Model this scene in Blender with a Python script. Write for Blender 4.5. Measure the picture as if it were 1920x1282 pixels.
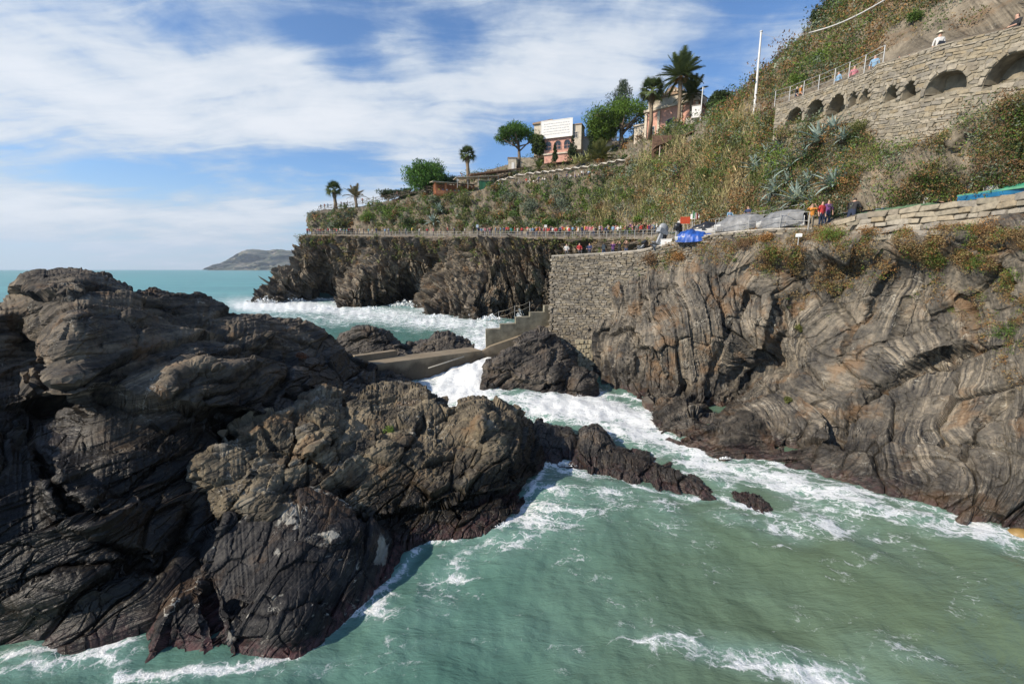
import bpy, bmesh, math, random
import numpy as np
from mathutils import Vector, Matrix, Euler
for o in list(bpy.data.objects): bpy.data.objects.remove(o)
SC = bpy.context.scene
COL = SC.collection
random.seed(7)
RNG = np.random.default_rng(11)
R = math.radians
# ---------------------------------------------------------------- camera
F = 800.0; CX = 960.0; CY = 641.0; PIT = math.atan(136.0/800.0); H = 10.0
cam = bpy.data.cameras.new('camera'); cam_o = bpy.data.objects.new('camera', cam); COL.objects.link(cam_o)
cam.sensor_width = 36; cam.lens = 15.0; cam.clip_end = 60000; cam.clip_start = 0.1
cam_o.location = (0, 0, H); cam_o.rotation_euler = (math.pi/2 - PIT, 0, 0)
SC.camera = cam_o
# ---------------------------------------------------------------- sun + sky
SAZ = R(-116); SEL = R(33)
SUN = Vector((math.sin(SAZ)*math.cos(SEL), math.cos(SAZ)*math.cos(SEL), math.sin(SEL)))
sl = bpy.data.lights.new('sun', 'SUN'); sl.energy = 5.0; sl.angle = R(0.6); sl.color = (1.0, 0.88, 0.72)
so = bpy.data.objects.new('sun', sl); COL.objects.link(so)
so.rotation_euler = (-SUN).to_track_quat('-Z', 'Y').to_euler(); so.location = (-60, -30, 60)
SC.view_settings.view_transform = 'Standard'; SC.view_settings.look = 'None'
SC.view_settings.exposure = 0.38; SC.view_settings.gamma = 1.0; SC.view_settings.use_curve_mapping = False

class NT:
    """small node-tree helper"""
    def __init__(s, tree): s.t = tree; s.n = tree.nodes; s.l = tree.links
    def add(s, kind, **kw):
        nd = s.n.new(kind)
        for k, v in kw.items(): setattr(nd, k, v)
        return nd
    def put(s, sock, v):
        if v is None: return
        if hasattr(v, 'is_linked') or isinstance(v, bpy.types.NodeSocket): s.l.new(v, sock)
        else:
            try: sock.default_value = v
            except Exception: sock.default_value = (*v, 1.0)
    def math(s, op, a, b=None, c=None, clamp=False):
        nd = s.add('ShaderNodeMath', operation=op); nd.use_clamp = clamp
        s.put(nd.inputs[0], a); s.put(nd.inputs[1], b)
        if c is not None: s.put(nd.inputs[2], c)
        return nd.outputs[0]
    def vmath(s, op, a, b=None, scale=None):
        nd = s.add('ShaderNodeVectorMath', operation=op)
        s.put(nd.inputs[0], a)
        if b is not None: s.put(nd.inputs[1], b)
        if scale is not None: s.put(nd.inputs['Scale'], scale)
        return nd.outputs['Value'] if op in ('LENGTH', 'DISTANCE', 'DOT_PRODUCT') else nd.outputs[0]
    def mix(s, fac, a, b, mode='MIX'):
        nd = s.add('ShaderNodeMix', data_type='RGBA', blend_type=mode)
        s.put(nd.inputs[0], fac); s.put(nd.inputs[6], a); s.put(nd.inputs[7], b)
        return nd.outputs[2]
    def mixf(s, fac, a, b):
        nd = s.add('ShaderNodeMix', data_type='FLOAT')
        s.put(nd.inputs[0], fac); s.put(nd.inputs[2], a); s.put(nd.inputs[3], b)
        return nd.outputs[0]
    def ramp(s, fac, stops, interp='LINEAR'):
        nd = s.add('ShaderNodeValToRGB'); cr = nd.color_ramp; cr.interpolation = interp
        while len(cr.elements) < len(stops): cr.elements.new(0.5)
        for e, (p, c) in zip(cr.elements, stops):
            e.position = p; e.color = (*c, 1) if not isinstance(c, (int, float)) else (c, c, c, 1)
        s.put(nd.inputs[0], fac); return nd.outputs[0]
    def sstep(s, x, lo, hi):
        nd = s.add('ShaderNodeMapRange', interpolation_type='SMOOTHSTEP')
        s.put(nd.inputs[0], x); s.put(nd.inputs[1], lo); s.put(nd.inputs[2], hi)
        nd.inputs[3].default_value = 0; nd.inputs[4].default_value = 1
        return nd.outputs[0]
    def noise(s, vec=None, scale=1, detail=5, rough=0.55, dist=0.0, dim='3D', w=None, lac=2.0, out=0):
        nd = s.add('ShaderNodeTexNoise', noise_dimensions=dim)
        if vec is not None and dim != '1D': s.put(nd.inputs['Vector'], vec)
        if w is not None: s.put(nd.inputs['W'], w)
        s.put(nd.inputs['Scale'], scale); s.put(nd.inputs['Detail'], detail)
        s.put(nd.inputs['Roughness'], rough); s.put(nd.inputs['Distortion'], dist); s.put(nd.inputs['Lacunarity'], lac)
        return nd.outputs[out]
    def voro(s, vec, scale=1, feature='F1', out=0, rand=1.0, dim='3D'):
        nd = s.add('ShaderNodeTexVoronoi', feature=feature, voronoi_dimensions=dim)
        s.put(nd.inputs['Vector'], vec); s.put(nd.inputs['Scale'], scale); s.put(nd.inputs['Randomness'], rand)
        return nd.outputs[out]
    def mapping(s, vec, loc=(0, 0, 0), rot=(0, 0, 0), scale=(1, 1, 1)):
        nd = s.add('ShaderNodeMapping'); s.put(nd.inputs[0], vec)
        nd.inputs[1].default_value = loc; nd.inputs[2].default_value = rot; nd.inputs[3].default_value = scale
        return nd.outputs[0]
    def attr(s, name, out='Fac'):
        nd = s.add('ShaderNodeAttribute', attribute_name=name); return nd.outputs[out]
    def bump(s, height, strength=0.5, dist=0.1, normal=None):
        nd = s.add('ShaderNodeBump'); s.put(nd.inputs['Height'], height)
        nd.inputs['Strength'].default_value = strength; nd.inputs['Distance'].default_value = dist
        if normal is not None: s.put(nd.inputs['Normal'], normal)
        return nd.outputs[0]

def make_world():
    w = bpy.data.worlds.new('World'); SC.world = w; w.use_nodes = True
    t = NT(w.node_tree); t.n.clear()
    sky = t.add('ShaderNodeTexSky', sky_type='NISHITA')
    sky.sun_disc = False; sky.sun_elevation = SEL; sky.sun_rotation = SAZ
    sky.altitude = 0; sky.air_density = 1.0; sky.dust_density = 0.25; sky.ozone_density = 2.2
    tc = t.add('ShaderNodeTexCoord').outputs['Generated']
    sep = t.add('ShaderNodeSeparateXYZ'); t.put(sep.inputs[0], tc)
    z = t.math('MAXIMUM', sep.outputs[2], 0.0)
    zz = t.math('ADD', z, 0.16)
    u = t.math('DIVIDE', sep.outputs[0], zz); v = t.math('DIVIDE', sep.outputs[1], zz)
    cmb = t.add('ShaderNodeCombineXYZ'); t.put(cmb.inputs[0], u); t.put(cmb.inputs[1], v)
    p = cmb.outputs[0]
    # wind-drawn cirrus: warped and stretched noise on a flat cloud deck
    wv = t.noise(p, 0.9, 3, 0.5, out=1)
    pw = t.vmath('ADD', p, t.vmath('SCALE', t.vmath('SUBTRACT', wv, (0.5, 0.5, 0.5)), scale=0.5))
    st = t.mapping(pw, loc=(3.1, 1.7, 0), rot=(0, 0, R(-30)), scale=(0.75, 1.2, 1))
    n1 = t.noise(st, 1.3, 8, 0.58, 0.25)
    st2 = t.mapping(pw, loc=(8.3, 4.1, 0), rot=(0, 0, R(-58)), scale=(0.6, 3.0, 1))
    n2 = t.noise(st2, 2.2, 7, 0.66, 0.6)
    n3 = t.noise(t.vmath('ADD', p, (4.7, 2.2, 0.0)), 3.1, 7, 0.62, 0.2)
    big = t.noise(t.mapping(p, loc=(1.3, 5.2, 0)), 0.55, 2, 0.5)
    d = t.math('ADD', t.math('MULTIPLY', n1, 0.62), t.math('MULTIPLY', n2, 0.30))
    d = t.math('ADD', d, t.math('MULTIPLY', t.math('SUBTRACT', n3, .5), 0.30))
    d = t.math('ADD', d, .02)
    d = t.math('ADD', d, t.math('MULTIPLY', t.math('SUBTRACT', big, 0.5), 0.42))
    for (cx, cy, rr, a) in CLOUD_BIAS:
        dist = t.vmath('DISTANCE', p, (cx, cy, 0.0))
        g = t.math('SUBTRACT', 1.0, t.sstep(dist, 0.0, rr))
        d = t.math('ADD', d, t.math('MULTIPLY', g, a))
    low = t.math('SUBTRACT', 1.0, t.sstep(z, 0.02, 0.30))
    d = t.math('ADD', d, t.math('MULTIPLY', low, 0.02))
    m = t.sstep(d, 0.435, 0.66)
    thick = t.sstep(d, 0.5, 0.8)
    ccol = t.mix(thick, (5.2, 6.0, 6.9, 1), (7.9, 8.1, 8.4, 1))
    horiz = t.math('SUBTRACT', 1.0, t.sstep(z, 0.0, 0.22))
    base = t.mix(1.0, sky.outputs[0], (.80, 1.12, 1.44, 1), 'MULTIPLY')
    base = t.mix(t.math('MULTIPLY', horiz, 0.7), base, (4.5, 5.8, 7.0, 1))
    skyc = t.mix(t.math('MULTIPLY', m, 0.93), base, ccol)
    bg = t.add('ShaderNodeBackground'); t.put(bg.inputs[0], skyc); bg.inputs[1].default_value = 0.09
    out = t.add('ShaderNodeOutputWorld'); t.l.new(bg.outputs[0], out.inputs[0])

# ---------------------------------------------------------------- pixel <-> world (layout helper, photograph is 1920 x 1282)
sp, cp = math.sin(PIT), math.cos(PIT)
def _dir(px, py):
    u = (np.asarray(px, float)-CX)/F; v = (np.asarray(py, float)-CY)/F
    return u, cp - v*sp, -(sp + v*cp)
def P(px, py, Y):
    u, dy, dz = _dir(px, py); t = np.asarray(Y, float)/dy
    return np.stack([u*t, dy*t, H + dz*t], -1)
def Pz(px, py, z):
    u, dy, dz = _dir(px, py); t = (z - H)/dz
    return np.stack([u*t, dy*t, H + dz*t], -1)
def W(px, py): return Pz(px, py, 0.0)
def proj(p):
    p = np.asarray(p, float); x, y, z = p[..., 0], p[..., 1], p[..., 2]-H
    d = y*cp - z*sp; up = y*sp + z*cp
    return CX + F*x/d, CY - F*up/d
def V(a): return Vector((float(a[0]), float(a[1]), float(a[2])))
# cloud deck places: positive = cloud, negative = clear (deck coordinates from direction)
def deck(px, py):
    u, dy, dz = _dir(px, py); n = math.sqrt(u*u+dy*dy+dz*dz); u, dy, dz = u/n, dy/n, dz/n
    return u/(max(dz, 0)+.16), dy/(max(dz, 0)+.16)
CLOUD_BIAS = []
for (px, py, rr, a) in [(250, 210, 1.1, .14), (560, 190, .8, .14), (820, 200, .8, .13), (960, 130, .6, .12), (520, 110, .25, .1), (760, 100, .2, .1), (120, 420, 1.3, .14), (480, 400, 1.0, .16), (760, 330, .8, .1),
                        (60, 60, .6, .07), (30, 380, .8, .1), (300, 450, 1.5, .1), (330, 60, .3, -.08), (640, 30, .3, -.06), (830, 60, .3, -.06), (1000, 265, .55, -.2), (230, 322, .35, -.14), (1180, 40, .4, .10), (1400, 110, .5, -.05), (1130, 150, .5, .13), (1280, 70, .4, .12), (1490, 80, .3, .16), (1020, 40, .4, .10), (700, 285, .35, -.1), (560, 290, .4, -.1)]:
    cx, cy = deck(px, py); CLOUD_BIAS.append((cx, cy, rr, a))
make_world()

# ---------------------------------------------------------------- numpy noise
_perm = RNG.permutation(256); _perm = np.concatenate([_perm, _perm, _perm]).astype(np.int32)
_g = RNG.normal(size=(256, 3)); _g /= np.linalg.norm(_g, axis=1)[:, None]; _g = _g.astype(np.float32)
_cell = RNG.uniform(.12, .88, (2048, 3)).astype(np.float32); _ctab = (RNG.random((2048, 8))-.5).astype(np.float32)
def pn(p):
    p = p.astype(np.float32); i0 = np.floor(p).astype(np.int32); f = p - i0; i0 &= 255
    u = f*f*f*(f*(f*6-15)+10)
    def c(dx, dy, dz):
        h = _perm[_perm[_perm[(i0[..., 0]+dx) & 255] + ((i0[..., 1]+dy) & 255)] + ((i0[..., 2]+dz) & 255)]
        g = _g[h]; return g[..., 0]*(f[..., 0]-dx) + g[..., 1]*(f[..., 1]-dy) + g[..., 2]*(f[..., 2]-dz)
    a, b, cc, d = u[..., 0], u[..., 1], u[..., 2], None
    x00 = c(0, 0, 0)*(1-a)+c(1, 0, 0)*a; x10 = c(0, 1, 0)*(1-a)+c(1, 1, 0)*a
    x01 = c(0, 0, 1)*(1-a)+c(1, 0, 1)*a; x11 = c(0, 1, 1)*(1-a)+c(1, 1, 1)*a
    return 1.6*((x00*(1-b)+x10*b)*(1-cc) + (x01*(1-b)+x11*b)*cc)
def fbm(p, o=4, g=0.5, l=2.03):
    s = 0; a = 1
    for k in range(o): s = s + a*pn(p + 17.3*k); p = p*l; a *= g
    return s
def hsh(k, seed=0):
    k = k.astype(np.int64); x = (k*374761393 + seed*668265263) & 0x7fffffff
    x = ((x ^ (x >> 13))*1274126177) & 0x7fffffff
    return ((x ^ (x >> 16)) & 0xffff)/65535.0
def voronoi(q):
    """returns F1, F2, id, offset to cell point (8 nearest cells)"""
    sh = q.shape[:-1]; q = q.reshape(-1, 3).astype(np.float32); i0 = np.floor(q-.5).astype(np.int32); n = len(q)
    f1 = np.full(n, 9., np.float32); f2 = f1.copy(); idd = np.zeros(n, np.int32); off = np.zeros((n, 3), np.float32)
    for dx in (0, 1):
        for dy in (0, 1):
            for dz in (0, 1):
                c = i0 + np.array((dx, dy, dz), np.int32); k = _perm[_perm[_perm[c[:, 0] & 255] + (c[:, 1] & 255)] + (c[:, 2] & 255)] + ((c[:, 0] + 3*c[:, 1] + 7*c[:, 2]) & 7)*256
                dv = q - c - _cell[k]; d = (dv*dv).sum(1)
                m = d < f1; f2 = np.where(m, f1, np.minimum(f2, d)); f1 = np.where(m, d, f1)
                idd = np.where(m, k, idd); off = np.where(m[:, None], dv, off)
    return np.sqrt(f1).reshape(sh), np.sqrt(f2).reshape(sh), idd.reshape(sh), off.reshape(*sh, 3)
def sst(x, a, b):
    t = np.clip((x-a)/(b-a), 0, 1); return t*t*(3-2*t)
def layers(s, l, seed, edge=0.25):
    k = np.floor(s/l); fr = s/l - k
    a, b = hsh(k, seed), hsh(k+1, seed)
    return a + (b-a)*sst(fr, 1-edge, 1.0) - 0.5
def unit(v): v = np.asarray(v, float); return v/np.linalg.norm(v, axis=-1, keepdims=True)
def basis(n):
    n = unit(n); a = np.array([0, 0, 1.]) if abs(n[2]) < .9 else np.array([1., 0, 0])
    t = unit(np.cross(a, n)); return n, t, np.cross(n, t)
def rockify(Pt, nb, A=0.5, fa=0.16, blk=(1.2, 2.4), B=0.35, crack=0.18, l1=0.5, L1=0.14, l2=0.17, L2=0.05, warp=1.2, fw=0.12, fine=0.05, seed=0, clean=0.35):
    """scalar outward displacement and the bedding coordinate s"""
    Pt = Pt.astype(np.float32); o = np.array([seed*13.7, seed*7.1, seed*3.3], np.float32)
    n, t, b = [x.astype(np.float32) for x in basis(nb)]
    s = Pt @ n + warp*fbm(Pt*fw + o, 2) + 0.06*pn(Pt*0.9 + o)
    d = A*fbm(Pt*fa + o + 5, 2)
    wv = pn(Pt*.45+o)*.3*min(blk[1]/2, 1.5)
    a1 = Pt @ t + wv; a2 = Pt @ b - wv
    sk = .35*a1
    for (f, amp, wd) in ((1.0, 1.0, .06), (.42, .30, .08), (.17, .13, .14)):
        Q = np.stack([(s+sk*.3)/(blk[0]*f), a1/(blk[1]*f), (a2+sk)/(blk[1]*f*.8)], -1)
        f1, f2, k, off = voronoi(Q + o + 3/f)
        d = d + B*amp*(.75*_ctab[k, 3] + 2.8*(_ctab[k, :3]*off).sum(-1)) - crack*amp*(1-sst(f2-f1, 0.0, wd))
    m = np.clip(clean + 1.5*pn(Pt*.22+o+9), 0, 1)
    d = d + m*L1*layers(s, l1, seed+1, .15) + (.3+.7*m)*L2*layers(s, l2, seed+2, .3)
    d = d + fine*fbm(Pt*2.1+o, 3, .6)
    return d, s
def rbf(ctrl, px, py):
    nv, nu = px.shape; iv = np.unique(np.linspace(0, nv-1, max(nv//6, 8)).astype(int)); iu = np.unique(np.linspace(0, nu-1, max(nu//6, 8)).astype(int))
    C = _rbf(ctrl, px[np.ix_(iv, iu)], py[np.ix_(iv, iu)])
    C = np.stack([np.interp(np.arange(nu), iu, r) for r in C]); fi = np.interp(np.arange(nv), iv, np.arange(len(iv))); i0 = np.minimum(fi.astype(int), len(iv)-2); f = (fi-i0)[:, None]
    return C[i0]*(1-f) + C[i0+1]*f
def _rbf(ctrl, px, py, c=12.0, sm=1e-3):
    ctrl = np.asarray(ctrl, float); X = ctrl[:, :2]; y = ctrl[:, 2]; n = len(X)
    def k(a, b): return np.sqrt(((a[:, None, :]-b[None])**2).sum(-1) + c*c)
    K = k(X, X) - sm*np.eye(n)*100; Pm = np.concatenate([np.ones((n, 1)), X/1000], 1)
    M = np.block([[K, Pm], [Pm.T, np.zeros((3, 3))]])
    sol = np.linalg.solve(M, np.concatenate([y, np.zeros(3)]))
    q = np.stack([px.ravel(), py.ravel()], 1); out = np.empty(len(q))
    for i in range(0, len(q), 40000):
        qq = q[i:i+40000]; out[i:i+40000] = k(qq, X) @ sol[:n] + sol[n] + qq @ sol[n+1:]/1000
    return out.reshape(px.shape)
def polydist(px, py, pts):
    """distance to polyline, and side (+1 = right hand when walking along it on the picture, y down => below for left-to-right)"""
    best = np.full(px.shape, 1e9); side = np.zeros(px.shape)
    for (x0, y0), (x1, y1) in zip(pts[:-1], pts[1:]):
        dx, dy = x1-x0, y1-y0; L = dx*dx+dy*dy+1e-9
        t = np.clip(((px-x0)*dx+(py-y0)*dy)/L, 0, 1)
        ex, ey = px-(x0+t*dx), py-(y0+t*dy); d = np.hypot(ex, ey)
        sg = np.sign(dx*(py-y0)-dy*(px-x0)); m = d < best
        best = np.where(m, d, best); side = np.where(m, sg, side)
    return best, side
def sculpt(px, py, ops):
    D = np.zeros(px.shape)
    jx = px + 5*pn(np.stack([px*.03, py*.03, px*0], -1)) + 2*pn(np.stack([px*.11, py*.11, px*0+4], -1)); jy = py + 5*pn(np.stack([px*.03, py*.03, px*0+9], -1)) + 2*pn(np.stack([px*.11, py*.11, px*0+14], -1))
    for op in ops:
        if op[0] == 'bulge':
            _, cx, cy, rx, ry, ang, amp = op; c, s = math.cos(R(ang)), math.sin(R(ang))
            a = ((jx-cx)*c + (jy-cy)*s)/rx; b = (-(jx-cx)*s + (jy-cy)*c)/ry
            D += amp*np.exp(-(a*a+b*b)**1.5)
        elif op[0] == 'crack':
            _, pts, w, dep = op; d, _s = polydist(jx, jy, pts); D -= dep*np.exp(-(d/w)**2)
        elif op[0] == 'ledge':       # upper/left side proud, lower/right side undercut
            _, pts, up, dn, fu, fd = op; d, s = polydist(jx, jy, pts)
            sd = d*s
            D += np.where(sd < 0, up*np.exp(-(d/fu)), -dn*np.exp(-(d/fd)))*sst(d, 0, 3.0)
    return D
# ---------------------------------------------------------------- objects
def tag(o, label=None, cat=None, group=None, kind=None):
    if label: o['label'] = label
    if cat: o['category'] = cat
    if group: o['group'] = group
    if kind: o['kind'] = kind
    return o
def empty(name, loc, rz=0, label=None, cat=None, group=None):
    o = bpy.data.objects.new(name, None); COL.objects.link(o); o.location = loc; o.rotation_euler = (0, 0, rz)
    o.empty_display_size = 0.2
    return tag(o, label, cat, group)
def mobj(name, me, mats=None, parent=None, loc=None):
    o = bpy.data.objects.new(name, me); COL.objects.link(o)
    if mats is not None and not len(me.materials):
        for m in (mats if isinstance(mats, (list, tuple)) else [mats]): me.materials.append(m)
    if parent is not None: o.parent = parent
    if loc is not None: o.location = loc
    return o
def np_mesh(name, verts, quads=None, tris=None, smooth=True):
    verts = np.asarray(verts, np.float32).reshape(-1, 3); me = bpy.data.meshes.new(name)
    me.vertices.add(len(verts)); me.vertices.foreach_set('co', verts.ravel())
    li = []; st = []; tot = []; c = 0
    for a, k in ((quads, 4), (tris, 3)):
        if a is None or not len(a): continue
        a = np.asarray(a, np.int32); li.append(a.ravel()); st.append(c + np.arange(len(a))*k); tot.append(np.full(len(a), k)); c += a.size
    li = np.concatenate(li).astype(np.int32); st = np.concatenate(st).astype(np.int32); tot = np.concatenate(tot).astype(np.int32)
    me.loops.add(len(li)); me.loops.foreach_set('vertex_index', li)
    me.polygons.add(len(st)); me.polygons.foreach_set('loop_start', st)
    me.polygons.foreach_set('use_smooth', np.full(len(st), smooth))
    me.update(calc_edges=True); me.validate(); return me
def fattr(me, name, arr):
    a = me.attributes.new(name, 'FLOAT', 'POINT'); a.data.foreach_set('value', np.asarray(arr, np.float32).ravel())
def cattr(me, name, arr):
    a = me.attributes.new(name, 'FLOAT_COLOR', 'POINT'); arr = np.asarray(arr, np.float32)
    if arr.shape[1] == 3: arr = np.concatenate([arr, np.ones((len(arr), 1), np.float32)], 1)
    a.data.foreach_set('color', arr.ravel())
def gquads(nv, nu, flip=False):
    i = np.arange(nv*nu).reshape(nv, nu)
    q = np.stack([i[:-1, :-1], i[1:, :-1], i[1:, 1:], i[:-1, 1:]], -1).reshape(-1, 4)
    return q[:, ::-1] if flip else q
def gnormals(G):
    dv = np.gradient(G, axis=0); du = np.gradient(G, axis=1)
    return unit(np.cross(dv, du) + 1e-12)
def smooth2(G, n):
    for _ in range(n):
        G = G.copy(); G[1:-1] = (G[:-2]+2*G[1:-1]+G[2:])/4; G[:, 1:-1] = (G[:, :-2]+2*G[:, 1:-1]+G[:, 2:])/4
    return G

class MB:
    """collects shapes into one mesh"""
    def __init__(s): s.v = []; s.f = []; s.mi = []; s.m = 0; s.sm = []
    def add(s, vs, fs, smooth=False):
        b = len(s.v); s.v += [tuple(map(float, v)) for v in vs]
        for f in fs: s.f.append(tuple(i+b for i in f)); s.mi.append(s.m); s.sm.append(smooth)
        return s
    def box(s, c, d, rot=None, taper=1.0, jit=0):
        hx, hy, hz = d[0]/2, d[1]/2, d[2]/2; vs = []
        for z in (-1, 1):
            k = taper if z > 0 else 1
            for x, y in ((-1, -1), (1, -1), (1, 1), (-1, 1)):
                v = Vector((x*hx*k, y*hy*k, z*hz))
                if jit: v += Vector((random.uniform(-jit, jit), random.uniform(-jit, jit), random.uniform(-jit, jit)))
                if rot is not None: v = rot @ v
                vs.append((v.x+c[0], v.y+c[1], v.z+c[2]))
        return s.add(vs, [(3, 2, 1, 0), (4, 5, 6, 7), (0, 1, 5, 4), (1, 2, 6, 5), (2, 3, 7, 6), (3, 0, 4, 7)])
    def tube(s, p0, p1, r0, r1=None, n=8, caps=True):
        r1 = r0 if r1 is None else r1; p0, p1 = Vector(p0), Vector(p1); d = (p1-p0)
        if d.length < 1e-6: return s
        q = d.to_track_quat('Z', 'Y'); vs = []
        for p, r in ((p0, r0), (p1, r1)):
            for i in range(n):
                a = 2*math.pi*i/n; w = p + q @ Vector((r*math.cos(a), r*math.sin(a), 0)); vs.append(tuple(w))
        fs = [(i, (i+1) % n, n+(i+1) % n, n+i) for i in range(n)]
        s.add(vs, fs, True)
        if caps: s.add(vs, [tuple(range(n-1, -1, -1)), tuple(range(n, 2*n))])
        return s
    def path(s, pts, rad, n=6):
        pts = [Vector(p) for p in pts]; rs = rad if isinstance(rad, (list, tuple)) else [rad]*len(pts); vs = []
        for i, p in enumerate(pts):
            d = (pts[min(i+1, len(pts)-1)]-pts[max(i-1, 0)]); q = d.to_track_quat('Z', 'Y')
            for k in range(n):
                a = 2*math.pi*k/n; vs.append(tuple(p + q @ Vector((rs[i]*math.cos(a), rs[i]*math.sin(a), 0))))
        fs = [(j*n+k, j*n+(k+1) % n, (j+1)*n+(k+1) % n, (j+1)*n+k) for j in range(len(pts)-1) for k in range(n)]
        fs += [tuple(range(n-1, -1, -1)), tuple((len(pts)-1)*n+k for k in range(n))]
        return s.add(vs, fs, True)
    def lathe(s, prof, c=(0, 0, 0), n=16):
        vs = []; m = len(prof)
        for r, z in prof:
            for i in range(n):
                a = 2*math.pi*i/n; vs.append((c[0]+r*math.cos(a), c[1]+r*math.sin(a), c[2]+z))
        return s.add(vs, [(j*n+i, j*n+(i+1) % n, (j+1)*n+(i+1) % n, (j+1)*n+i) for j in range(m-1) for i in range(n)], True)
    def ell(s, c, r, nu=10, nv=7, rot=None):
        vs = []
        for j in range(nv+1):
            t = math.pi*j/nv
            for i in range(nu):
                a = 2*math.pi*i/nu; v = Vector((r[0]*math.sin(t)*math.cos(a), r[1]*math.sin(t)*math.sin(a), -r[2]*math.cos(t)))
                if rot is not None: v = rot @ v
                vs.append((v.x+c[0], v.y+c[1], v.z+c[2]))
        return s.add(vs, [(j*nu+i, j*nu+(i+1) % nu, (j+1)*nu+(i+1) % nu, (j+1)*nu+i) for j in range(nv) for i in range(nu)], True)
    def poly(s, pts): return s.add(pts, [tuple(range(len(pts)))])
    def prism(s, base, ext):
        n = len(base); e = Vector(ext); vs = [tuple(b) for b in base]+[tuple(Vector(b)+e) for b in base]
        return s.add(vs, [tuple(range(n-1, -1, -1)), tuple(range(n, 2*n))]+[(i, (i+1) % n, n+(i+1) % n, n+i) for i in range(n)])
    def mesh(s, name, mats):
        me = bpy.data.meshes.new(name); me.from_pydata(s.v, [], s.f)
        for m in (mats if isinstance(mats, (list, tuple)) else [mats]): me.materials.append(m)
        me.polygons.foreach_set('material_index', s.mi); me.polygons.foreach_set('use_smooth', s.sm)
        bm = bmesh.new(); bm.from_mesh(me); bmesh.ops.recalc_face_normals(bm, faces=bm.faces); bm.to_mesh(me); bm.free()
        me.update(); return me
    def build(s, name, mats, parent=None, loc=None): return mobj(name, s.mesh(name, mats), None, parent, loc)

# ---------------------------------------------------------------- materials
MATS = {}
def new_mat(name):
    m = bpy.data.materials.new(name); m.use_nodes = True; t = NT(m.node_tree); MATS[name] = m
    return m, t, t.n['Principled BSDF']
def plain(name, col, rough=0.7, var=0.12, scale=3.0, bump=0.0, metal=0.0, spec=None):
    if name in MATS: return MATS[name]
    m, t, b = new_mat(name)
    pos = t.add('ShaderNodeTexCoord').outputs['Object']
    n = t.noise(pos, scale, 6, 0.6)
    lo = tuple(c*(1-var*2) for c in col); hi = tuple(min(1, c*(1+var*1.5)) for c in col)
    t.put(b.inputs['Base Color'], t.ramp(n, [(0.3, lo), (0.7, hi)])); b.inputs['Roughness'].default_value = rough
    b.inputs['Metallic'].default_value = metal
    if spec is not None: b.inputs['Specular IOR Level'].default_value = spec
    if bump: t.put(b.inputs['Normal'], t.bump(t.noise(pos, scale*4, 5, .6), bump, .02))
    return m
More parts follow.
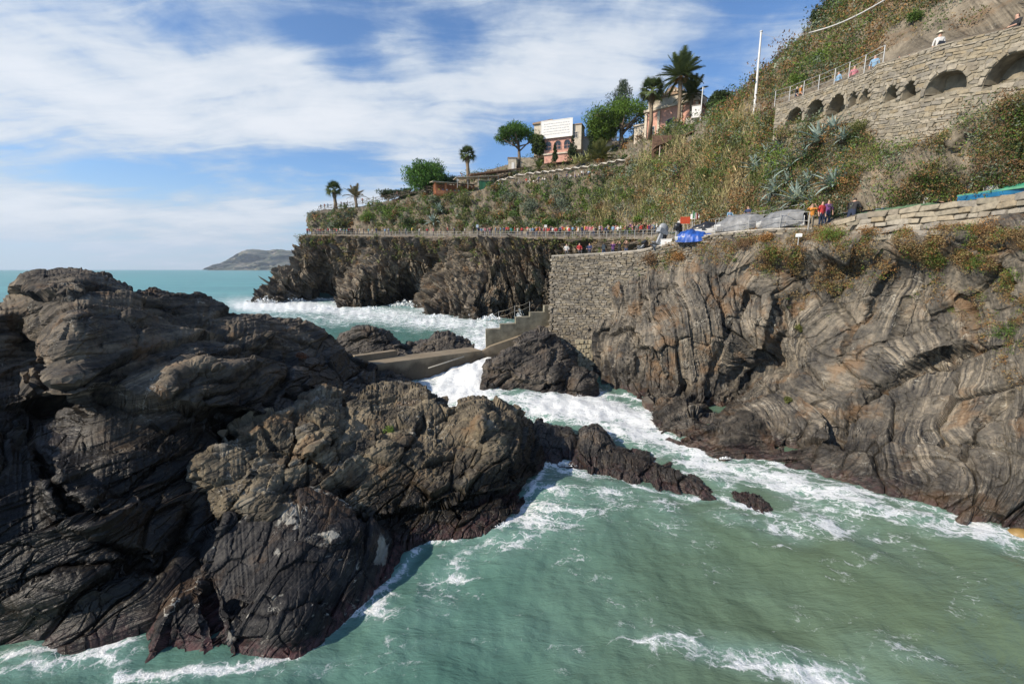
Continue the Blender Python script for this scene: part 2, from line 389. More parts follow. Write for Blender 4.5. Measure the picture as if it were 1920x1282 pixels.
def rock_mat(name, dark, mid, light, wet=(1.0, 3.0), algae=0.5, rust=0.25, dry_rough=0.9, veins=0.5, lfreq=2.0, wet_shade=0.38, patch=0.0, wet_rough=.42, rustc=(0.21, 0.12, 0.055), lw=.34, spec=.25):
    m, t, b = new_mat(name)
    g = t.add('ShaderNodeNewGeometry'); pos = g.outputs['Position']
    s = t.attr('s')
    sep = t.add('ShaderNodeSeparateXYZ'); t.put(sep.inputs[0], pos); z = sep.outputs[2]
    nzc = t.add('ShaderNodeTexNoise'); t.put(nzc.inputs['Vector'], pos); nzc.inputs['Scale'].default_value = .5; nzc.inputs['Detail'].default_value = 6; nzc.inputs['Roughness'].default_value = .64
    nz = nzc.outputs[0]
    sc = t.add('ShaderNodeSeparateColor'); t.put(sc.inputs[0], nzc.outputs[1]); n2, n3 = sc.outputs[1], sc.outputs[2]
    nf = t.noise(pos, 4.5, 5, 0.7)
    la = t.noise(dim='1D', w=t.math('MULTIPLY', s, lfreq), scale=1.0, detail=2, rough=.65)
    lb = t.noise(dim='1D', w=t.math('ADD', t.math('MULTIPLY', s, lfreq*6.5), t.math('MULTIPLY', nf, 1.0)), scale=1.0, detail=2, rough=.75)
    k = t.math('ADD', t.math('MULTIPLY', nz, 0.62), t.math('MULTIPLY', la, 0.34))
    k = t.math('ADD', k, t.math('MULTIPLY', nf, 0.34)); k = t.math('ADD', k, t.math('MULTIPLY', t.math('SUBTRACT', lb, .5), t.math('MULTIPLY', t.sstep(n3, .38, .62), lw))); k = t.math('ADD', k, .17)
    col = t.ramp(t.math('SUBTRACT', k, 0.32), [(0.34, dark), (0.50, mid), (0.68, light)])
    col = t.mix(t.math('MULTIPLY', t.sstep(n2, .52, .66), rust), col, (*rustc, 1))
    ve = t.math('ABSOLUTE', t.math('SUBTRACT', t.noise(t.vmath('ADD', pos, (3.0, 7.0, 5.0)), 0.8, 4, .6, 1.0), 0.5))
    vm = t.math('MULTIPLY', t.math('SUBTRACT', 1.0, t.sstep(ve, 0.002, 0.011)), t.sstep(n3, .53, .62))
    fl = t.noise(t.mapping(pos, rot=(.3, .5, .2), scale=(1, 1, 2.6)), 3.4, 3, .55, .6)
    vm = t.math('MAXIMUM', vm, t.math('MULTIPLY', t.sstep(fl, .67, .72), t.sstep(nz, .46, .56)))
    if patch:
        pm = t.math('MULTIPLY', t.sstep(t.noise(t.vmath('ADD', pos, (23.0, 1.0, 9.0)), .8, 5, .55, .5), .61, .65), patch)
        vm = t.math('MAXIMUM', vm, pm)
    col = t.mix(t.math('MULTIPLY', vm, veins), col, (0.42, 0.40, 0.34, 1))
    zz = t.math('ADD', z, t.math('MULTIPLY', t.math('SUBTRACT', n3, .5), (wet[1]-wet[0])*2.2+.6))
    wm = t.math('SUBTRACT', 1.0, t.sstep(zz, wet[0], wet[1]))
    col = t.mix(wm, col, t.mix(1.0, col, (wet_shade, wet_shade, wet_shade*1.03, 1), 'MULTIPLY'))
    if algae:
        am = t.math('MULTIPLY', t.math('SUBTRACT', 1.0, t.sstep(t.math('ADD', z, t.math('MULTIPLY', t.math('SUBTRACT', nz, .5), 1.8)), 0.05, 0.5)), algae)
        col = t.mix(t.math('MULTIPLY', am, t.sstep(nf, .38, .62)), col, (0.085, 0.042, 0.042, 1))
    t.put(b.inputs['Base Color'], col)
    rg = t.math('ADD', t.mixf(wm, dry_rough, wet_rough), t.math('MULTIPLY', t.math('SUBTRACT', nf, .5), .4), clamp=True)
    t.put(b.inputs['Roughness'], rg)
    b.inputs['Specular IOR Level'].default_value = spec
    hgt = t.math('ADD', t.math('MULTIPLY', lb, 0.55), t.math('MULTIPLY', nf, 0.8)); hgt = t.math('ADD', hgt, t.math('MULTIPLY', la, .5))
    t.put(b.inputs['Normal'], t.bump(hgt, 0.6, 0.09))
    return m
M_left = rock_mat('rock_outcrop', (.02, .0195, .019), (.084, .071, .055), (.225, .182, .126), wet=(3.4, 6.4), algae=.5, rust=.35, veins=.5, wet_shade=.13)  # wet tone carried high, so the lower mass also has shade painted in
M_mound = rock_mat('rock_mound', (.028, .025, .021), (.108, .09, .062), (.25, .205, .135), wet=(1.1, 2.7), algae=.5, rust=.4, veins=.65, wet_shade=.16, patch=.3)
M_black = rock_mat('rock_black', (.009, .009, .010), (.019, .0185, .019), (.062, .058, .054), wet=(.3, 1.2), algae=.9, rust=.2, veins=.8, dry_rough=.5, lfreq=2.6, wet_shade=.6, patch=.8, spec=.14)
M_ridge = rock_mat('rock_ridge', (.016, .016, .016), (.06, .053, .045), (.16, .135, .105), wet=(.3, 1.6), algae=.4, rust=.15, veins=.25, dry_rough=.6, lfreq=2.6, wet_shade=.45)
M_right = rock_mat('rock_cliff', (.022, .022, .023), (.105, .094, .077), (.28, .238, .18), wet=(.4, 2.2), algae=.4, rust=.5, veins=.7, lfreq=1.8, wet_shade=.40, dry_rough=.7, lw=.66)
M_far = rock_mat('rock_far', (.03, .026, .022), (.13, .108, .08), (.32, .265, .195), wet=(0, 8.0), algae=.2, rust=.5, veins=.45, lfreq=1.0, wet_shade=.35)
# ---------------------------------------------------------------- rock sheets
SHEETS = {}
def poly_interp(pts, x): a = np.asarray(pts, float); return np.interp(x, a[:, 0], a[:, 1])
def build_grid(name, G, PX, PY, Nrm, mat, nb, rk, label=None, cat=None, kind=None, skirt=None, group=None, post=None, objname=None):
    pass
def rock_sheet(name, top, bot, ctrl, mat, nb, rk, ops=(), res=1.5, roll=(30, 1.5), back=(5, 4, 14), label=None, cat='rock', kind=None, group=None, sink=True, key=None, calm=None):
    x0, x1 = top[0][0], top[-1][0]
    nu = int((x1-x0)/res)+2; xs = np.linspace(x0, x1, nu)
    ty = poly_interp(top, xs); by = np.maximum(poly_interp(bot, xs), ty+2)
    ty = ty + 2.5*pn(np.stack([xs*.05, xs*0, xs*0+3], -1)) + 1.5*pn(np.stack([xs*.17, xs*0, xs*0+8], -1))
    nv = int(np.max(by-ty)/res)+2; v = np.linspace(0, 1, nv)[:, None]
    PX = np.repeat(xs[None], nv, 0); PY = ty[None]*(1-v) + by[None]*v
    Y = rbf(ctrl, PX, PY)
    w = np.clip(1-(PY-ty[None])/roll[0], 0, 1); Y = Y + roll[1]*w**2.4
    G = P(PX, PY, Y)
    # flap that carries the rock over its crest and down behind, and a foot under water
    t = np.linspace(1, 0, back[2]+1)[:-1, None]
    top3 = G[0]; hd = top3[:, :2]/np.linalg.norm(top3[:, :2], axis=1)[:, None]
    B = np.repeat(top3[None], len(t), 0).copy(); B[..., 0] += hd[None, :, 0]*t*back[0]; B[..., 1] += hd[None, :, 1]*t*back[0]; B[..., 2] -= back[1]*t**1.7
    parts = [B, G]; ppx = [np.repeat(PX[:1], len(t), 0), PX]; ppy = [PY[:1] - 8*t, PY]
    if sink:
        bt = G[-1]; hb = bt[:, :2]/np.linalg.norm(bt[:, :2], axis=1)[:, None]; k = np.linspace(0, 1, 7)[1:, None]
        Fg = np.repeat(bt[None], 6, 0).copy(); Fg[..., 2] = bt[None, :, 2]*(1-k) - 1.6*k; Fg[..., :2] -= hb[None]*(k*0.7)[..., None]
        parts.append(Fg); ppx.append(np.repeat(PX[-1:], 6, 0)); ppy.append(PY[-1:] + 10*k)
    G = np.concatenate(parts); PX = np.concatenate(ppx); PY = np.concatenate(ppy)
    N = gnormals(smooth2(G, 6)); 
    vdir = G - np.array([0, 0, H]); flip = (N*vdir).sum(-1)[len(t):len(t)+nv].mean() > 0
    if flip: N = -N
    D = sculpt(PX, PY, ops)
    G = G + N*D[..., None]
    N = gnormals(smooth2(G, 3)); N = -N if flip else N
    d, s = rockify(G, nb, **rk)
    if calm: d = d*(calm[0] + (1-calm[0])*sst(PY-poly_interp(top, PX), calm[1], calm[2]))
    G = G + N*d[..., None]
    me = np_mesh(name, G, gquads(*PX.shape, flip=not flip), smooth=False); fattr(me, 's', s)
    N = gnormals(G); N = -N if flip else N
    o = mobj(name, me, mat); tag(o, label, cat if not kind else None, group, kind)
    SHEETS[key or name] = (G, N, PX, PY)
    return o

# ---- left outcrop
rock_sheet('rock_outcrop',
    [(-140, 611), (-100, 600), (0, 572), (36, 555), (50, 540), (56, 522), (75, 513), (110, 510), (165, 514), (215, 528), (250, 541), (285, 538), (330, 545), (372, 550), (388, 568), (430, 580), (470, 592), (520, 590), (560, 597), (600, 612), (635, 640), (660, 665), (705, 692)],
    [(-140, 1292), (0, 1245), (100, 1218), (230, 1182), (300, 1150), (380, 1100), (520, 1000), (640, 900), (705, 760)],
    [(-280, 645, 15), (-280, 1000, 9.6), (-280, 1330, 8.1), (-100, 800, 12.6), (-100, 1000, 10.3), (-100, 1280, 8.9), (0, 575, 20), (20, 640, 19.2), (0, 700, 17.6), (50, 742, 16.4), (0, 800, 14), (0, 1000, 10.9), (0, 1150, 10.0), (0, 1240, 9.5),
     (100, 512, 21.5), (70, 540, 20), (90, 562, 19.2), (43, 623, 20.6), (75, 690, 18.6), (98, 743, 16.4), (143, 590, 16.6), (114, 650, 15.5), (108, 735, 14.7), (180, 560, 19.5), (180, 650, 16.6), (200, 727, 15.6),
     (150, 800, 14.6), (150, 900, 12.6), (150, 1050, 11), (230, 1180, 10.2), (300, 800, 15.4), (300, 950, 12.9), (300, 1140, 10.7), (400, 850, 15.6), (450, 785, 17.6), (400, 720, 17.4), (350, 650, 19.5),
     (250, 600, 19), (250, 541, 22), (330, 547, 25), (372, 552, 26.5), (300, 620, 20), (470, 594, 28), (450, 640, 23), (520, 592, 30), (520, 650, 25.5), (540, 700, 22.5), (500, 700, 20.5),
     (600, 614, 31), (600, 680, 27), (640, 645, 32), (650, 700, 29), (700, 692, 32), (640, 760, 24), (560, 740, 21.5), (640, 900, 18.5), (520, 1000, 14.5), (700, 760, 27)],
    M_left, (-.34, .12, .93), dict(A=.12, blk=(1.5, 5.4), B=.30, crack=.11, l1=.55, L1=.08, l2=.12, L2=.03, warp=.9, fine=.02, seed=1, clean=.1),
    ops=[('ledge', [(48, 545), (80, 560), (110, 562), (150, 552)], .5, .3, 25, 18),
         ('crack', [(43, 623), (75, 690), (100, 745)], 6, .7),
         ('ledge', [(100, 745), (150, 735), (200, 729), (250, 752), (320, 749), (385, 769), (427, 765), (470, 782), (510, 790)], .45, .9, 60, 45),
         ('crack', [(205, 727), (235, 700), (280, 683), (340, 673), (420, 668), (520, 672)], 4, .35),
         ('ledge', [(330, 745), (332, 720), (370, 705), (420, 715), (470, 700)], .3, .3, 25, 16), ('crack', [(502, 790), (500, 745), (540, 712), (545, 660)], 6, .5),
         ('bulge', 445, 700, 60, 22, 0, .35), ('crack', [(270, 560), (360, 600), (440, 640), (520, 668)], 6, .35), ('crack', [(250, 545), (300, 590), (380, 620)], 5, .4),
         ('bulge', 480, 625, 45, 20, 20, .5), ('bulge', 180, 960, 55, 40, 20, .7), ('bulge', 110, 930, 30, 60, 10, .5), ('crack', [(0, 800), (60, 830), (120, 930), (180, 1010), (300, 1060)], 9, .5), ('bulge', 250, 870, 80, 30, -10, .5),
         ('crack', [(300, 1060), (330, 1020), (360, 950)], 12, .7), ('bulge', 120, 1110, 120, 40, -15, .4), ('crack', [(0, 1110), (120, 1060), (280, 1050)], 6, .3)],
    label='massive dark layered rock outcrop with a jutting top slab at the left', res=1.6, roll=(26, 1.2), back=(8, 9, 20))
rock_sheet('rock_mound',
    [(352, 905), (370, 870), (395, 850), (420, 800), (470, 775), (520, 765), (560, 742), (600, 735), (680, 735), (720, 727), (770, 719), (800, 722), (812, 745), (850, 755), (870, 745), (905, 745), (950, 760), (985, 790), (1005, 820), (1024, 862)],
    [(352, 920), (385, 970), (430, 1015), (520, 1010), (620, 985), (700, 985), (760, 1012), (790, 1012), (900, 1004), (945, 990), (985, 938), (1012, 897), (1024, 872)],
    [(355, 895, 14.6), (400, 860, 15.2), (420, 940, 13.1), (470, 780, 17.6), (500, 850, 15.9), (500, 955, 12.9), (560, 745, 19.7), (620, 740, 21.2), (620, 800, 18.2), (620, 900, 15), (450, 1010, 13.4), (560, 990, 13.7), (630, 975, 14.6), (380, 965, 13.8), (700, 740, 23), (700, 800, 19), (700, 955, 14.9),
     (770, 722, 25), (780, 780, 20.5), (800, 748, 22.5), (800, 880, 16.6), (800, 1005, 14.7), (855, 757, 22), (868, 800, 19.6), (905, 790, 18.6), (865, 840, 18.2), (908, 840, 17.6), (890, 900, 16.4), (900, 747, 22.3), (900, 1000, 14.9),
     (950, 765, 22.3), (960, 850, 18.8), (950, 930, 16.6), (985, 795, 22.5), (985, 930, 17.4), (1010, 830, 22), (1018, 885, 20.3)],
    M_mound, (-.45, .1, .88), dict(A=.12, blk=(1.0, 2.4), B=.28, crack=.20, l1=.4, L1=.06, l2=.12, L2=.025, warp=.7, fine=.03, seed=2, clean=.1),
    ops=[('crack', [(650, 735), (655, 790), (640, 830), (570, 860)], 4, .4), ('crack', [(725, 820), (760, 850), (800, 780)], 5, .45), ('crack', [(480, 790), (520, 850), (600, 870), (680, 960)], 5, .3), ('crack', [(550, 760), (560, 820), (530, 900)], 4, .3),
         ('bulge', 610, 800, 50, 30, -25, .3), ('bulge', 500, 810, 30, 35, 30, .3), ('bulge', 590, 850, 60, 24, -30, .35), ('bulge', 740, 860, 40, 40, 0, .35), ('crack', [(912, 765), (918, 800), (900, 860), (870, 900)], 5, .45),
         ('ledge', [(690, 975), (740, 960), (800, 950), (860, 935), (940, 925), (1010, 890)], .25, .5, 30, 30), ('crack', [(415, 800), (470, 830), (480, 900), (430, 950)], 5, .3), ('bulge', 385, 890, 25, 40, 20, .3), ('bulge', 950, 830, 25, 60, 15, .35)],
    label='brown rounded rock mound with a smooth sunlit face above the green pool', res=1.5, roll=(24, 1.6), back=(4, 5, 14))
rock_sheet('black_rock',
    [(222, 1256), (258, 1200), (288, 1150), (318, 1100), (338, 1025), (370, 990), (430, 960), (500, 930), (555, 917), (600, 925), (640, 945), (700, 965), (740, 990), (775, 1008), (803, 1014)],
    [(222, 1264), (330, 1266), (420, 1260), (480, 1252), (560, 1230), (650, 1154), (700, 1107), (750, 1064), (785, 1026), (803, 1018)],
    [(228, 1252, 9.6), (318, 1110, 11.4), (330, 1262, 9.25), (340, 1035, 12.6), (400, 1000, 12.6), (450, 958, 13.4), (450, 1100, 10.9), (380, 1150, 10.3), (480, 1247, 9.4), (560, 922, 14.1), (560, 1000, 12.3), (560, 1120, 10.7), (560, 1225, 9.75), (650, 952, 14),
     (650, 1050, 12.0), (650, 1150, 11.05), (740, 997, 14), (740, 1070, 12.9), (790, 1014, 14.7)],
    M_black, (-.55, -.2, .8), dict(A=.12, blk=(1.4, 3.8), B=.24, crack=.06, l1=.4, L1=.04, l2=.09, L2=.025, warp=.5, fine=.018, seed=3, clean=.2),
    ops=[('crack', [(380, 1070), (390, 1130), (400, 1200), (410, 1250)], 5, .45), ('ledge', [(440, 960), (400, 1040), (385, 1075)], .25, .25, 30, 20), ('bulge', 330, 1150, 35, 60, 15, .35), ('crack', [(330, 1090), (350, 1060), (400, 1055)], 5, .3),
         ('bulge', 640, 1010, 50, 22, -12, .22), ('crack', [(430, 1130), (500, 1160), (600, 1130)], 5, .25), ('bulge', 540, 1170, 60, 40, -30, .3)],
    label='wet black rock with pale streaks at the water in the foreground', res=1.5, roll=(22, 1.2), back=(3, 4, 12))
rock_sheet('rock_ridge',
    [(980, 806), (1010, 787), (1040, 794), (1062, 800), (1085, 803), (1110, 796), (1130, 808), (1150, 832), (1180, 842), (1220, 856), (1260, 871), (1310, 892), (1340, 912), (1356, 928)],
    [(980, 885), (1040, 872), (1090, 884), (1150, 890), (1200, 917), (1240, 923), (1300, 933), (1340, 937), (1356, 933)],
    [(985, 806, 24), (1010, 870, 21), (1040, 798, 24.5), (1040, 865, 20.9), (1110, 799, 23), (1110, 850, 21.2), (1100, 882, 20.1), (1150, 835, 22), (1180, 905, 18.9), (1220, 858, 21), (1240, 920, 18.3), (1260, 873, 20.3), (1300, 930, 17.8), (1310, 893, 19.2), (1345, 933, 17.6), (1350, 920, 18)],
    M_ridge, (.62, -.3, .5), dict(A=.06, blk=(.7, 2.0), B=.16, crack=.08, l1=.3, L1=.09, l2=.11, L2=.035, warp=.4, fine=.025, seed=4, clean=.5),
    ops=[('crack', [(1085, 803), (1075, 840), (1060, 870)], 8, .4), ('bulge', 1110, 840, 28, 35, 0, .35), ('bulge', 1030, 830, 25, 25, 0, .2), ('bulge', 1190, 880, 60, 22, 20, .45), ('bulge', 1280, 908, 60, 16, 18, .45)], label='low ribbed dark rock ridge running into the green pool', res=1.2, roll=(14, 1.2), back=(2.2, 3, 10))
rock_sheet('rock', [(1366, 936), (1376, 922), (1400, 920), (1425, 930), (1448, 948), (1461, 966)], [(1366, 941), (1390, 948), (1420, 958), (1445, 967), (1461, 969)],
    [(1366, 938, 17.5), (1395, 921, 17.6), (1400, 945, 16.8), (1425, 932, 17.1), (1440, 964, 16.15), (1458, 966, 16.3)], M_ridge, (.62, -.3, .5), dict(A=.06, blk=(.3, .8), B=.08, crack=.06, l1=.25, L1=.08, l2=.1, L2=.03, warp=.3, fine=.02, seed=5),
    label='small ribbed rock awash at the tip of the low ridge', res=1.1, roll=(8, .5), back=(.8, 1.5, 6), key='tip')
# ---- boulders in front of the terrace wall
rock_sheet('boulder', [(904, 708), (914, 678), (945, 650), (985, 622), (1025, 614), (1055, 635), (1072, 665), (1082, 692)], [(904, 716), (915, 744), (945, 757), (965, 759), (1000, 750), (1060, 742), (1072, 736), (1082, 722)],
    [(908, 712, 33.6), (930, 690, 34), (945, 755, 31.9), (1000, 748, 32.3), (1060, 740, 33), (985, 626, 37.5), (1025, 618, 39), (1000, 690, 33.7), (1050, 665, 35.6), (1060, 700, 34.2), (1080, 700, 36.5), (950, 655, 35.6)],
    M_ridge, (-.5, .3, .8), dict(A=.15, blk=(1.5, 3.4), B=.34, crack=.14, l1=.5, L1=.08, l2=.16, L2=.03, warp=.8, fine=.03, seed=6, clean=.1),
    ops=[('crack', [(1045, 655), (1030, 690), (1035, 720)], 5, .3), ('ledge', [(910, 690), (950, 700), (990, 720), (1050, 715)], .3, .2, 20, 15), ('crack', [(960, 640), (1000, 660), (1040, 640)], 5, .25)],
    label='large brown boulder beside the foot of the concrete steps', res=1.2, roll=(18, 1.8), back=(4, 6, 10))
rock_sheet('boulder', [(1057, 735), (1062, 703), (1075, 688), (1102, 690), (1116, 705), (1124, 735)], [(1057, 750), (1085, 755), (1105, 752), (1124, 745)],
    [(1060, 735, 33.2), (1090, 690, 34.3), (1090, 750, 32), (1120, 735, 33.2), (1090, 720, 32.5)], M_ridge, (-.3, .2, .9), dict(A=.15, blk=(1., 2.), B=.2, crack=.1, l1=.4, L1=.08, l2=.14, L2=.03, warp=.5, fine=.04, seed=7),
    label='small upright boulder wedged in front of the terrace wall', res=1.1, roll=(14, 1.2), back=(2.5, 4, 8), key='boulder2')
for k, (tp, bt, yy, lb) in enumerate([
    ([(622, 650), (640, 626), (665, 612), (690, 609), (715, 617), (745, 634), (765, 655)], [(622, 668), (690, 668), (765, 664)], 43, 'dark low rock behind the left part of the concrete jetty'),
    ([(752, 655), (770, 640), (800, 634), (815, 622), (840, 619), (865, 630), (890, 645)], [(752, 668), (820, 664), (890, 658)], 45, 'rounded dark rock behind the jetty near the foot of the steps'),
    ([(640, 716), (660, 697), (690, 692), (730, 697), (770, 714)], [(640, 728), (700, 730), (770, 722)], 33.8, 'dark rock under the front of the concrete jetty')]):
    rock_sheet('rock', tp, bt, [(tp[0][0], tp[0][1], yy+1), (tp[len(tp)//2][0], tp[len(tp)//2][1], yy+.8), (tp[-1][0], tp[-1][1], yy+1), (bt[0][0], bt[0][1], yy-1), (bt[1][0], bt[1][1], yy-1.2), (bt[-1][0], bt[-1][1], yy-.6)],
        M_ridge, (-.4, .3, .8), dict(A=.25, blk=(1., 2.2), B=.3, crack=.14, l1=.4, L1=.08, l2=.15, L2=.03, warp=.6, fine=.05, seed=8+k), label=lb, res=1.2, roll=(10, 1.2), back=(2.5, 4, 8), key='rear%d' % k, sink=False)
# ---- right cliff
rock_sheet('cliff',
    [(1034, 481), (1130, 476), (1200, 471), (1260, 456), (1340, 439), (1440, 430), (1520, 430), (1575, 424), (1600, 418), (1700, 405), (1800, 396), (1920, 383), (2020, 370)],
    [(1034, 640), (1060, 680), (1090, 695), (1130, 722), (1170, 740), (1215, 752), (1222, 803), (1260, 822), (1310, 846), (1362, 862), (1400, 850), (1440, 862), (1480, 880), (1520, 884), (1560, 905), (1640, 930), (1750, 958), (1800, 977), (1850, 992), (1920, 1012), (2020, 1043)],
    [(1036, 482, 43), (1036, 640, 42.4), (1100, 480, 41.8), (1095, 600, 41.4), (1090, 690, 41.5), (1140, 660, 38), (1150, 720, 35.8), (1175, 735, 34), (1160, 600, 39.3), (1200, 474, 39.6), (1195, 580, 37.6), (1215, 560, 36.5), (1200, 650, 34.4), (1215, 740, 32.2), (1250, 470, 37.4), (1255, 540, 36),
     (1300, 445, 35.6), (1300, 510, 34.6), (1295, 545, 33.2), (1290, 620, 32), (1270, 740, 31.2), (1340, 742, 29.9), (1340, 560, 31.9), (1360, 530, 32.2), (1370, 640, 30.6), (1390, 690, 30.9), (1420, 710, 30.2), (1390, 745, 28.6), (1225, 803, 25.7), (1250, 775, 26.6), (1300, 775, 25.6), (1260, 790, 25.3), (1300, 800, 24.4), (1350, 800, 23.4), (1340, 832, 22.4), (1300, 842, 22.9), (1360, 858, 21.5), (1390, 790, 24.2),
     (1420, 760, 26.4), (1430, 860, 21.5), (1440, 800, 24), (1420, 600, 30.2), (1450, 560, 29.6), (1440, 440, 31.1), (1450, 490, 30.8), (1500, 700, 27), (1510, 600, 28.2), (1500, 500, 29.3), (1520, 435, 27.6), (1540, 780, 23.8), (1530, 880, 20.4), (1560, 640, 26.3), (1600, 560, 26.2), (1600, 424, 25.8), (1600, 500, 26),
     (1600, 700, 24.6), (1600, 800, 21.8), (1650, 800, 21.1), (1650, 928, 17.9), (1700, 640, 23.2), (1690, 700, 22.9), (1700, 500, 24.3), (1700, 410, 24.2), (1750, 800, 19.6), (1750, 700, 21.6), (1750, 955, 16.7), (1800, 975, 16.0), (1800, 600, 21.6), (1800, 480, 22.1), (1800, 400, 22.1), (1860, 700, 19.4), (1850, 850, 17.4), (1900, 500, 19.6), (1900, 390, 19.8), (1920, 1008, 14.9), (1920, 800, 17), (1600, 440, 25.35), (1700, 430, 23.65), (1800, 420, 21.5), (1900, 410, 19.1), (1600, 460, 24.9), (1700, 450, 23.2), (1800, 440, 21.1), (1900, 430, 18.8), (1440, 462, 29.9), (1340, 475, 32.6), (1520, 470, 26.6), (1480, 470, 28.2), (1560, 450, 25.9), (2180, 360, 15.5), (2180, 700, 13.8), (2180, 1090, 12.7)],
    M_right, (.60, -.72, .30), dict(A=.25, fa=.2, blk=(1.7, 5.6), B=.40, crack=.15, l1=.46, L1=.27, l2=.12, L2=.085, warp=4.2, fw=.075, fine=.04, seed=12, clean=.62),
    ops=[('crack', [(1345, 745), (1385, 705), (1425, 690), (1470, 680)], 18, 1.0), ('ledge', [(1210, 640), (1240, 700), (1330, 742), (1385, 720), (1425, 670), (1440, 600)], .35, .4, 60, 25),
         ('crack', [(1476, 835), (1541, 785), (1591, 772), (1613, 747), (1645, 729), (1699, 700), (1735, 678), (1789, 657), (1845, 650)], 8, .9), ('ledge', [(1591, 770), (1645, 727), (1699, 698), (1735, 676), (1789, 655), (1845, 648)], .5, .2, 40, 20),
         ('crack', [(1516, 885), (1541, 847), (1570, 804), (1584, 775)], 7, .8), ('crack', [(1742, 930), (1760, 894), (1803, 861), (1825, 826), (1832, 793), (1857, 765), (1890, 738)], 5, .5),
         ('crack', [(1395, 560), (1370, 610), (1340, 680), (1330, 740)], 5, .45), ('crack', [(1455, 560), (1470, 620), (1440, 680)], 8, .7), ('bulge', 1290, 620, 75, 110, 5, .5), ('bulge', 1420, 620, 35, 60, 20, .4), ('crack', [(1500, 520), (1490, 600), (1500, 680), (1540, 720)], 9, .6),
         ('crack', [(1205, 560), (1190, 620), (1185, 700)], 8, .7), ('bulge', 1165, 660, 22, 70, 15, .5), ('crack', [(1225, 600), (1240, 560), (1270, 540)], 6, .4), ('bulge', 1640, 540, 22, 55, 35, .5), ('crack', [(1665, 520), (1625, 600)], 5, .4), ('crack', [(1560, 560), (1600, 610), (1580, 680)], 7, .4),
         ('bulge', 1300, 835, 60, 22, 25, .5), ('crack', [(1230, 808), (1300, 815), (1350, 800)], 5, .5), ('bulge', 1470, 855, 30, 14, 0, .4), ('crack', [(1700, 560), (1680, 620), (1640, 690)], 5, .35), ('crack', [(1800, 560), (1830, 640), (1860, 650)], 6, .4)],
    kind='structure', res=1.6, roll=(10, .3), back=(.6, .8, 4), key='right', calm=(.2, 15, 75))
# ---- far cliff below the railed path
def column_sheet(cols, nu, nv, ease=None):
    """cols: list of world-space control columns, each (rows,3)"""
    A = np.array(cols, float); m = A.shape[0]; k = A.shape[1]
    uu = np.linspace(0, m-1, nu); vv = np.linspace(0, k-1, nv)
    B = np.stack([np.stack([np.interp(uu, np.arange(m), A[:, r, c]) for c in range(3)], -1) for r in range(k)])
    out = np.stack([np.stack([np.interp(vv, np.arange(k), B[:, u, c]) for c in range(3)], -1) for u in range(nu)], 1)
    return out
def far_cliff():
    raw = [((760, 441, 230), (740, 560, 232)), ((640, 441, 180), (560, 562, 180)), ((578, 441, 146), W(478, 566)), ((590, 441, 142), W(500, 569)), ((640, 441, 136), W(570, 562)), ((690, 442, 128), W(622, 560)), ((730, 443, 122), W(640, 577)), ((780, 443, 116), W(692, 575)), ((830, 444, 110), W(765, 567)),
           ((880, 444, 104), W(800, 586)), ((930, 444, 99), W(872, 599)), ((990, 446, 94), W(935, 594)), ((1050, 446, 90), W(990, 594)), ((1130, 446, 81), W(1080, 596)), ((1240, 446, 64), W(1200, 600))]
    cols = []
    for a, b in raw:
        a = P(*a); b = P(*b) if isinstance(b, tuple) else b
        b = np.array([b[0], b[1], 0.0]); rows = []
        for t in (0, .06, .25, .5, .75, 1, 1.12):
            q = t**1.25 if t < 1 else t
            p = a*(1-q)+b*q; p[2] = a[2]*(1-t)+b[2]*t if t <= 1 else -2.0
            rows.append(p)
        cols.append(rows)
    G = column_sheet(cols, 680, 170); N = gnormals(smooth2(G, 8))
    if (N[85, 380] @ (G[85, 380]-np.array([0, 0, H]))) > 0: N = -N; fl = True
    else: fl = False
    px, py = proj(G)
    t = np.linspace(0, 1, G.shape[0])[:, None]
    d, s = rockify(G, (.9, -.25, .12), A=1.2, fa=.06, blk=(2.2, 7.5), B=2.4, crack=1.3, l1=1.3, L1=.7, l2=.45, L2=.2, warp=2.2, fw=.05, fine=.3, seed=21, clean=.3)
    d += sculpt(px, py, [('bulge', 665, 540, 36, 50, 0, 1.3), ('bulge', 870, 560, 45, 50, 10, 1.0), ('crack', [(745, 470), (770, 520), (760, 570)], 16, 3.0), ('crack', [(600, 470), (615, 520), (610, 565)], 14, 3.5), ('bulge', 540, 530, 30, 40, 0, 1.5), ('crack', [(900, 455), (915, 520)], 7, 1.8), ('bulge', 1000, 470, 40, 30, 0, 1.0)])
    G = G + N*(d*sst(t, 0.0, .12))[..., None]
    N = gnormals(G); N = -N if fl else N
    me = np_mesh('sea_cliff', G, gquads(*G.shape[:2], flip=not fl), smooth=False); fattr(me, 's', s)
    o = mobj('sea_cliff', me, M_far); o['kind'] = 'structure'
    px, py = proj(G); SHEETS['far'] = (G, N, px, py)
far_cliff()
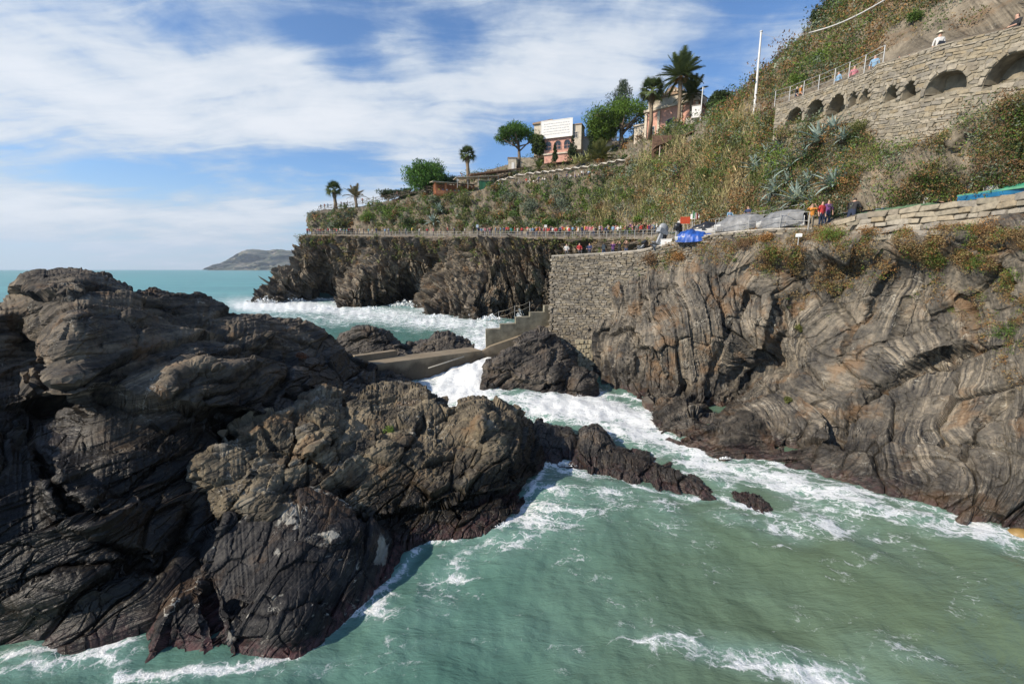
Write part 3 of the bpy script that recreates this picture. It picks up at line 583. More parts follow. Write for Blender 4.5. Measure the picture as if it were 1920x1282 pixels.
# ---- hillside: rows r0 foot .. r6 behind the skyline
HILL = [
 (640, [(438, 230), (420, 231), (404, 232), (400, 233), (399, 236), (399, 240), (420, 260)]),
 (583, [(438, 150), (420, 152), (406, 153), (401, 154), (400, 160), (400, 172), (420, 230)]),
 (592, [(438, 144), (420, 147), (404, 149), (400, 150), (399, 156), (399, 170), (420, 230)]),
 (660, [(438, 138), (415, 142), (396, 145), (393, 146), (391, 153), (390, 170), (420, 230)]),
 (730, [(438, 130), (410, 135), (384, 139), (381, 140), (379, 147), (378, 165), (420, 230)]),
 (800, [(438, 123), (405, 128), (370, 132), (366, 133), (364, 141), (352, 158), (400, 230)]),
 (860, [(438, 116), (405, 121), (368, 126), (364, 127), (361, 135), (337, 150), (380, 230)]),
 (930, [(438, 109), (400, 115), (355, 120), (351, 121), (348, 129), (315, 145), (330, 220)]),
 (1000, [(438, 102), (395, 108), (347, 114), (343, 115), (340, 124), (295, 140), (300, 220)]),
 (1080, [(438, 94), (390, 101), (339, 108), (335, 109), (331, 118), (272, 140), (280, 220)]),
 (1160, [(438, 82), (385, 91), (323, 102), (315, 103), (306, 112), (264, 135), (275, 220)]),
 (1230, [(437, 66), (380, 76), (320, 86), (285, 93), (270, 102), (247, 125), (255, 220)]),
 (1300, [(433, 48), (370, 56), (310, 64), (268, 72), (258, 80), (245, 100), (250, 200)]),
 (1360, [(428, 40), (360, 46), (290, 52), (238, 58), (227, 64), (203, 80), (205, 180)]),
 (1420, [(420, 36), (350, 40), (280, 44), (217, 48), (197, 52), (168, 66), (175, 150)]),
 (1480, [(412, 32.5), (340, 34.2), (250, 36), (189, 37), (185, 40), (114, 52), (110, 120)]),
 (1560, [(402, 28.5), (335, 29.6), (250, 31.6), (160, 33), (155, 36), (40, 46), (25, 100)]),
 (1640, [(392, 26.3), (330, 26.5), (280, 27.3), (130, 29), (124, 32), (-58, 42), (-90, 90)]),
 (1760, [(378, 23.6), (320, 23.4), (245, 23.7), (86, 25), (79, 28), (-180, 38), (-220, 80)]),
 (1920, [(358, 20.3), (300, 20.1), (175, 20.6), (52, 22), (44, 25), (-320, 33), (-360, 60)]),
 (2200, [(325, 15.8), (265, 16.1), (110, 16.6), (-60, 17.2), (-68, 20), (-560, 26), (-600, 45)])]
def inpoly(px, py, poly):
    r = np.zeros(px.shape, bool); n = len(poly)
    for i in range(n):
        x0, y0 = poly[i]; x1, y1 = poly[(i+1) % n]
        c = ((y0 > py) != (y1 > py)) & (px < (x1-x0)*(py-y0)/(y1-y0+1e-9)+x0); r ^= c
    return r
def hillside():
    cols = [[P(px, py, Y) for (py, Y) in rows] for px, rows in HILL]
    G = column_sheet(cols, 560, 7*23+1)
    N = gnormals(smooth2(G, 4)); mid = G[60, 300]
    fl = (N[60, 300] @ (mid-np.array([0, 0, H]))) > 0
    if fl: N = -N
    dist = G[..., 1]; sc = np.clip(dist/60, .35, 1.6)
    r = np.linspace(0, 6, G.shape[0])[:, None]
    flat = np.exp(-((r-3.5)/.78)**4)     # keep the terraces level
    d, s = rockify(G, (.6, -.6, .5), A=.9, fa=.12, blk=(1.6, 4.), B=.7, crack=.25, l1=.6, L1=.2, l2=.2, L2=.07, warp=1.5, fw=.1, fine=.12, seed=31)
    bx, by = proj(G); flat = np.maximum(flat, .75*sst(r, 2.8, 3.2)*(bx < 1180)); wm = smooth2((inpoly(bx, by, [(1450, 232), (1466, 196), (1640, 128), (1920, 54), (2200, -10), (2200, 90), (1900, 178), (1830, 208), (1760, 250), (1640, 285), (1628, 240), (1560, 232)])*1.0)[..., None], 3)[..., 0]
    G = G + N*(d*sc*(1-.9*flat)*(1-wm)*sst(r, 0, .25) - 1.3*wm)[..., None]
    N = gnormals(G); N = -N if fl else N
    me = np_mesh('hillside', G, gquads(*G.shape[:2], flip=not fl)); fattr(me, 's', s)
    o = mobj('hillside', me, M_hill); o['kind'] = 'structure'
    px, py = proj(G); SHEETS['hill'] = (G, N, px, py)
M_hill = rock_mat('hill_soil', (.055, .047, .035), (.15, .128, .095), (.27, .23, .17), wet=(-9, -8), algae=0, rust=.4, veins=.4, lfreq=1.6, lw=.6)
hillside()
# ---------------------------------------------------------------- sea
SHORES = [[(-300, 1345), (0, 1245), (100, 1218), (230, 1182), (300, 1150)], [(222, 1264), (330, 1266), (420, 1260), (480, 1252), (560, 1230), (650, 1154), (700, 1107), (750, 1064), (790, 1012), (900, 1004), (945, 990), (985, 938), (1012, 897), (1024, 872), (1040, 872), (1090, 884), (1150, 890), (1200, 917), (1240, 923), (1300, 933), (1356, 933)],
          [(1366, 941), (1390, 948), (1420, 958), (1445, 967), (1461, 969)], [(915, 744), (945, 757), (965, 759), (1000, 750), (1060, 742), (1085, 755), (1105, 752), (1130, 742), (1170, 740), (1215, 752), (1222, 803), (1260, 822), (1310, 846), (1362, 862), (1400, 850), (1440, 862), (1480, 880), (1520, 884), (1560, 905), (1640, 930), (1750, 958), (1800, 977), (1850, 992), (1920, 1012), (2200, 1100)],
          [(478, 566), (500, 569), (570, 562), (622, 560), (640, 577), (692, 575), (765, 567), (800, 586), (872, 599), (935, 594), (990, 594)], [(640, 728), (700, 726), (770, 712), (905, 664)], [(630, 668), (690, 664), (760, 660), (890, 650)], [(560, 615), (600, 640), (630, 660)]]
# (cx, cy, rx, ry, angle, strength) of foam fields on the water
FOAM = [(880, 700, 95, 60, -20, 1.1), (990, 640, 60, 25, -15, .6), (860, 745, 70, 25, 0, .8), (1090, 770, 130, 28, 4, .95), (1190, 800, 70, 40, 30, .75), (1010, 775, 70, 20, 10, .6), (1290, 850, 110, 30, 28, .6), (1420, 890, 120, 26, 22, .66), (1560, 925, 130, 26, 18, .62), (1720, 975, 150, 25, 14, .55), (1860, 1010, 110, 25, 12, .5), (1540, 965, 100, 40, 25, .46), (1470, 1000, 70, 30, 10, .42),
        (1640, 1010, 120, 40, 14, .3), (1330, 890, 80, 22, 25, .5), (1070, 880, 60, 18, 10, .62), (1010, 950, 60, 60, 30, .5), (1080, 960, 60, 70, 10, .36), (960, 1010, 80, 40, -20, .42), (850, 1060, 80, 40, -30, .4), (820, 1130, 90, 40, -20, .3), (700, 1130, 40, 50, -40, .45),
        (1150, 1000, 60, 60, 30, .24), (1350, 1070, 120, 50, 20, .16), (1060, 1220, 60, 40, 30, .3), (1330, 1220, 140, 30, 14, .45), (1480, 1245, 200, 40, 12, .56), (1700, 1230, 160, 40, 12, .36), (1560, 1275, 160, 30, 10, .5), (1830, 1130, 60, 30, 0, .2), (130, 1240, 130, 35, -12, .55), (200, 1215, 70, 22, -15, .5), (560, 1255, 120, 25, -12, .34), (1180, 1180, 100, 60, 40, .22), (1100, 1080, 160, 60, 30, .2), (1250, 990, 100, 40, 20, .3), (1750, 1080, 200, 50, 8, .22), (1500, 1130, 200, 60, 14, .2), (950, 1180, 160, 60, -10, .22), (760, 1220, 120, 50, -20, .24), (1150, 930, 50, 40, 30, .42), (1240, 950, 70, 20, 18, .42), (1380, 975, 70, 18, 12, .42),
        (560, 575, 130, 14, 3, 1.0), (480, 575, 70, 12, 0, .8), (700, 590, 130, 16, 3, .85), (850, 605, 130, 14, 2, .8), (620, 600, 200, 14, 3, .55), (780, 615, 110, 14, 3, .42), (930, 618, 70, 14, 0, .75), (900, 632, 70, 14, 0, .6), (540, 598, 80, 10, 8, .5), (450, 562, 60, 8, 0, .45), (430, 552, 90, 6, 0, .25), (700, 700, 60, 14, -8, .5), (640, 712, 70, 12, -5, .45), (960, 662, 40, 14, -20, .9)]
def sea():
    a = np.radians(np.linspace(62, 3.0, 285)); r = np.concatenate([H/np.tan(a), np.geomspace(H/math.tan(R(2.97)), 12000, 64)])
    th = np.radians(np.linspace(-74, 74, 720))
    RR, TH = np.meshgrid(r, th, indexing='ij')
    G = np.stack([RR*np.sin(TH), RR*np.cos(TH), 0*RR], -1)
    px, py = proj(G); vis = (G[..., 1] > 1)
    foam = np.zeros(px.shape)
    jit = 18*pn(np.stack([px*.012, py*.03, px*0], -1)); jit2 = 10*pn(np.stack([px*.012, py*.03, px*0+7], -1))
    sc = np.clip((py-505)/250, .12, 1)
    for (cx, cy, rx, ry, ang, s) in FOAM:
        s = s*.74 if cy < 636 else s
        c, sn = math.cos(R(ang)), math.sin(R(ang)); X = px+jit*sc-cx; Y = py+jit2*sc-cy
        q = ((X*c+Y*sn)/rx)**2 + ((-X*sn+Y*c)/ry)**2
        foam = np.maximum(foam, s*np.exp(-q*.75)) + .25*s*np.exp(-q)*(foam > s*.5)
    sd = np.full(px.shape, 99.)
    for pl in SHORES:
        pts = [W(*p)[:2] for p in pl]
        for p0, p1 in zip(pts[:-1], pts[1:]):
            d = p1-p0; L = d @ d; t = np.clip(((G[..., 0]-p0[0])*d[0]+(G[..., 1]-p0[1])*d[1])/L, 0, 1)
            sd = np.minimum(sd, np.hypot(G[..., 0]-p0[0]-t*d[0], G[..., 1]-p0[1]-t*d[1]))
    w = np.clip(RR*.018, .25, 3.0)
    foam = np.maximum(foam, .62*np.exp(-(sd/w)**1.3)) + .10*np.exp(-sd/(w*5))
    foam = np.where(vis, foam, 0)
    # waves
    x, y = G[..., 0], G[..., 1]; z3 = lambda f, k: np.stack([x*f, y*f, x*0+k], -1)
    dec = np.exp(-(RR/400)**2)
    q = np.stack([(x*.8+y*.6)*.35, (x*.6-y*.8)*.13, x*0], -1)
    zz = (.24*pn(q) + .13*pn(z3(.5, 2)) + .045*pn(z3(1.3, 3)) + .02*pn(z3(3.1, 4)))*np.clip(1.1-RR/150, .15, 1)
    turb = np.clip(foam, 0, 1)
    zz += turb*(.30*np.abs(pn(z3(.45, 9))) + .16*pn(z3(1.1, 5)) + .07*pn(z3(2.7, 6)))*np.clip(RR/30, .35, 1.6)
    far = sst(RR, 45, 90)
    sw = np.stack([(x*.5+y)*.11, (x-y*.5)*.03, x*0], -1)
    zz += far*dec*(.5*pn(sw) + .22*pn(z3(.2, 8)) + .35*turb*np.abs(pn(z3(.3, 12))))
    zz += 1.35*np.exp(-((x+2.4)**2/2+(y-39.6)**2/2)/9.5) + .5*np.exp(-((x-1)**2/2+(y-33)**2/2)/8)     # surge driven up the gap beside the jetty
    G[..., 2] = zz
    me = np_mesh('sea', G, gquads(*px.shape)); fattr(me, 'foam', np.clip(foam, 0, 1.2)); fattr(me, 'shal', np.exp(-((RR-12)/30)**2)*sst(np.degrees(TH), -10, 45))
    if me.polygons[1000].normal.z < 0: me.flip_normals()
    m, t, b = new_mat('sea_water')
    pos = t.add('ShaderNodeNewGeometry').outputs['Position']; fa = t.attr('foam'); sh = t.attr('shal')
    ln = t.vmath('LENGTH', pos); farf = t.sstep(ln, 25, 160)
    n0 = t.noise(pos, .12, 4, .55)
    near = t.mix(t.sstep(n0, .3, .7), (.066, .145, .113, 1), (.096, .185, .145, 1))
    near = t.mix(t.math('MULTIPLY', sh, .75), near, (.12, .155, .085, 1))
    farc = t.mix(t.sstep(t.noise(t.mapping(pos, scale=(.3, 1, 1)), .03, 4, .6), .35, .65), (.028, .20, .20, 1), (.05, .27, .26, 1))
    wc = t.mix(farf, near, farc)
    wc = t.mix(t.math('MULTIPLY', t.sstep(fa, .05, .75), .55), wc, (.23, .38, .33, 1))     # aerated water
    t.put(b.inputs['Base Color'], wc); b.inputs['IOR'].default_value = 1.33
    t.put(b.inputs['Roughness'], t.mixf(farf, .10, .32))
    # ripples
    rot = t.mapping(pos, rot=(0, 0, R(-52)), scale=(.45, 1.3, 1))
    rp = t.math('ADD', t.noise(rot, 1.3, 7, .6, .5), t.math('MULTIPLY', t.noise(t.mapping(pos, rot=(0, 0, R(20)), scale=(.7, 1.2, 1)), 4.0, 5, .6, .3), .35))
    nrm = t.bump(rp, .55, .22)
    t.put(b.inputs['Normal'], nrm)
    # foam: lace of warped cells plus streaks along the current
    wv = t.vmath('SCALE', t.vmath('SUBTRACT', t.noise(pos, .8, 5, .6, out=1), (.5, .5, .5)), scale=1.7)
    pw = t.vmath('ADD', pos, wv); far2 = t.mapping(pw, rot=(0, 0, R(-55)), scale=(.55, 1.25, 1))
    e1 = t.voro(far2, .9, 'DISTANCE_TO_EDGE'); e2 = t.voro(t.vmath('ADD', pw, (5, 3, 0)), 2.6, 'DISTANCE_TO_EDGE')
    lace = t.math('MAXIMUM', t.math('SUBTRACT', 1.0, t.math('MULTIPLY', e1, 7.0)), t.math('MULTIPLY', t.math('SUBTRACT', 1.0, t.math('MULTIPLY', e2, 7.5)), .85)); lace = t.math('MAXIMUM', lace, 0.0)
    fb = t.noise(t.mapping(pw, rot=(0, 0, R(-55)), scale=(.45, 1.5, 1)), .9, 9, .68, .4)
    fs = t.noise(pos, 6.0, 5, .7)
    pat = t.math('ADD', t.math('MULTIPLY', fb, 1.05), t.math('MULTIPLY', lace, .24)); pat = t.math('ADD', pat, t.math('MULTIPLY', t.math('SUBTRACT', fs, .5), .35))
    th_ = t.math('SUBTRACT', .945, t.math('MULTIPLY', fa, .68))
    mk = t.sstep(t.math('SUBTRACT', pat, th_), -.04, .22)
    # sprinkle of distant whitecaps
    wcap = t.math('MULTIPLY', t.sstep(t.noise(t.mapping(pos, scale=(.5, 1.6, 1)), .09, 7, .7), .70, .76), t.math('MULTIPLY', farf, t.math('SUBTRACT', 1.0, t.sstep(ln, 250, 900))))
    mk = t.math('MAXIMUM', mk, t.math('MULTIPLY', wcap, .6))
    fo = t.add('ShaderNodeBsdfPrincipled'); fo.inputs['Base Color'].default_value = (.80, .83, .83, 1); fo.inputs['Roughness'].default_value = .75
    t.put(fo.inputs['Normal'], t.bump(t.math('ADD', t.math('MULTIPLY', fb, 1.4), t.math('MULTIPLY', fs, .3)), .8, .30))
    mx = t.add('ShaderNodeMixShader'); t.put(mx.inputs[0], mk); t.l.new(b.outputs[0], mx.inputs[1]); t.l.new(fo.outputs[0], mx.inputs[2])
    t.l.new(mx.outputs[0], t.n['Material Output'].inputs[0])
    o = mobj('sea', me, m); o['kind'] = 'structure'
sea()
# ---- spray thrown up where the swell meets the far cliff
def spray():
    m, t, b = new_mat('spray'); b.inputs['Base Color'].default_value = (.82, .85, .86, 1); b.inputs['Roughness'].default_value = .8
    V_ = []; T_ = []
    for (px, py, w, h, n) in [(500, 566, 22, 14, 900), (545, 563, 25, 11, 900), (600, 560, 25, 5, 300), (760, 572, 28, 13, 1000), (790, 575, 20, 8, 400), (880, 595, 14, 10, 500), (920, 597, 16, 11, 600), (610, 577, 22, 7, 300), (975, 592, 8, 16, 300), (700, 577, 30, 5, 300), (820, 592, 20, 6, 300)]:
        x = RNG.normal(px, w*.5, n); u = RNG.random(n)**1.8
        y = py + 2 - u*h*(.4+.6*np.abs(np.sin(x*.23)))*np.exp(-((x-px)/w)**2) ; base = W(x, np.full(n, py+2.)); Yd = base[:, 1] + RNG.normal(0, 1.2, n)
        c = P(x, y, Yd - 1.0); s = RNG.uniform(.10, .34, n)
        d = unit(RNG.normal(size=(n, 3, 3)))*s[:, None, None]
        b0 = sum(len(a) for a in V_)*1; V_.append((c[:, None]+d).reshape(-1, 3)); T_.append(b0 + np.arange(n*3).reshape(-1, 3))
    # nearer splashes in the channel and at rock feet
    for (px, py, w, h, n) in [(850, 690, 30, 10, 300), (1085, 745, 14, 8, 250), (975, 748, 16, 8, 250), (1360, 858, 12, 5, 300), (1060, 872, 22, 7, 350), (1450, 868, 14, 6, 300), (945, 985, 16, 10, 400), (1220, 800, 14, 8, 500)]:
        x = RNG.normal(px, w*.5, n); u = RNG.random(n)**2.2
        y = py + 2 - u*h*np.exp(-((x-px)/w)**2); base = W(x, np.full(n, py+2.)); Yd = base[:, 1] + RNG.normal(0, .25, n)
        c = P(x, y, Yd - .2); s = RNG.uniform(.008, .03, n)*np.clip(Yd/15, 1, 2)
        d = unit(RNG.normal(size=(n, 3, 3)))*s[:, None, None]
        b0 = sum(len(a) for a in V_); V_.append((c[:, None]+d).reshape(-1, 3)); T_.append(b0 + np.arange(n*3).reshape(-1, 3))
    me = np_mesh('sea_spray', np.concatenate(V_), None, np.concatenate(T_)); o = mobj('sea_spray', me, m); tag(o, 'white spray and droplets thrown up along the rock feet', 'spray', kind='stuff')
spray()
# ---- headland far across the bay
def headland():
    xs = np.linspace(392, 760, 300); sky = poly_interp([(392, 505), (400, 500), (412, 494), (428, 486), (445, 475), (462, 468), (478, 467), (500, 470), (520, 467), (545, 470), (565, 463), (600, 452), (680, 430), (760, 420)], xs)
    sky = sky + 1.2*pn(np.stack([xs*.12, xs*0, xs*0], -1)) + .7*pn(np.stack([xs*.4, xs*0, xs*0+4], -1))
    v = np.linspace(0, 1, 70)[:, None]; t3 = P(xs, sky, np.full(len(xs), 4700.)); b3 = P(xs, np.full(len(xs), 506.), np.full(len(xs), 4250.)); b3[:, 2] = -3
    G = t3[None]*(1-v[..., None]) + b3[None]*v[..., None]
    G[..., 1] += 220*fbm(G*np.array([.004, .004, .006]), 5)*np.sin(v*math.pi)**.6
    back = t3.copy(); back[:, 1] += 500; back[:, 2] = -3
    G = np.concatenate([back[None], G])
    me = np_mesh('headland', G, gquads(*G.shape[:2])); fattr(me, 's', G[..., 2]*.02)
    m, t, b = new_mat('headland'); pos = t.add('ShaderNodeNewGeometry').outputs['Position']
    n = t.noise(pos, .012, 7, .62); t.put(b.inputs['Base Color'], t.ramp(n, [(.38, (.045, .06, .03)), (.55, (.10, .095, .06)), (.68, (.28, .24, .19))])); b.inputs['Roughness'].default_value = .95
    mobj('headland', me, m)['kind'] = 'structure'
headland()
# ---------------------------------------------------------------- path, quay and terrace floors
def strip(name, A, B, mat, n=200, thick=0, rows=6, rough=.03):
    A, B = np.array(A, float), np.array(B, float)
    def rs(Q):
        d = np.concatenate([[0], np.cumsum(np.linalg.norm(np.diff(Q, axis=0), axis=1))]); u = np.linspace(0, d[-1], n)
        return np.stack([np.interp(u, d, Q[:, c]) for c in range(3)], 1)
    A, B = rs(A), rs(B); v = np.linspace(0, 1, rows)[:, None, None]
    G = A[None]*(1-v)+B[None]*v; G[..., 2] += rough*pn(G*.8)
    sk = A.copy(); sk[:, 2] -= .25
    G = np.concatenate([sk[None], G]); me = np_mesh(name, G, gquads(*G.shape[:2]), smooth=False); fattr(me, 's', G[..., 2])
    if me.polygons[len(me.polygons)//2].normal.z < 0: me.flip_normals()
    o = mobj(name, me, mat); o['kind'] = 'structure'; return o
M_conc = plain('path_concrete', (.18, .155, .12), .85, .25, .8, .3)
PATH_OUT = [(578, 440.5, 146), (590, 440.5, 142), (640, 440.5, 136), (690, 441.5, 128), (730, 442.5, 122), (780, 442.5, 116), (830, 443.5, 110), (880, 443.5, 104), (930, 443.5, 99), (990, 445.5, 94), (1050, 445.5, 90), (1130, 445.5, 81), (1240, 445.5, 64), (1262, 444, 55)]
PATH_IN = [(583, 438, 151), (592, 438, 145), (660, 438, 139), (730, 438, 131), (800, 438, 124), (860, 438, 117), (930, 438, 110), (1000, 438, 103), (1080, 438, 95), (1160, 438, 83), (1230, 437, 67), (1290, 434, 52)]
strip('cliff_path', [P(*p) for p in PATH_OUT], [P(*p) for p in PATH_IN], M_conc)
QUAY_OUT = [(1034, 481, 43), (1130, 476, 41.4), (1200, 471, 39.6), (1260, 456, 37.2), (1340, 439, 33.8), (1440, 430, 31.1), (1520, 430, 27.6), (1575, 424, 26.4), (1600, 418, 25.8), (1700, 405, 24.2), (1800, 396, 22.1), (1920, 383, 19.7), (2200, 345, 15.3)]
qo = [P(*p) for p in QUAY_OUT]; qi = [qo[0]+(2, 9, 0), qo[1]+(3, 9, 0), qo[2]+(4, 10, .1), P(1262, 444, 54), P(1300, 433, 48.6), P(1360, 428, 40.5), P(1420, 420, 36.5), P(1480, 412, 33), P(1560, 402, 29), P(1640, 392, 27), P(1760, 378, 24.5), P(1920, 358, 21), P(2200, 325, 16.3)]
strip('quay', [q+np.array([0, 0, .02]) for q in qo], qi, M_conc)
# ---------------------------------------------------------------- vegetation
SC.cycles.max_bounces = 5; SC.cycles.diffuse_bounces = 2; SC.cycles.glossy_bounces = 2; SC.cycles.transmission_bounces = 2
def foliage_mat():
    m, t, b = new_mat('foliage'); c = t.attr('Col', 'Color')
    t.put(b.inputs['Base Color'], c); b.inputs['Roughness'].default_value = .65; b.inputs['Specular IOR Level'].default_value = .2
    tr = t.add('ShaderNodeBsdfTranslucent'); t.put(tr.inputs[0], c)
    mx = t.add('ShaderNodeMixShader'); mx.inputs[0].default_value = .22; t.l.new(b.outputs[0], mx.inputs[1]); t.l.new(tr.outputs[0], mx.inputs[2])
    t.l.new(mx.outputs[0], t.n['Material Output'].inputs[0]); return m
M_fol = foliage_mat()
M_bark = plain('bark', (.13, .10, .075), .9, .3, 4, .4); M_palmbark = plain('palm_bark', (.20, .15, .10), .9, .3, 6, .5)
def depth_of(p): return p[1]*cp - (p[2]-H)*sp
def mpp(px, py, Y): return float(depth_of(P(px, py, Y)))/F
def leaf_tris(c, L, Wd, col, up=0.0, dirs=None, jit=.22):
    """one slim triangle per centre; returns verts, colours"""
    n = len(c); a = unit(RNG.normal(size=(n, 3)) + np.array([0, 0, up])) if dirs is None else dirs
    b = unit(np.cross(a, RNG.normal(size=(n, 3))) + 1e-9)
    L = np.broadcast_to(L, n)[:, None]; Wd = np.broadcast_to(Wd, n)[:, None]
    v = np.stack([c + a*L*.6, c - a*L*.4 + b*Wd, c - a*L*.4 - b*Wd], 1).reshape(-1, 3)
    k = np.clip(1 + RNG.normal(0, jit, (n, 1)), .45, 1.7); cc = np.repeat(col*k, 3, 0)
    return v, cc
class Leaves:
    def __init__(s): s.v = []; s.c = []
    def add(s, v, c): s.v.append(v); s.c.append(c)
    def clumps(s, cen, rad, n, size, col, sq=.8, up=.2, shell=.55, slim=.35):
        cen = np.asarray(cen, float); m = len(cen); rad = np.broadcast_to(rad, m); size = np.broadcast_to(size, m); col = np.broadcast_to(col, (m, 3))
        d = unit(RNG.normal(size=(m*n, 3))); r = (shell + (1-shell)*RNG.random((m*n, 1))**.6)*np.repeat(rad, n)[:, None]
        p = np.repeat(cen, n, 0) + d*r*np.array([1, 1, sq]); z = np.repeat(size, n)*RNG.uniform(.6, 1.4, m*n)
        v, c = leaf_tris(p, z*1.7, z*slim*1.4, np.repeat(col, n, 0), up); s.add(v, c); return s
    def build(s, name, parent=None, loc=None):
        v = np.concatenate(s.v); c = np.concatenate(s.c)
        if loc is not None: v = v - np.asarray(loc)
        me = np_mesh(name, v, None, np.arange(len(v)).reshape(-1, 3), smooth=False); cattr(me, 'Col', c)
        return mobj(name, me, M_fol, parent)
PAL = {k_: tuple(1.15*x for x in v_) for k_, v_ in dict(olive=(.105, .115, .035), green=(.075, .125, .028), bright=(.11, .17, .03), dry=(.27, .205, .10), straw=(.34, .27, .14), brown=(.17, .105, .055), rust=(.25, .135, .05), grey=(.15, .18, .125), dark=(.04, .06, .022), pine=(.06, .13, .022), cyp=(.05, .07, .04), euph=(.16, .19, .06)).items()}
def weights_area(G, px, py):
    ax = np.abs(np.gradient(px, axis=1)*np.gradient(py, axis=0) - np.gradient(px, axis=0)*np.gradient(py, axis=1)); return ax
def scatter(sheet, n, mask):
    G, N, px, py = SHEETS[sheet]; w = np.clip(weights_area(G, px, py), 0, 40)*mask(px, py, G, N); w = w.ravel(); w = w/w.sum()
    i = RNG.choice(len(w), n, p=w); return G.reshape(-1, 3)[i], N.reshape(-1, 3)[i], px.ravel()[i], py.ravel()[i]
def surf(sheet, px, py):
    G, N, X, Y = SHEETS[sheet]; d = (X-px)**2 + (Y-py)**2 + (G[..., 1]*.02)**2; i = np.unravel_index(np.argmin(d), d.shape); return G[i].copy(), N[i].copy()
def nz2(px, py, f, k): return pn(np.stack([px*f, py*f, px*0+k], -1))
def inpoly(px, py, poly):
    r = np.zeros(px.shape, bool); n = len(poly)
    for i in range(n):
        x0, y0 = poly[i]; x1, y1 = poly[(i+1) % n]
        c = ((y0 > py) != (y1 > py)) & (px < (x1-x0)*(py-y0)/(y1-y0+1e-9)+x0); r ^= c
    return r
REED = [(1105, 432), (1110, 385), (1180, 322), (1215, 275), (1260, 262), (1310, 290), (1330, 250), (1400, 215), (1455, 240), (1440, 330), (1420, 400), (1330, 425), (1240, 432)]
BARE = [[(1590, 395), (1620, 330), (1660, 290), (1720, 275), (1760, 300), (1700, 340), (1660, 390)], [(1760, 330), (1780, 240), (1840, 230), (1830, 330)], [(1660, 60), (1760, 10), (1920, -60), (2000, 40), (1760, 70), (1640, 118)]]
WALLPOLY = [(1462, 225), (1470, 190), (1640, 122), (1920, 48), (2100, 0), (2100, 100), (1900, 170), (1830, 200), (1760, 240), (1640, 275), (1625, 222), (1560, 222)]
def ground_cover():
    def hm(px, py, G, N):
        m = ((py < 436) & (px > 578) & (py > -40) & (px < 2000)).astype(float)
        for b in BARE: m = np.where(inpoly(px, py, b), m*.12, m)
        m = np.where(inpoly(px, py, WALLPOLY), 0, m)
        m = m*np.clip(.75+1.0*nz2(px, py, .02, 3), .15, 1)
        r = np.linspace(0, 6, G.shape[0])[:, None]; m = m*np.where((r > 2.95) & (r < 4.05) & (px > 1460), 0, 1)*np.where((r > 2.95) & (r < 4.05), .12, 1)*np.where((r > 2.62) & (r < 4.05) & (px < 1170), 0, 1)*np.where((r > 4) & (px < 870), 0, 1)*np.where((r > 4) & (px < 1180), .5, 1)
        return m
    n = 9500; c, nr, px, py = scatter('hill', n, hm)
    k = nz2(px, py, .018, 5) + .6*nz2(px, py, .06, 8) + RNG.normal(0, .22, n)
    keys = ['brown', 'dry', 'olive', 'euph', 'green', 'grey', 'rust', 'dark', 'bright']; pal = np.array([PAL[q] for q in keys])
    idx = np.select([k < -.6, k < -.35, k < .05, k < .25, k < .45], [0, 1, 2, 3, 5], 4)
    right = px > 1430; u = RNG.random(n)
    idx = np.where(right & (u < .30), 1, idx); idx = np.where(right & (u > .90), 6, idx); idx = np.where(u < .10, 8, idx); idx = np.where((u > .3) & (u < .45), 4, idx); idx = np.where(~right & (u > .62) & (u < .8) & (px < 1120), np.where(u > .71, 8, 4), idx); idx = np.where(~right & (u > .86), 5, idx); idx = np.where((u > .48) & (u < .54), 7, idx); idx = np.where(inpoly(px, py, REED) & (u < .45), 1, idx)
    Y = c[:, 1]; rad = np.clip(Y*.0105, .16, 1.25)*RNG.uniform(.55, 1.45, n); size = np.clip(Y*.0019, .035, .26)
    L = Leaves(); L.clumps(c + nr*rad[:, None]*.35 + np.array([0, 0, .15])*rad[:, None], rad, 24, size, pal[idx], .85, .25, .35, .3)
    # thicker patches of one kind
    n = 1500; c, nr, px, py = scatter('hill', n, hm); Y = c[:, 1]; k = nz2(px, py, .022, 91)*1.5 + .5*nz2(px, py, .07, 95)
    idx = np.select([k < -.6, k < -.25, k < .0, k < .3, k < .6], [7, 0, 4, 5, 2], 8); idx = np.where(RNG.random(n) < .12, 6, idx)
    rad = np.clip(Y*.020, .35, 1.35)*RNG.uniform(.6, 1.35, n)*np.where(px > 1230, 1.45, 1); size = np.clip(Y*.0024, .05, .26)
    L.clumps(c + nr*rad[:, None]*.35, rad, 90, size, pal[idx]*RNG.uniform(.75, 1.2, (n, 1)), .75, .2, .3, .4)
    o = L.build('ground_cover'); tag(o, 'scrub of low green and dry brown plants covering the hillside', 'scrub', kind='stuff')
    # reeds and tall dry grass
    def rm(px, py, G, N): return (inpoly(px, py, REED)*np.clip(.8+nz2(px, py, .02, 13), .2, 1)).astype(float)
    n = 4600; c, nr, px, py = scatter('hill', n, rm); Y = c[:, 1]; h = RNG.uniform(1.0, 2.6, n)*np.clip(Y/55, .7, 1.3)
    lean = unit(np.stack([RNG.normal(-.12, .25, n), RNG.normal(-.1, .2, n), np.ones(n)], 1)); w = Y*.0011
    g = np.clip(nz2(px, py, .025, 21)*1.4+.48 + RNG.normal(0, .15, n), 0, 1)[:, None]; g = np.where((px < 1190)[:, None], g*1.15+.15, g).clip(0, 1)
    col = np.array(PAL['straw'])*(1-g) + np.array((.12, .15, .045))*g
    L = Leaves(); v, cc = leaf_tris(c + lean*h[:, None]*.4, h, w, col, dirs=lean); L.add(v, cc)
    v, cc = leaf_tris(c + lean*h[:, None]*RNG.uniform(.4, .9, (n, 1)), h*.35, w*1.2, col*1.05, dirs=unit(lean + RNG.normal(0, .6, (n, 3)))); L.add(v, cc)
    o = L.build('reeds'); tag(o, 'tall straw coloured reeds and dry grass on the middle slope', 'reeds', kind='stuff')
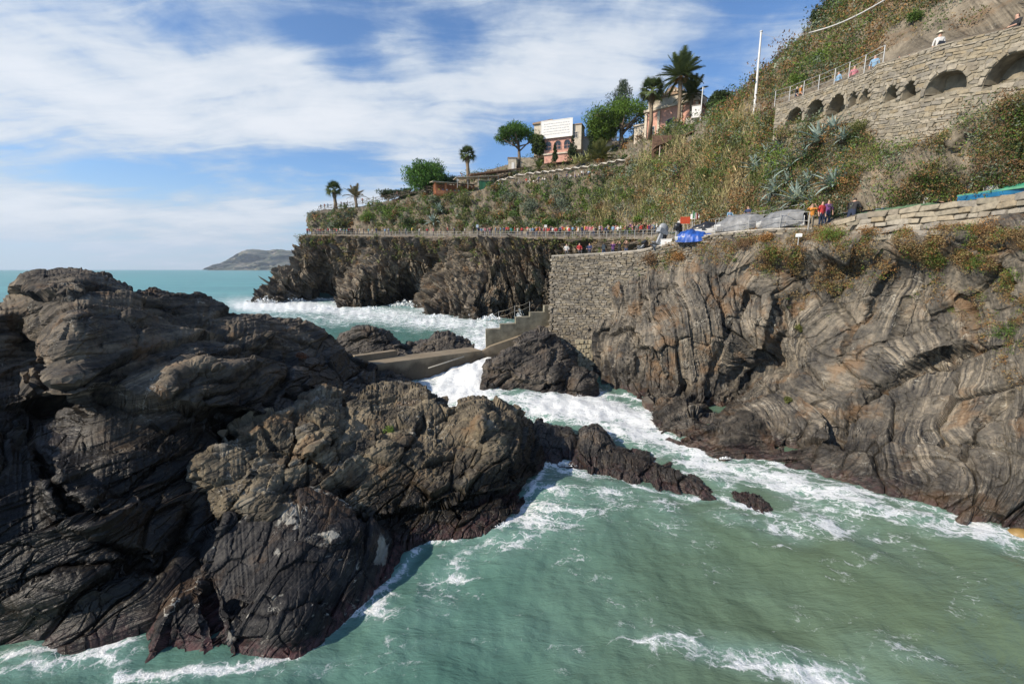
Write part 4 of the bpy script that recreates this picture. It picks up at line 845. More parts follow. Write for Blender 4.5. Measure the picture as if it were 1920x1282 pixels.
    # upper hill grass
    def gm(px, py, G, N):
        r = np.linspace(0, 6, G.shape[0])[:, None]; m = ((px > 1380) & (px < 1990) & (py > -30) & ((r > 4.05) | (r < 2.9)) & ~inpoly(px, py, WALLPOLY))*np.clip(.7+nz2(px, py, .02, 33), .1, 1); return np.where(inpoly(px, py, BARE[0]) | inpoly(px, py, BARE[1]) | inpoly(px, py, BARE[2]), 0, m)
    n = 8000; c, nr, px, py = scatter('hill', n, gm); Y = c[:, 1]; h = RNG.uniform(.15, .42, n)*np.clip(Y/30, .7, 1.5)
    lean = unit(nr*.5 + np.stack([RNG.normal(0, .35, n), RNG.normal(0, .35, n), np.ones(n)], 1)); g = np.clip(nz2(px, py, .03, 41)*1.3+.5, 0, 1)[:, None]
    col = np.array(PAL['straw'])*(1-g) + np.array((.13, .13, .05))*g
    L = Leaves(); v, cc = leaf_tris(c + lean*h[:, None]*.35, h, Y*.0013, col, dirs=lean); L.add(v, cc)
    o = L.build('dry_grass'); tag(o, 'dry straw coloured grass on the steep upper hillside', 'grass', kind='stuff')
    # plants clinging to the sea cliffs
    def fm(px, py, G, N): return ((py < 500) & (px > 560) & (px < 1240) & (py > 440))*np.clip(1.1-(py-440)/55, 0, 1)**1.3*np.clip(.5+1.6*nz2(px, py, .03, 51), 0.03, 1)
    n = 900; c, nr, px, py = scatter('far', n, fm); Y = c[:, 1]; rad = Y*.009*RNG.uniform(.5, 1.3, n)
    idx = RNG.choice([0, 1, 2, 3, 4, 8], n, p=[.25, .25, .2, .15, .1, .05])
    L = Leaves(); L.clumps(c + nr*rad[:, None]*.3, rad, 20, Y*.0019, pal[idx], .8, .2, .3, .3)
    def cm(px, py, G, N): return ((px > 1195) & (px < 2000) & (py > 425))*(np.clip(1.0-(py-poly_interp([(1195, 480), (1340, 445), (1520, 440), (1600, 425), (1920, 400)], px))/poly_interp([(1195, 60), (1340, 45), (1480, 140), (1560, 170), (1650, 110), (1800, 200), (1920, 360)], px), 0, 1)**1.2)*np.clip(.42+1.9*nz2(px, py, .022, 61), 0.0, 1)
    n = 3400; c, nr, px, py = scatter('right', n, cm); Y = c[:, 1]; rad = Y*.0105*RNG.uniform(.4, 1.5, n)
    k = nz2(px, py, .03, 71) + RNG.normal(0, .3, n); idx = np.select([k < -.5, k < -.05, k < .25, k < .5], [0, 1, 6, 3], 4); idx = np.where((k > .35) & (RNG.random(n) < .4), 8, idx)
    L.clumps(c + nr*rad[:, None]*.3, rad, 22, Y*.0018, pal[idx], .8, .15, .3, .3)
    o = L.build('cliff_plants'); tag(o, 'brown and green plants clinging to the cliff faces', 'plants', kind='stuff')
ground_cover()
# ---- single shrubs
def shrub(name, p, rx, rz, col, label, group=None, n=26, leaves=46, size=None, nrm=(0, -.5, .8)):
    p = np.asarray(p, float); root = empty(name, V(p), 0, label, 'shrub', group); Y = p[1]; size = size or np.clip(Y*.0018, .03, .25)
    d = unit(RNG.normal(size=(n, 3))); d[:, 2] = np.abs(d[:, 2]); cen = d*np.array([rx*.75, rx*.6, rz*.75])*RNG.uniform(.4, 1, (n, 1)) + np.array([0, 0, rz*.25])
    L = Leaves(); cols = np.array(col)*RNG.uniform(.7, 1.3, (n, 1)); L.clumps(cen, (rx+rz)*.22*RNG.uniform(.7, 1.2, n), leaves, size, cols, .85, .3, .35, .32); L.build('foliage', root)
    mb = MB()
    for i in range(5): mb.tube((0, 0, -.1*rz), tuple(cen[i]*.7), rx*.035+.008, .006, 5)
    mb.build('stem', M_bark, root); return root
for (sh, px, py, rx, ry, col, lb) in [
    ('hill', 735, 415, 44, 26, 'bright', 'broad bright green shrub above the railed path near the cliff tip'), ('hill', 690, 418, 20, 17, 'bright', 'smaller bright green shrub left of the broad one above the path'), ('hill', 770, 428, 22, 16, 'dark', 'dark shaded shrub hanging under the broad bright one'),
    ('hill', 1352, 300, 34, 44, 'green', 'tall dark green bush on the slope below the lamp pole'), ('hill', 1330, 340, 24, 26, 'green', 'dark green bush at the foot of the tallest one on the slope'), ('hill', 1310, 385, 26, 16, 'olive', 'olive bush just above the tarpaulin covered boats'),
    ('hill', 1000, 395, 24, 18, 'grey', 'grey green bush under the parasol terrace'), ('hill', 1050, 392, 22, 20, 'grey', 'pale grey green bush at the right under the parasol terrace'), ('hill', 1030, 425, 16, 13, 'green', 'small green bush beside the path under the dry rock face'),
    ('hill', 960, 375, 26, 14, 'grey', 'grey green bush at the upper edge below the first parasols'), ('hill', 870, 385, 26, 16, 'olive', 'olive bush below the orange stall'), ('hill', 640, 425, 18, 12, 'olive', 'olive bush near the seaward tip of the cliff path'),
    ('hill', 1200, 420, 16, 14, 'bright', 'yellow green bush on the bank above the last of the path railing'), ('hill', 1145, 425, 20, 12, 'green', 'dark green bush at the foot of the reeds'), ('hill', 1395, 255, 24, 26, 'olive', 'olive bush beside the base of the lamp pole'),
    ('hill', 1610, 250, 30, 24, 'olive', 'olive bush growing in front of the arches'), ('hill', 1800, 190, 22, 15, 'rust', 'rusty brown bush growing out under the widest arch'), ('hill', 1715, 40, 14, 20, 'green', 'small green bush above the white shirted man'), ('hill', 1500, 160, 26, 14, 'bright', 'green bush above the railing at the left end of the arches'), ('hill', 1540, 115, 28, 16, 'green', 'green bush on the ridge above the small shed'),
    ('right', 1555, 455, 36, 26, 'bright', 'large green bush overhanging the quay below the photographers'), ('right', 1510, 520, 26, 34, 'dry', 'dry hanging bush below the large green one on the cliff'), ('right', 1395, 470, 30, 20, 'brown', 'brown tangled bush on the stone band below the grey covered boat'), ('right', 1440, 455, 18, 16, 'rust', 'yellow brown bush at the right of the brown tangled one'),
    ('right', 1222, 500, 20, 26, 'brown', 'brown dry bush rooted in the terrace wall'), ('right', 1275, 490, 18, 14, 'rust', 'rusty bush on the wall under the blue tarpaulin'), ('right', 1640, 440, 34, 18, 'rust', 'rusty green bush under the pale parapet wall'), ('right', 1750, 500, 30, 18, 'euph', 'yellow green bush in the middle of the right cliff'), ('right', 1850, 440, 40, 32, 'rust', 'orange brown bush at the top right of the cliff'), ('right', 1890, 540, 36, 30, 'euph', 'yellow green bush hanging at the right edge of the cliff'), ('right', 1895, 640, 30, 34, 'green', 'green plant in the dark cleft at the right edge'), ('right', 1495, 620, 16, 16, 'olive', 'small olive plant on the ledge above the dark hollow'), ('right', 1480, 765, 8, 12, 'olive', 'little moss green tuft low on the cliff')]:
    p, nr = surf(sh, px, py); k = mpp(px, py, p[1])
    if sh == 'hill': p = p + nr*ry*k*.15
    shrub('shrub', p, rx*k, ry*k, PAL[col], lb)
p, nr = surf('rock_mound', 732, 805); shrub('samphire', p, .38, .3, PAL['bright'], 'small bright green plant growing on the brown rock mound', n=14, leaves=30, size=.035)
p, nr = surf('rock_outcrop', 566, 672); shrub('succulent', p, .5, .35, (.16, .07, .035), 'reddish brown succulent in the hollow of the dark outcrop', n=14, leaves=30, size=.05)
# ---- trees
def tree(name, px, py, Y, hpx, wpx, kind, label, col, trunkpx=0, cat='tree', lean=0, group=None):
    base = P(px, py, Y); k = mpp(px, py, Y); root = empty(name, V(base), 0, label, cat, group); h = hpx*k*1.06; w = wpx*k*1.18; tr = trunkpx*k
    size = np.clip(Y*.0017, .06, .26); L = Leaves(); mb = MB(); limbs = []
    if kind == 'round':
        n = 80; d = unit(RNG.normal(size=(n, 3))); cen = d*np.array([w*.40, w*.40, (h-tr)*.40])*RNG.uniform(.55, 1.0, (n, 1)) + np.array([lean*k, 0, tr+(h-tr)*.5])
        L.clumps(cen, w*.16*RNG.uniform(.7, 1.3, n), 150, size*1.5, np.array(col)*RNG.uniform(.65, 1.35, (n, 1)), .8, .5, .3, .28)
    elif kind == 'umbrella':
        n = 46; a = RNG.random(n)*2*math.pi; r = np.sqrt(RNG.random(n)); cen = np.stack([np.cos(a)*r*w*.44 + lean*k, np.sin(a)*r*w*.44, tr + (h-tr)*(.35+.5*np.sqrt(1-r*r*.85)*RNG.uniform(.5, 1, n))], 1)
        L.clumps(cen, w*.17*RNG.uniform(.7, 1.2, n), 170, size*1.45, np.array(col)*RNG.uniform(.7, 1.3, (n, 1)), .55, .7, .3, .26)
    elif kind == 'cypress':
        n = 70; z = RNG.random(n); prof = np.sin(np.clip(z*1.02, 0, 1)**.75*math.pi*.93+.16)**.8*(1-.35*z); cen = np.stack([RNG.normal(0, .30, n)*w*prof + lean*k*z, RNG.normal(0, .30, n)*w*prof, z*h*.92], 1)
        L.clumps(cen, w*.24*(.35+prof*.8), 110, size*1.2, np.array(col)*RNG.uniform(.7, 1.25, (n, 1)), 1.5, 1.2, .3, .25)
    elif kind == 'spire':
        n = 40; z = RNG.random(n); cen = np.stack([RNG.normal(0, .22, n)*w*(1.05-z), RNG.normal(0, .22, n)*w*(1.05-z), z*h*.95], 1)
        L.clumps(cen, w*.3*(1.1-z), 70, size*1.2, np.array(col)*RNG.uniform(.7, 1.25, (n, 1)), 1.3, 1.0, .3, .25)
    elif kind == 'airy':
        n = 26; d = unit(RNG.normal(size=(n, 3))); cen = d*np.array([w*.46, w*.4, (h-tr)*.42])*RNG.uniform(.4, 1, (n, 1)) + np.array([lean*k, 0, tr+(h-tr)*.5])
        L.clumps(cen, w*.17, 80, size*1.1, np.array(col)*RNG.uniform(.7, 1.3, (n, 1)), .6, .3, .3, .28)
    L.build('crown', root)
    r0 = max(w*.035, k*1.1); top = Vector((lean*k*.8, 0, tr + (h-tr)*.35))
    mid = Vector((lean*k*.25 + w*.02, 0, tr*.6)); mb.path([(0, 0, -.5), tuple(mid), tuple(top)], [r0*1.2, r0, r0*.55], 7); mb.build('trunk', M_bark, root)
    for i in range(6):
        c = cen[i*3 % len(cen)]; lb = MB(); lb.path([tuple(mid.lerp(top, .3+.1*i)), tuple(Vector(c)*.5 + mid.lerp(top, .5)*.5), tuple(c)], [r0*.5, r0*.32, r0*.12], 5); lb.build('limb', M_bark, root)
    return root
tree('pine_tree', 800, 368, 136, 62, 80, 'round', 'round green pine standing alone on the ridge left of the orange stall', PAL['pine'], 6)
tree('pine_tree', 972, 312, 134, 76, 76, 'umbrella', 'umbrella pine with bare branches left of the billboard house', PAL['pine'], 24, lean=0)
tree('pine_tree', 1010, 298, 130, 44, 28, 'round', 'small pine close to the left corner of the billboard house', (.07, .10, .025), 6)
tree('pine_tree', 1162, 284, 124, 86, 108, 'umbrella', 'wide bright green pine between the white house and the pink villa', (.085, .15, .02), 26)
tree('pine_tree', 1128, 276, 125, 56, 56, 'round', 'bright green pine bush under the wide pine by the white house', (.085, .14, .02), 4)
tree('cypress_tree', 1158, 238, 150, 80, 44, 'cypress', 'tall dark cypress leaning right above the wide pine', PAL['cyp'], 0, lean=9)
tree('conifer', 1073, 300, 122, 42, 18, 'spire', 'slim dark conifer at the right of the billboard house', PAL['dark']); tree('conifer', 1108, 290, 124, 40, 14, 'spire', 'thin dark conifer left of the small date palm', PAL['dark']); tree('conifer', 1040, 300, 120, 30, 9, 'spire', 'thin dark conifer in front of the pink arches', PAL['dark'])
tree('tree', 1087, 265, 132, 18, 14, 'round', 'small dark tree on the roof terrace right of the billboard', PAL['dark'], 4)
tree('tree', 1342, 212, 84, 34, 44, 'round', 'dark leaning tree on the skyline right of the pink villa', PAL['dark'], 6, lean=6)
tree('tree', 1552, 62, 58, 54, 62, 'round', 'dark green tree on the skyline at the top of the hill', (.05, .075, .025), 4, lean=4)
tree('tree', 728, 382, 150, 26, 36, 'airy', 'sparse dark tree on the terrace near the dry palm', PAL['dark'], 7); tree('tree', 752, 380, 152, 24, 30, 'airy', 'sparse dark tree second from the dry palm', (.06, .075, .03), 6); tree('tree', 770, 374, 148, 20, 26, 'airy', 'low dark tree beside the round green pine', PAL['dark'], 2)
tree('tree', 848, 350, 140, 18, 30, 'airy', 'low grey green tree at the foot of the lone palm', PAL['grey'], 2); tree('tree', 1170, 220, 150, 24, 20, 'airy', 'small grey green tree beside the cypress', (.09, .10, .06), 4)
# ---- palms: every frond a part
def frond_mesh(name, Ln, droop, width, n=22, fan=False, col=(.09, .12, .04)):
    v = []; c = []
    def pt(t): return np.array([Ln*t*(1-.18*droop*t*t), 0, Ln*(.10*t - .55*droop*t*t)])
    if fan:
        st = .42*Ln
        v += [(0, 0, 0), (st, .03*Ln, 0), (st, -.03*Ln, 0)]; c += [np.array(col)*.8]*3
        for i in range(n):
            a = R(-78 + 156*i/(n-1)); l = Ln*.6*(.75+.25*math.cos(a)); e = np.array([st + l*math.cos(a), l*math.sin(a), -droop*Ln*.35*(.4+abs(a))])
            q = np.array([-math.sin(a), math.cos(a), 0])*Ln*.035; m_ = np.array([st + l*.5*math.cos(a), l*.5*math.sin(a), -.02*Ln])
            v += [(st, 0, 0), tuple(m_+q), tuple(m_-q), tuple(m_+q), tuple(e), tuple(m_-q)]; k = random.uniform(.75, 1.25); c += [np.array(col)*k]*6
    else:
        for i in range(12):
            p0, p1 = pt(i/12), pt((i+1)/12); w = .016*Ln*(1-i/13); v += [tuple(p0+(0, w, 0)), tuple(p1), tuple(p0-(0, w, 0))]; c += [np.array(col)*1.1]*3
        for i in range(n):
            t = .14+.86*i/n; p = pt(t); l = width*math.sin(math.pi*min(1, t*.82+.16))**.6
            for s in (-1, 1):
                e = p + np.array([l*.75, s*l, -l*.35*droop + random.uniform(-.05, .05)*Ln*.3]); q = np.array([.022*Ln, 0, 0])
                v += [tuple(p+q), tuple(e), tuple(p-q)]; k = random.uniform(.7, 1.25); c += [np.array(col)*k]*3
    me = np_mesh(name, np.array(v), None, np.arange(len(v)).reshape(-1, 3), smooth=False); cattr(me, 'Col', np.array(c)); me.materials.append(M_fol); return me
def palm(px, py, Y, hpx, crown_px, kind, label, n=34, trunk_w=None, col=(.085, .115, .04), skirt=False, dates=False, dry=0, name='palm_tree'):
    base = P(px, py, Y); k = mpp(px, py, Y); root = empty(name, V(base), 0, label, 'palm tree'); h = hpx*k; cr = crown_px*k*.5*(1.3 if kind == 'fan' else 1.12); r = (trunk_w or 3.2)*k
    mb = MB(); mb.path([(0, 0, -.5), (r*.3, 0, h*.4), (0, 0, h*.75), (-r*.2, 0, h)], [r*1.15, r*.9, r*.85, r*1.0], 9); mb.build('trunk', M_palmbark, root)
    fan = kind == 'fan'; ms = [frond_mesh('frond', cr, dr, cr*.22, 18 if fan else 24, fan, col) for dr in (.25, .6, 1.0)]; md = frond_mesh('dead_frond', cr*.8, 1.0, cr*.16, 12, fan, (.23, .16, .085))
    for i in range(n):
        t = i/(n-1); el = R(78 - 100*t) if kind != 'spiky' else R(85-75*t); az = i*2.39996
        o = mobj('frond', ms[min(2, int(t*3))] if random.random() > dry else md, None, root, (0, 0, h)); o.rotation_euler = (0, -el, az + random.uniform(-.15, .15)); s = random.uniform(.85, 1.08); o.scale = (s, s, s)
    if skirt:
        for i in range(20):
            o = mobj('dead_frond', md, None, root, (0, 0, h - cr*.05*i*.55)); o.rotation_euler = (0, R(62+random.uniform(0, 22)), i*2.39996); s = random.uniform(.6, .85)*(1-.02*i); o.scale = (s, s, s)
    if dates:
        for i in range(5):
            lv = Leaves(); a = i*1.256+.5; c = np.array([[math.cos(a)*cr*.2, math.sin(a)*cr*.2, h-cr*.08]]); lv.clumps(c, cr*.1, 70, cr*.022, np.array([[.42, .17, .02]]), 1.0); lv.build('date_cluster', root)['kind'] = 'stuff'
    return root
palm(629, 398, 148, 40, 28, 'fan', 'short shaggy fan palm nearest the seaward tip of the terrace', 26, 3.6, skirt=True)
palm(668, 393, 148, 22, 46, 'spiky', 'dry spiky palm with upright fronds second from the seaward tip', 26, 3.0, col=(.20, .165, .085), dry=.35)
palm(648, 398, 147, 6, 22, 'date', 'small green palm between the fan palm and the dry palm', 20, 2.0)
palm(877, 346, 136, 52, 30, 'fan', 'lone fan palm with a brown skirt above the long awning', 28, 3.8, skirt=True)
palm(1218, 258, 110, 80, 44, 'fan', 'fan palm with long dead skirt left of the tall date palm', 30, 4.2, skirt=True)
palm(1270, 256, 104, 102, 84, 'date', 'tall date palm with orange fruit in front of the pink villa', 52, 4.0, dates=True)
palm(1292, 262, 107, 78, 64, 'date', 'second date palm half hidden behind the tall one', 34, 3.4)
palm(1124, 312, 112, 12, 66, 'spiky', 'low date palm with orange fruit above the parasols', 40, 5.0, col=(.11, .12, .035), dates=True)
palm(1252, 262, 100, 10, 26, 'date', 'young palm at the foot of the tall date palm', 18, 3)
palm(1010, 322, 120, 6, 34, 'date', 'bushy low palm left above the parasol row', 22, 3, col=(.10, .13, .035))
# ---- agaves: every leaf a part
def agave_leaf(name, curv):
    n = 7; v = []
    for i in range(n+1):
        t = i/n; w = .085*(.55+.9*t-1.45*t*t)+.004*(1-t); x = t*(1-.12*curv*t); z = .12*t - curv*.55*t*t
        v += [(x, w, z+.02), (x, 0, z-.015), (x, -w, z+.02)]
    q = []
    for i in range(n): a = i*3; q += [(a, a+3, a+4, a+1), (a+1, a+4, a+5, a+2)]
    me = bpy.data.meshes.new(name); me.from_pydata(v, [], q); me.polygons.foreach_set('use_smooth', [True]*len(q)); me.materials.append(M_agave); me.update(); return me
M_agave = plain('agave', (.27, .345, .30), .55, .22, 5, 0); AG = [agave_leaf('leaf', c) for c in (.1, .4, .8)]
M_agave_y = plain('agave_yellow', (.36, .36, .14), .6, .25, 5, 0)
def agave(sh, px, py, rpx, label, n=26, Y=None, mat=None):
    if sh: p, nr = surf(sh, px, py); p = p + nr*.15
    else: p = P(px, py, Y); nr = np.array([0, 0, 1.])
    r = rpx*1.55*mpp(px, py, p[1]); root = empty('agave', V(p), 0, label, 'agave', 'agaves on the slope'); up = Vector((float(nr[0]*.35), float(nr[1]*.35), 1)).normalized(); q0 = Vector((0, 0, 1)).rotation_difference(up)
    for i in range(n):
        t = i/(n-1); el = R(80-70*t); me = AG[min(2, int(t*2.99))]
        if mat: me = AGY[min(2, int(t*2.99))]
        o = mobj('leaf', me, None, root); o.rotation_mode = 'QUATERNION'; o.rotation_quaternion = q0 @ Euler((0, -el, i*2.39996), 'XYZ').to_quaternion(); s = r*random.uniform(.85, 1.15)*(.75+.25*t); o.scale = (s, s*1.15, s)
AGY = []
for m_ in AG:
    c = m_.copy(); c.materials.clear(); c.materials.append(M_agave_y); AGY.append(c)
for (px, py, r, lb) in [(1425, 322, 27, 'blue green agave furthest left of the cluster below the lamp pole'), (1483, 318, 27, 'agave right of the leftmost one in the cluster below the arches'), (1545, 268, 32, 'large pale agave right below the first arches'), (1568, 246, 22, 'agave touching the upper right of the large pale one below the arches'), (1468, 280, 22, 'drooping agave beside the dry shrub at the start of the arches'), (1458, 362, 28, 'agave at the lower left of the cluster above the photographers'), (1497, 382, 34, 'largest agave directly above the photographers'), (1563, 352, 32, 'agave alone on the bank above the man in the black jacket'), (1478, 344, 20, 'small agave in the middle of the lower cluster'),
                        (1442, 300, 22, 'agave between the two upper left ones below the lamp pole'), (1512, 300, 24, 'agave between the large pale one and the left cluster'), (1520, 345, 22, 'agave in the gap left of the lone one on the bank'), (1585, 262, 20, 'agave close under the third arch'), (1440, 385, 18, 'small agave above the right grey covered boat'), (1525, 385, 20, 'agave right beside the largest one above the photographers'), (1271, 330, 20, 'agave among the reeds below the pergola roof'), (1628, 205, 14, 'small agave at the corner of the arched wall'), (828, 398, 15, 'far agave on the slope below the orange stall'), (811, 420, 15, 'far agave just above the railed cliff path'), (632, 424, 11, 'far agave close to the tip of the cliff path')]: agave('hill', px, py, r, lb)
for i, (px, py) in enumerate([(1078, 309), (1090, 306), (1102, 303)]): agave(None, px, py, 15, ['yellow variegated agave leftmost of three above the parasols', 'yellow variegated agave in the middle of three above the parasols', 'yellow variegated agave next to the low date palm'][i], 18, 115, 1)
# ---------------------------------------------------------------- masonry
def stone_mats(name, cols):
    m, t, b = new_mat(name + '_part'); m2, t2, b2 = new_mat(name + '_mass')
    for mm, tt, bb, src in ((m, t, b, 'obj'), (m2, t2, b2, 'attr')):
        r = tt.add('ShaderNodeObjectInfo').outputs['Random'] if src == 'obj' else tt.attr('rnd')
        pos = tt.add('ShaderNodeNewGeometry').outputs['Position']; n = tt.noise(pos, 5.0, 5, .65)
        c = tt.ramp(r, [((i+.5)/len(cols), cc) for i, cc in enumerate(cols)]); c = tt.mix(tt.math('MULTIPLY', tt.sstep(n, .4, .68), .5), c, (.09, .08, .065, 1))
        st = tt.noise(pos, .35, 4, .6); c = tt.mix(tt.math('MULTIPLY', tt.sstep(st, .5, .7), .35), c, (.12, .10, .075, 1))
        tt.put(bb.inputs['Base Color'], c); bb.inputs['Roughness'].default_value = .9; tt.put(bb.inputs['Normal'], tt.bump(n, .6, .03))
    return m, m2
def stone_templates(n=10):
    out = []
    for k in range(n):
        bm = bmesh.new(); bmesh.ops.create_cube(bm, size=1.0)
        for v in bm.verts: v.co += Vector((random.uniform(-.2, .16), random.uniform(-.12, .12), random.uniform(-.24, .18)))
        bmesh.ops.bevel(bm, geom=bm.edges[:], offset=.1, segments=1, affect='EDGES'); bmesh.ops.triangulate(bm, faces=bm.faces)
        vs = np.array([v.co[:] for v in bm.verts]); fs = np.array([[v.index for v in f.verts] for f in bm.faces]); bm.verts.index_update(); bm.free(); out.append((vs, fs))
    return out
STT = stone_templates(16)
def masonry(root, cells, mat_part, mat_mass, depth=.18, limit=300, name='stone'):
    """cells: list of (centre world, tangent, up, normal, w, h); biggest on screen become parts, the rest one mass"""
    meshes = []
    for vs, fs in STT:
        me = np_mesh(name, vs, None, fs, smooth=False); me.materials.append(mat_part); meshes.append(me)
    rl = np.array(root.location)
    def scr(c): d = depth_of(c[0]); return c[4]*c[5]/(d*d)
    def inview(c):
        x, y = proj(c[0]); return -20 < x < 1940 and -20 < y < 1300
    vis = sorted([c for c in cells if inview(c)], key=scr, reverse=True); parts = vis[:limit]; ids = set(id(c) for c in parts); rest = [c for c in cells if id(c) not in ids]
    for c in parts:
        o = mobj(name, random.choice(meshes), None, root); M = Matrix((( *c[1], 0), (*c[3], 0), (*c[2], 0), (0, 0, 0, 1))).transposed()
        M = Matrix.Translation(V(c[0]-rl)) @ M @ Matrix.Rotation(random.uniform(-.11, .11), 4, 'Y') @ Matrix.Diagonal((c[4], depth*random.uniform(.8, 1.3), c[5], 1)); o.matrix_local = M
    if rest:
        Vv = []; Tt = []; Rr = []; b = 0
        for c in rest:
            vs, fs = random.choice(STT); q = vs*np.array([c[4], depth*random.uniform(.8, 1.3), c[5]]); w = c[0] - rl + q[:, :1]*c[1] + q[:, 1:2]*c[3] + q[:, 2:]*c[2]
            Vv.append(w); Tt.append(fs+b); b += len(vs); Rr.append(np.full(len(vs), random.random()))
        me = np_mesh('stonework', np.concatenate(Vv), None, np.concatenate(Tt), smooth=False); fattr(me, 'rnd', np.concatenate(Rr)); o = mobj('stonework', me, mat_mass, root); o['kind'] = 'stuff'
class WallLine:
    """plan polyline with top heights"""
    def __init__(s, pts, n=400):
        A = np.array(pts, float); d = np.concatenate([[0], np.cumsum(np.hypot(*np.diff(A[:, :2], axis=0).T))]); s.L = d[-1]; s.d = d; s.A = A
    def at(s, u): return np.array([np.interp(u, s.d, s.A[:, c]) for c in range(3)])
    def frame(s, u):
        a, b = s.at(max(0, u-.3)), s.at(min(s.L, u+.3)); t = b-a; t[2] = 0; t = unit(t); n = np.array([t[1], -t[0], 0])
        p = s.at(u)
        if n @ (p - np.array([0, 0, H])) > 0: n = -n
        return t, np.array([0, 0, 1.]), n
def lay_courses(wl, zfun, sw, shh, skip=None, slope=True, proud=.05, u0=0, u1=None, batter=0):
    cells = []; u1 = wl.L if u1 is None else u1; dmax = max(zfun(u) for u in np.linspace(u0, u1, 20)); z = 0.0
    while z < dmax:
        h = random.uniform(*shh); u = u0 + random.uniform(0, .3)
        while u < u1:
            w = random.uniform(*sw); uc = u + w/2
            if uc < u1 and z + h*.5 < zfun(uc):
                p = wl.at(uc); t, up, n = wl.frame(uc); c = p + n*(proud*random.uniform(.2, 1.4) + batter*(z+h/2)); c[2] = p[2] - z - h/2
                if slope: tt = wl.at(min(wl.L, uc+.3)) - wl.at(max(0, uc-.3)); tt = unit(tt); up2 = unit(np.cross(tt, n)); up2 = up2 if up2[2] > 0 else -up2
                else: tt, up2 = t, up
                if not (skip and skip(uc, p[2]-z-h/2, c)): cells.append((c, tt, up2, n, w*.95, h*.92))
            u += w
        z += h
    return cells
def wall_back(root, wl, zfun, mat, thick=.6, name='mortar', batter=0, n=60):
    us = np.linspace(0, wl.L, n); rows = []
    for u in us:
        p = wl.at(u); t, up, nn = wl.frame(u); z = zfun(u); rows.append([p - nn*thick, p, p + nn*batter*z - np.array([0, 0, z])])
    G = np.array(rows).transpose(1, 0, 2) - np.array(root.location); me = np_mesh(name, G, gquads(*G.shape[:2]), smooth=False); return mobj(name, me, mat, root)
M_mortar = plain('mortar', (.13, .11, .085), .95, .3, 3, .3)
SP, SM = stone_mats('wall_stone', [(.10, .092, .078), (.20, .175, .13), (.14, .13, .115), (.28, .24, .175), (.21, .175, .12), (.16, .145, .12), (.31, .28, .225)])
PP, PM = stone_mats('parapet_stone', [(.26, .23, .17), (.36, .31, .23), (.32, .25, .15), (.24, .22, .19), (.38, .34, .27)])
AP, AM = stone_mats('arch_stone', [(.25, .22, .165), (.33, .29, .215), (.29, .235, .15), (.215, .195, .16), (.37, .325, .25)])
# terrace wall
pts = [P(1052, 481, 52), P(1034.5, 481, 42.6), P(1130, 476, 40.9), P(1200, 471, 39.1), P(1225, 466, 38.3)]
wl = WallLine(pts); root = empty('stone_terrace_wall', V((pts[1][0], pts[1][1], 0)), 0, 'tall rough stone retaining wall of the terrace beside the concrete steps', 'wall')
ztop = pts[1][2]; lu = wl.d[1]
zf = lambda u: 11.6 if u < lu+5.6 else max(3.0, 11.6-(u-lu-5.6)*1.9)
wall_back(root, wl, zf, M_mortar, batter=.02)
cells = lay_courses(wl, zf, (.2, .62), (.10, .24), u0=lu-.2, batter=.02, proud=.06)
masonry(root, cells, SP, SM, .22)
# squared block patch low in the wall
blk = []
for r_ in range(7):
    for c_ in range(4):
        px, py = 1083 + c_*8 + (r_ % 2)*4, 690-r_*8.2; p = P(px, py, 40.15); blk.append((p, np.array([1., -.1, 0]), np.array([0, 0, 1.]), np.array([-.1, -1., 0]), .40, .40))
BP, BM = stone_mats('squared_block', [(.36, .31, .2), (.40, .35, .24), (.33, .29, .20)])
masonry(root, blk, BP, BM, .3, name='squared_block')
M_cope = plain('coping', (.36, .33, .28), .85, .2, 2, .2)
def coping(root, wl, w, h, mat, u0=0, u1=None, ln=1.6, dz=0.0):
    u = u0; u1 = u1 or wl.L
    while u < u1-.1:
        e = min(u+ln, u1); a, b = wl.at(u), wl.at(e-.02); t, up, n = wl.frame((u+e)/2); rl = np.array(root.location); mb = MB()
        base = [a+n*.12-rl, b+n*.12-rl, b-n*w-rl, a-n*w-rl]; base = [tuple(q+np.array([0, 0, dz])) for q in base]; mb.prism(base, (0, 0, h)); mb.build('coping_slab', mat, root); u = e
coping(root, wl, .5, .12, M_cope, u0=lu)
# dry-stone band under the quay
pts = [P(1196, 471.5, 39.2), P(1260, 456.5, 37.0), P(1340, 439.5, 33.65), P(1440, 430.5, 30.95), P(1525, 430, 27.45)]; wl = WallLine(pts)
root = empty('dry_stone_wall', V((pts[2][0], pts[2][1], pts[2][2]-2)), 0, 'rough dry stone band under the quay edge below the covered boats', 'wall')
zf = lambda u: 3.0 if u < 8 else 1.3
wall_back(root, wl, zf, M_mortar); masonry(root, lay_courses(wl, zf, (.3, .8), (.11, .22), proud=.1), SP, SM, .3); coping(root, wl, .45, .1, M_cope)
# pale parapet at the right
pts = [P(1562, 418, 26.6), P(1600, 403, 25.6), P(1700, 389, 23.9), P(1800, 378, 21.8), P(1920, 361, 19.4), P(2180, 318, 15.0)]; wl = WallLine(pts)
root = empty('parapet_wall', V((pts[2][0], pts[2][1], pts[2][2]-1.5)), 0, 'pale stone parapet wall of the upper quay at the right', 'wall'); zf = lambda u: 1.45
wall_back(root, wl, zf, M_mortar); masonry(root, lay_courses(wl, zf, (.4, 1.05), (.22, .36), proud=.07), PP, PM, .25)
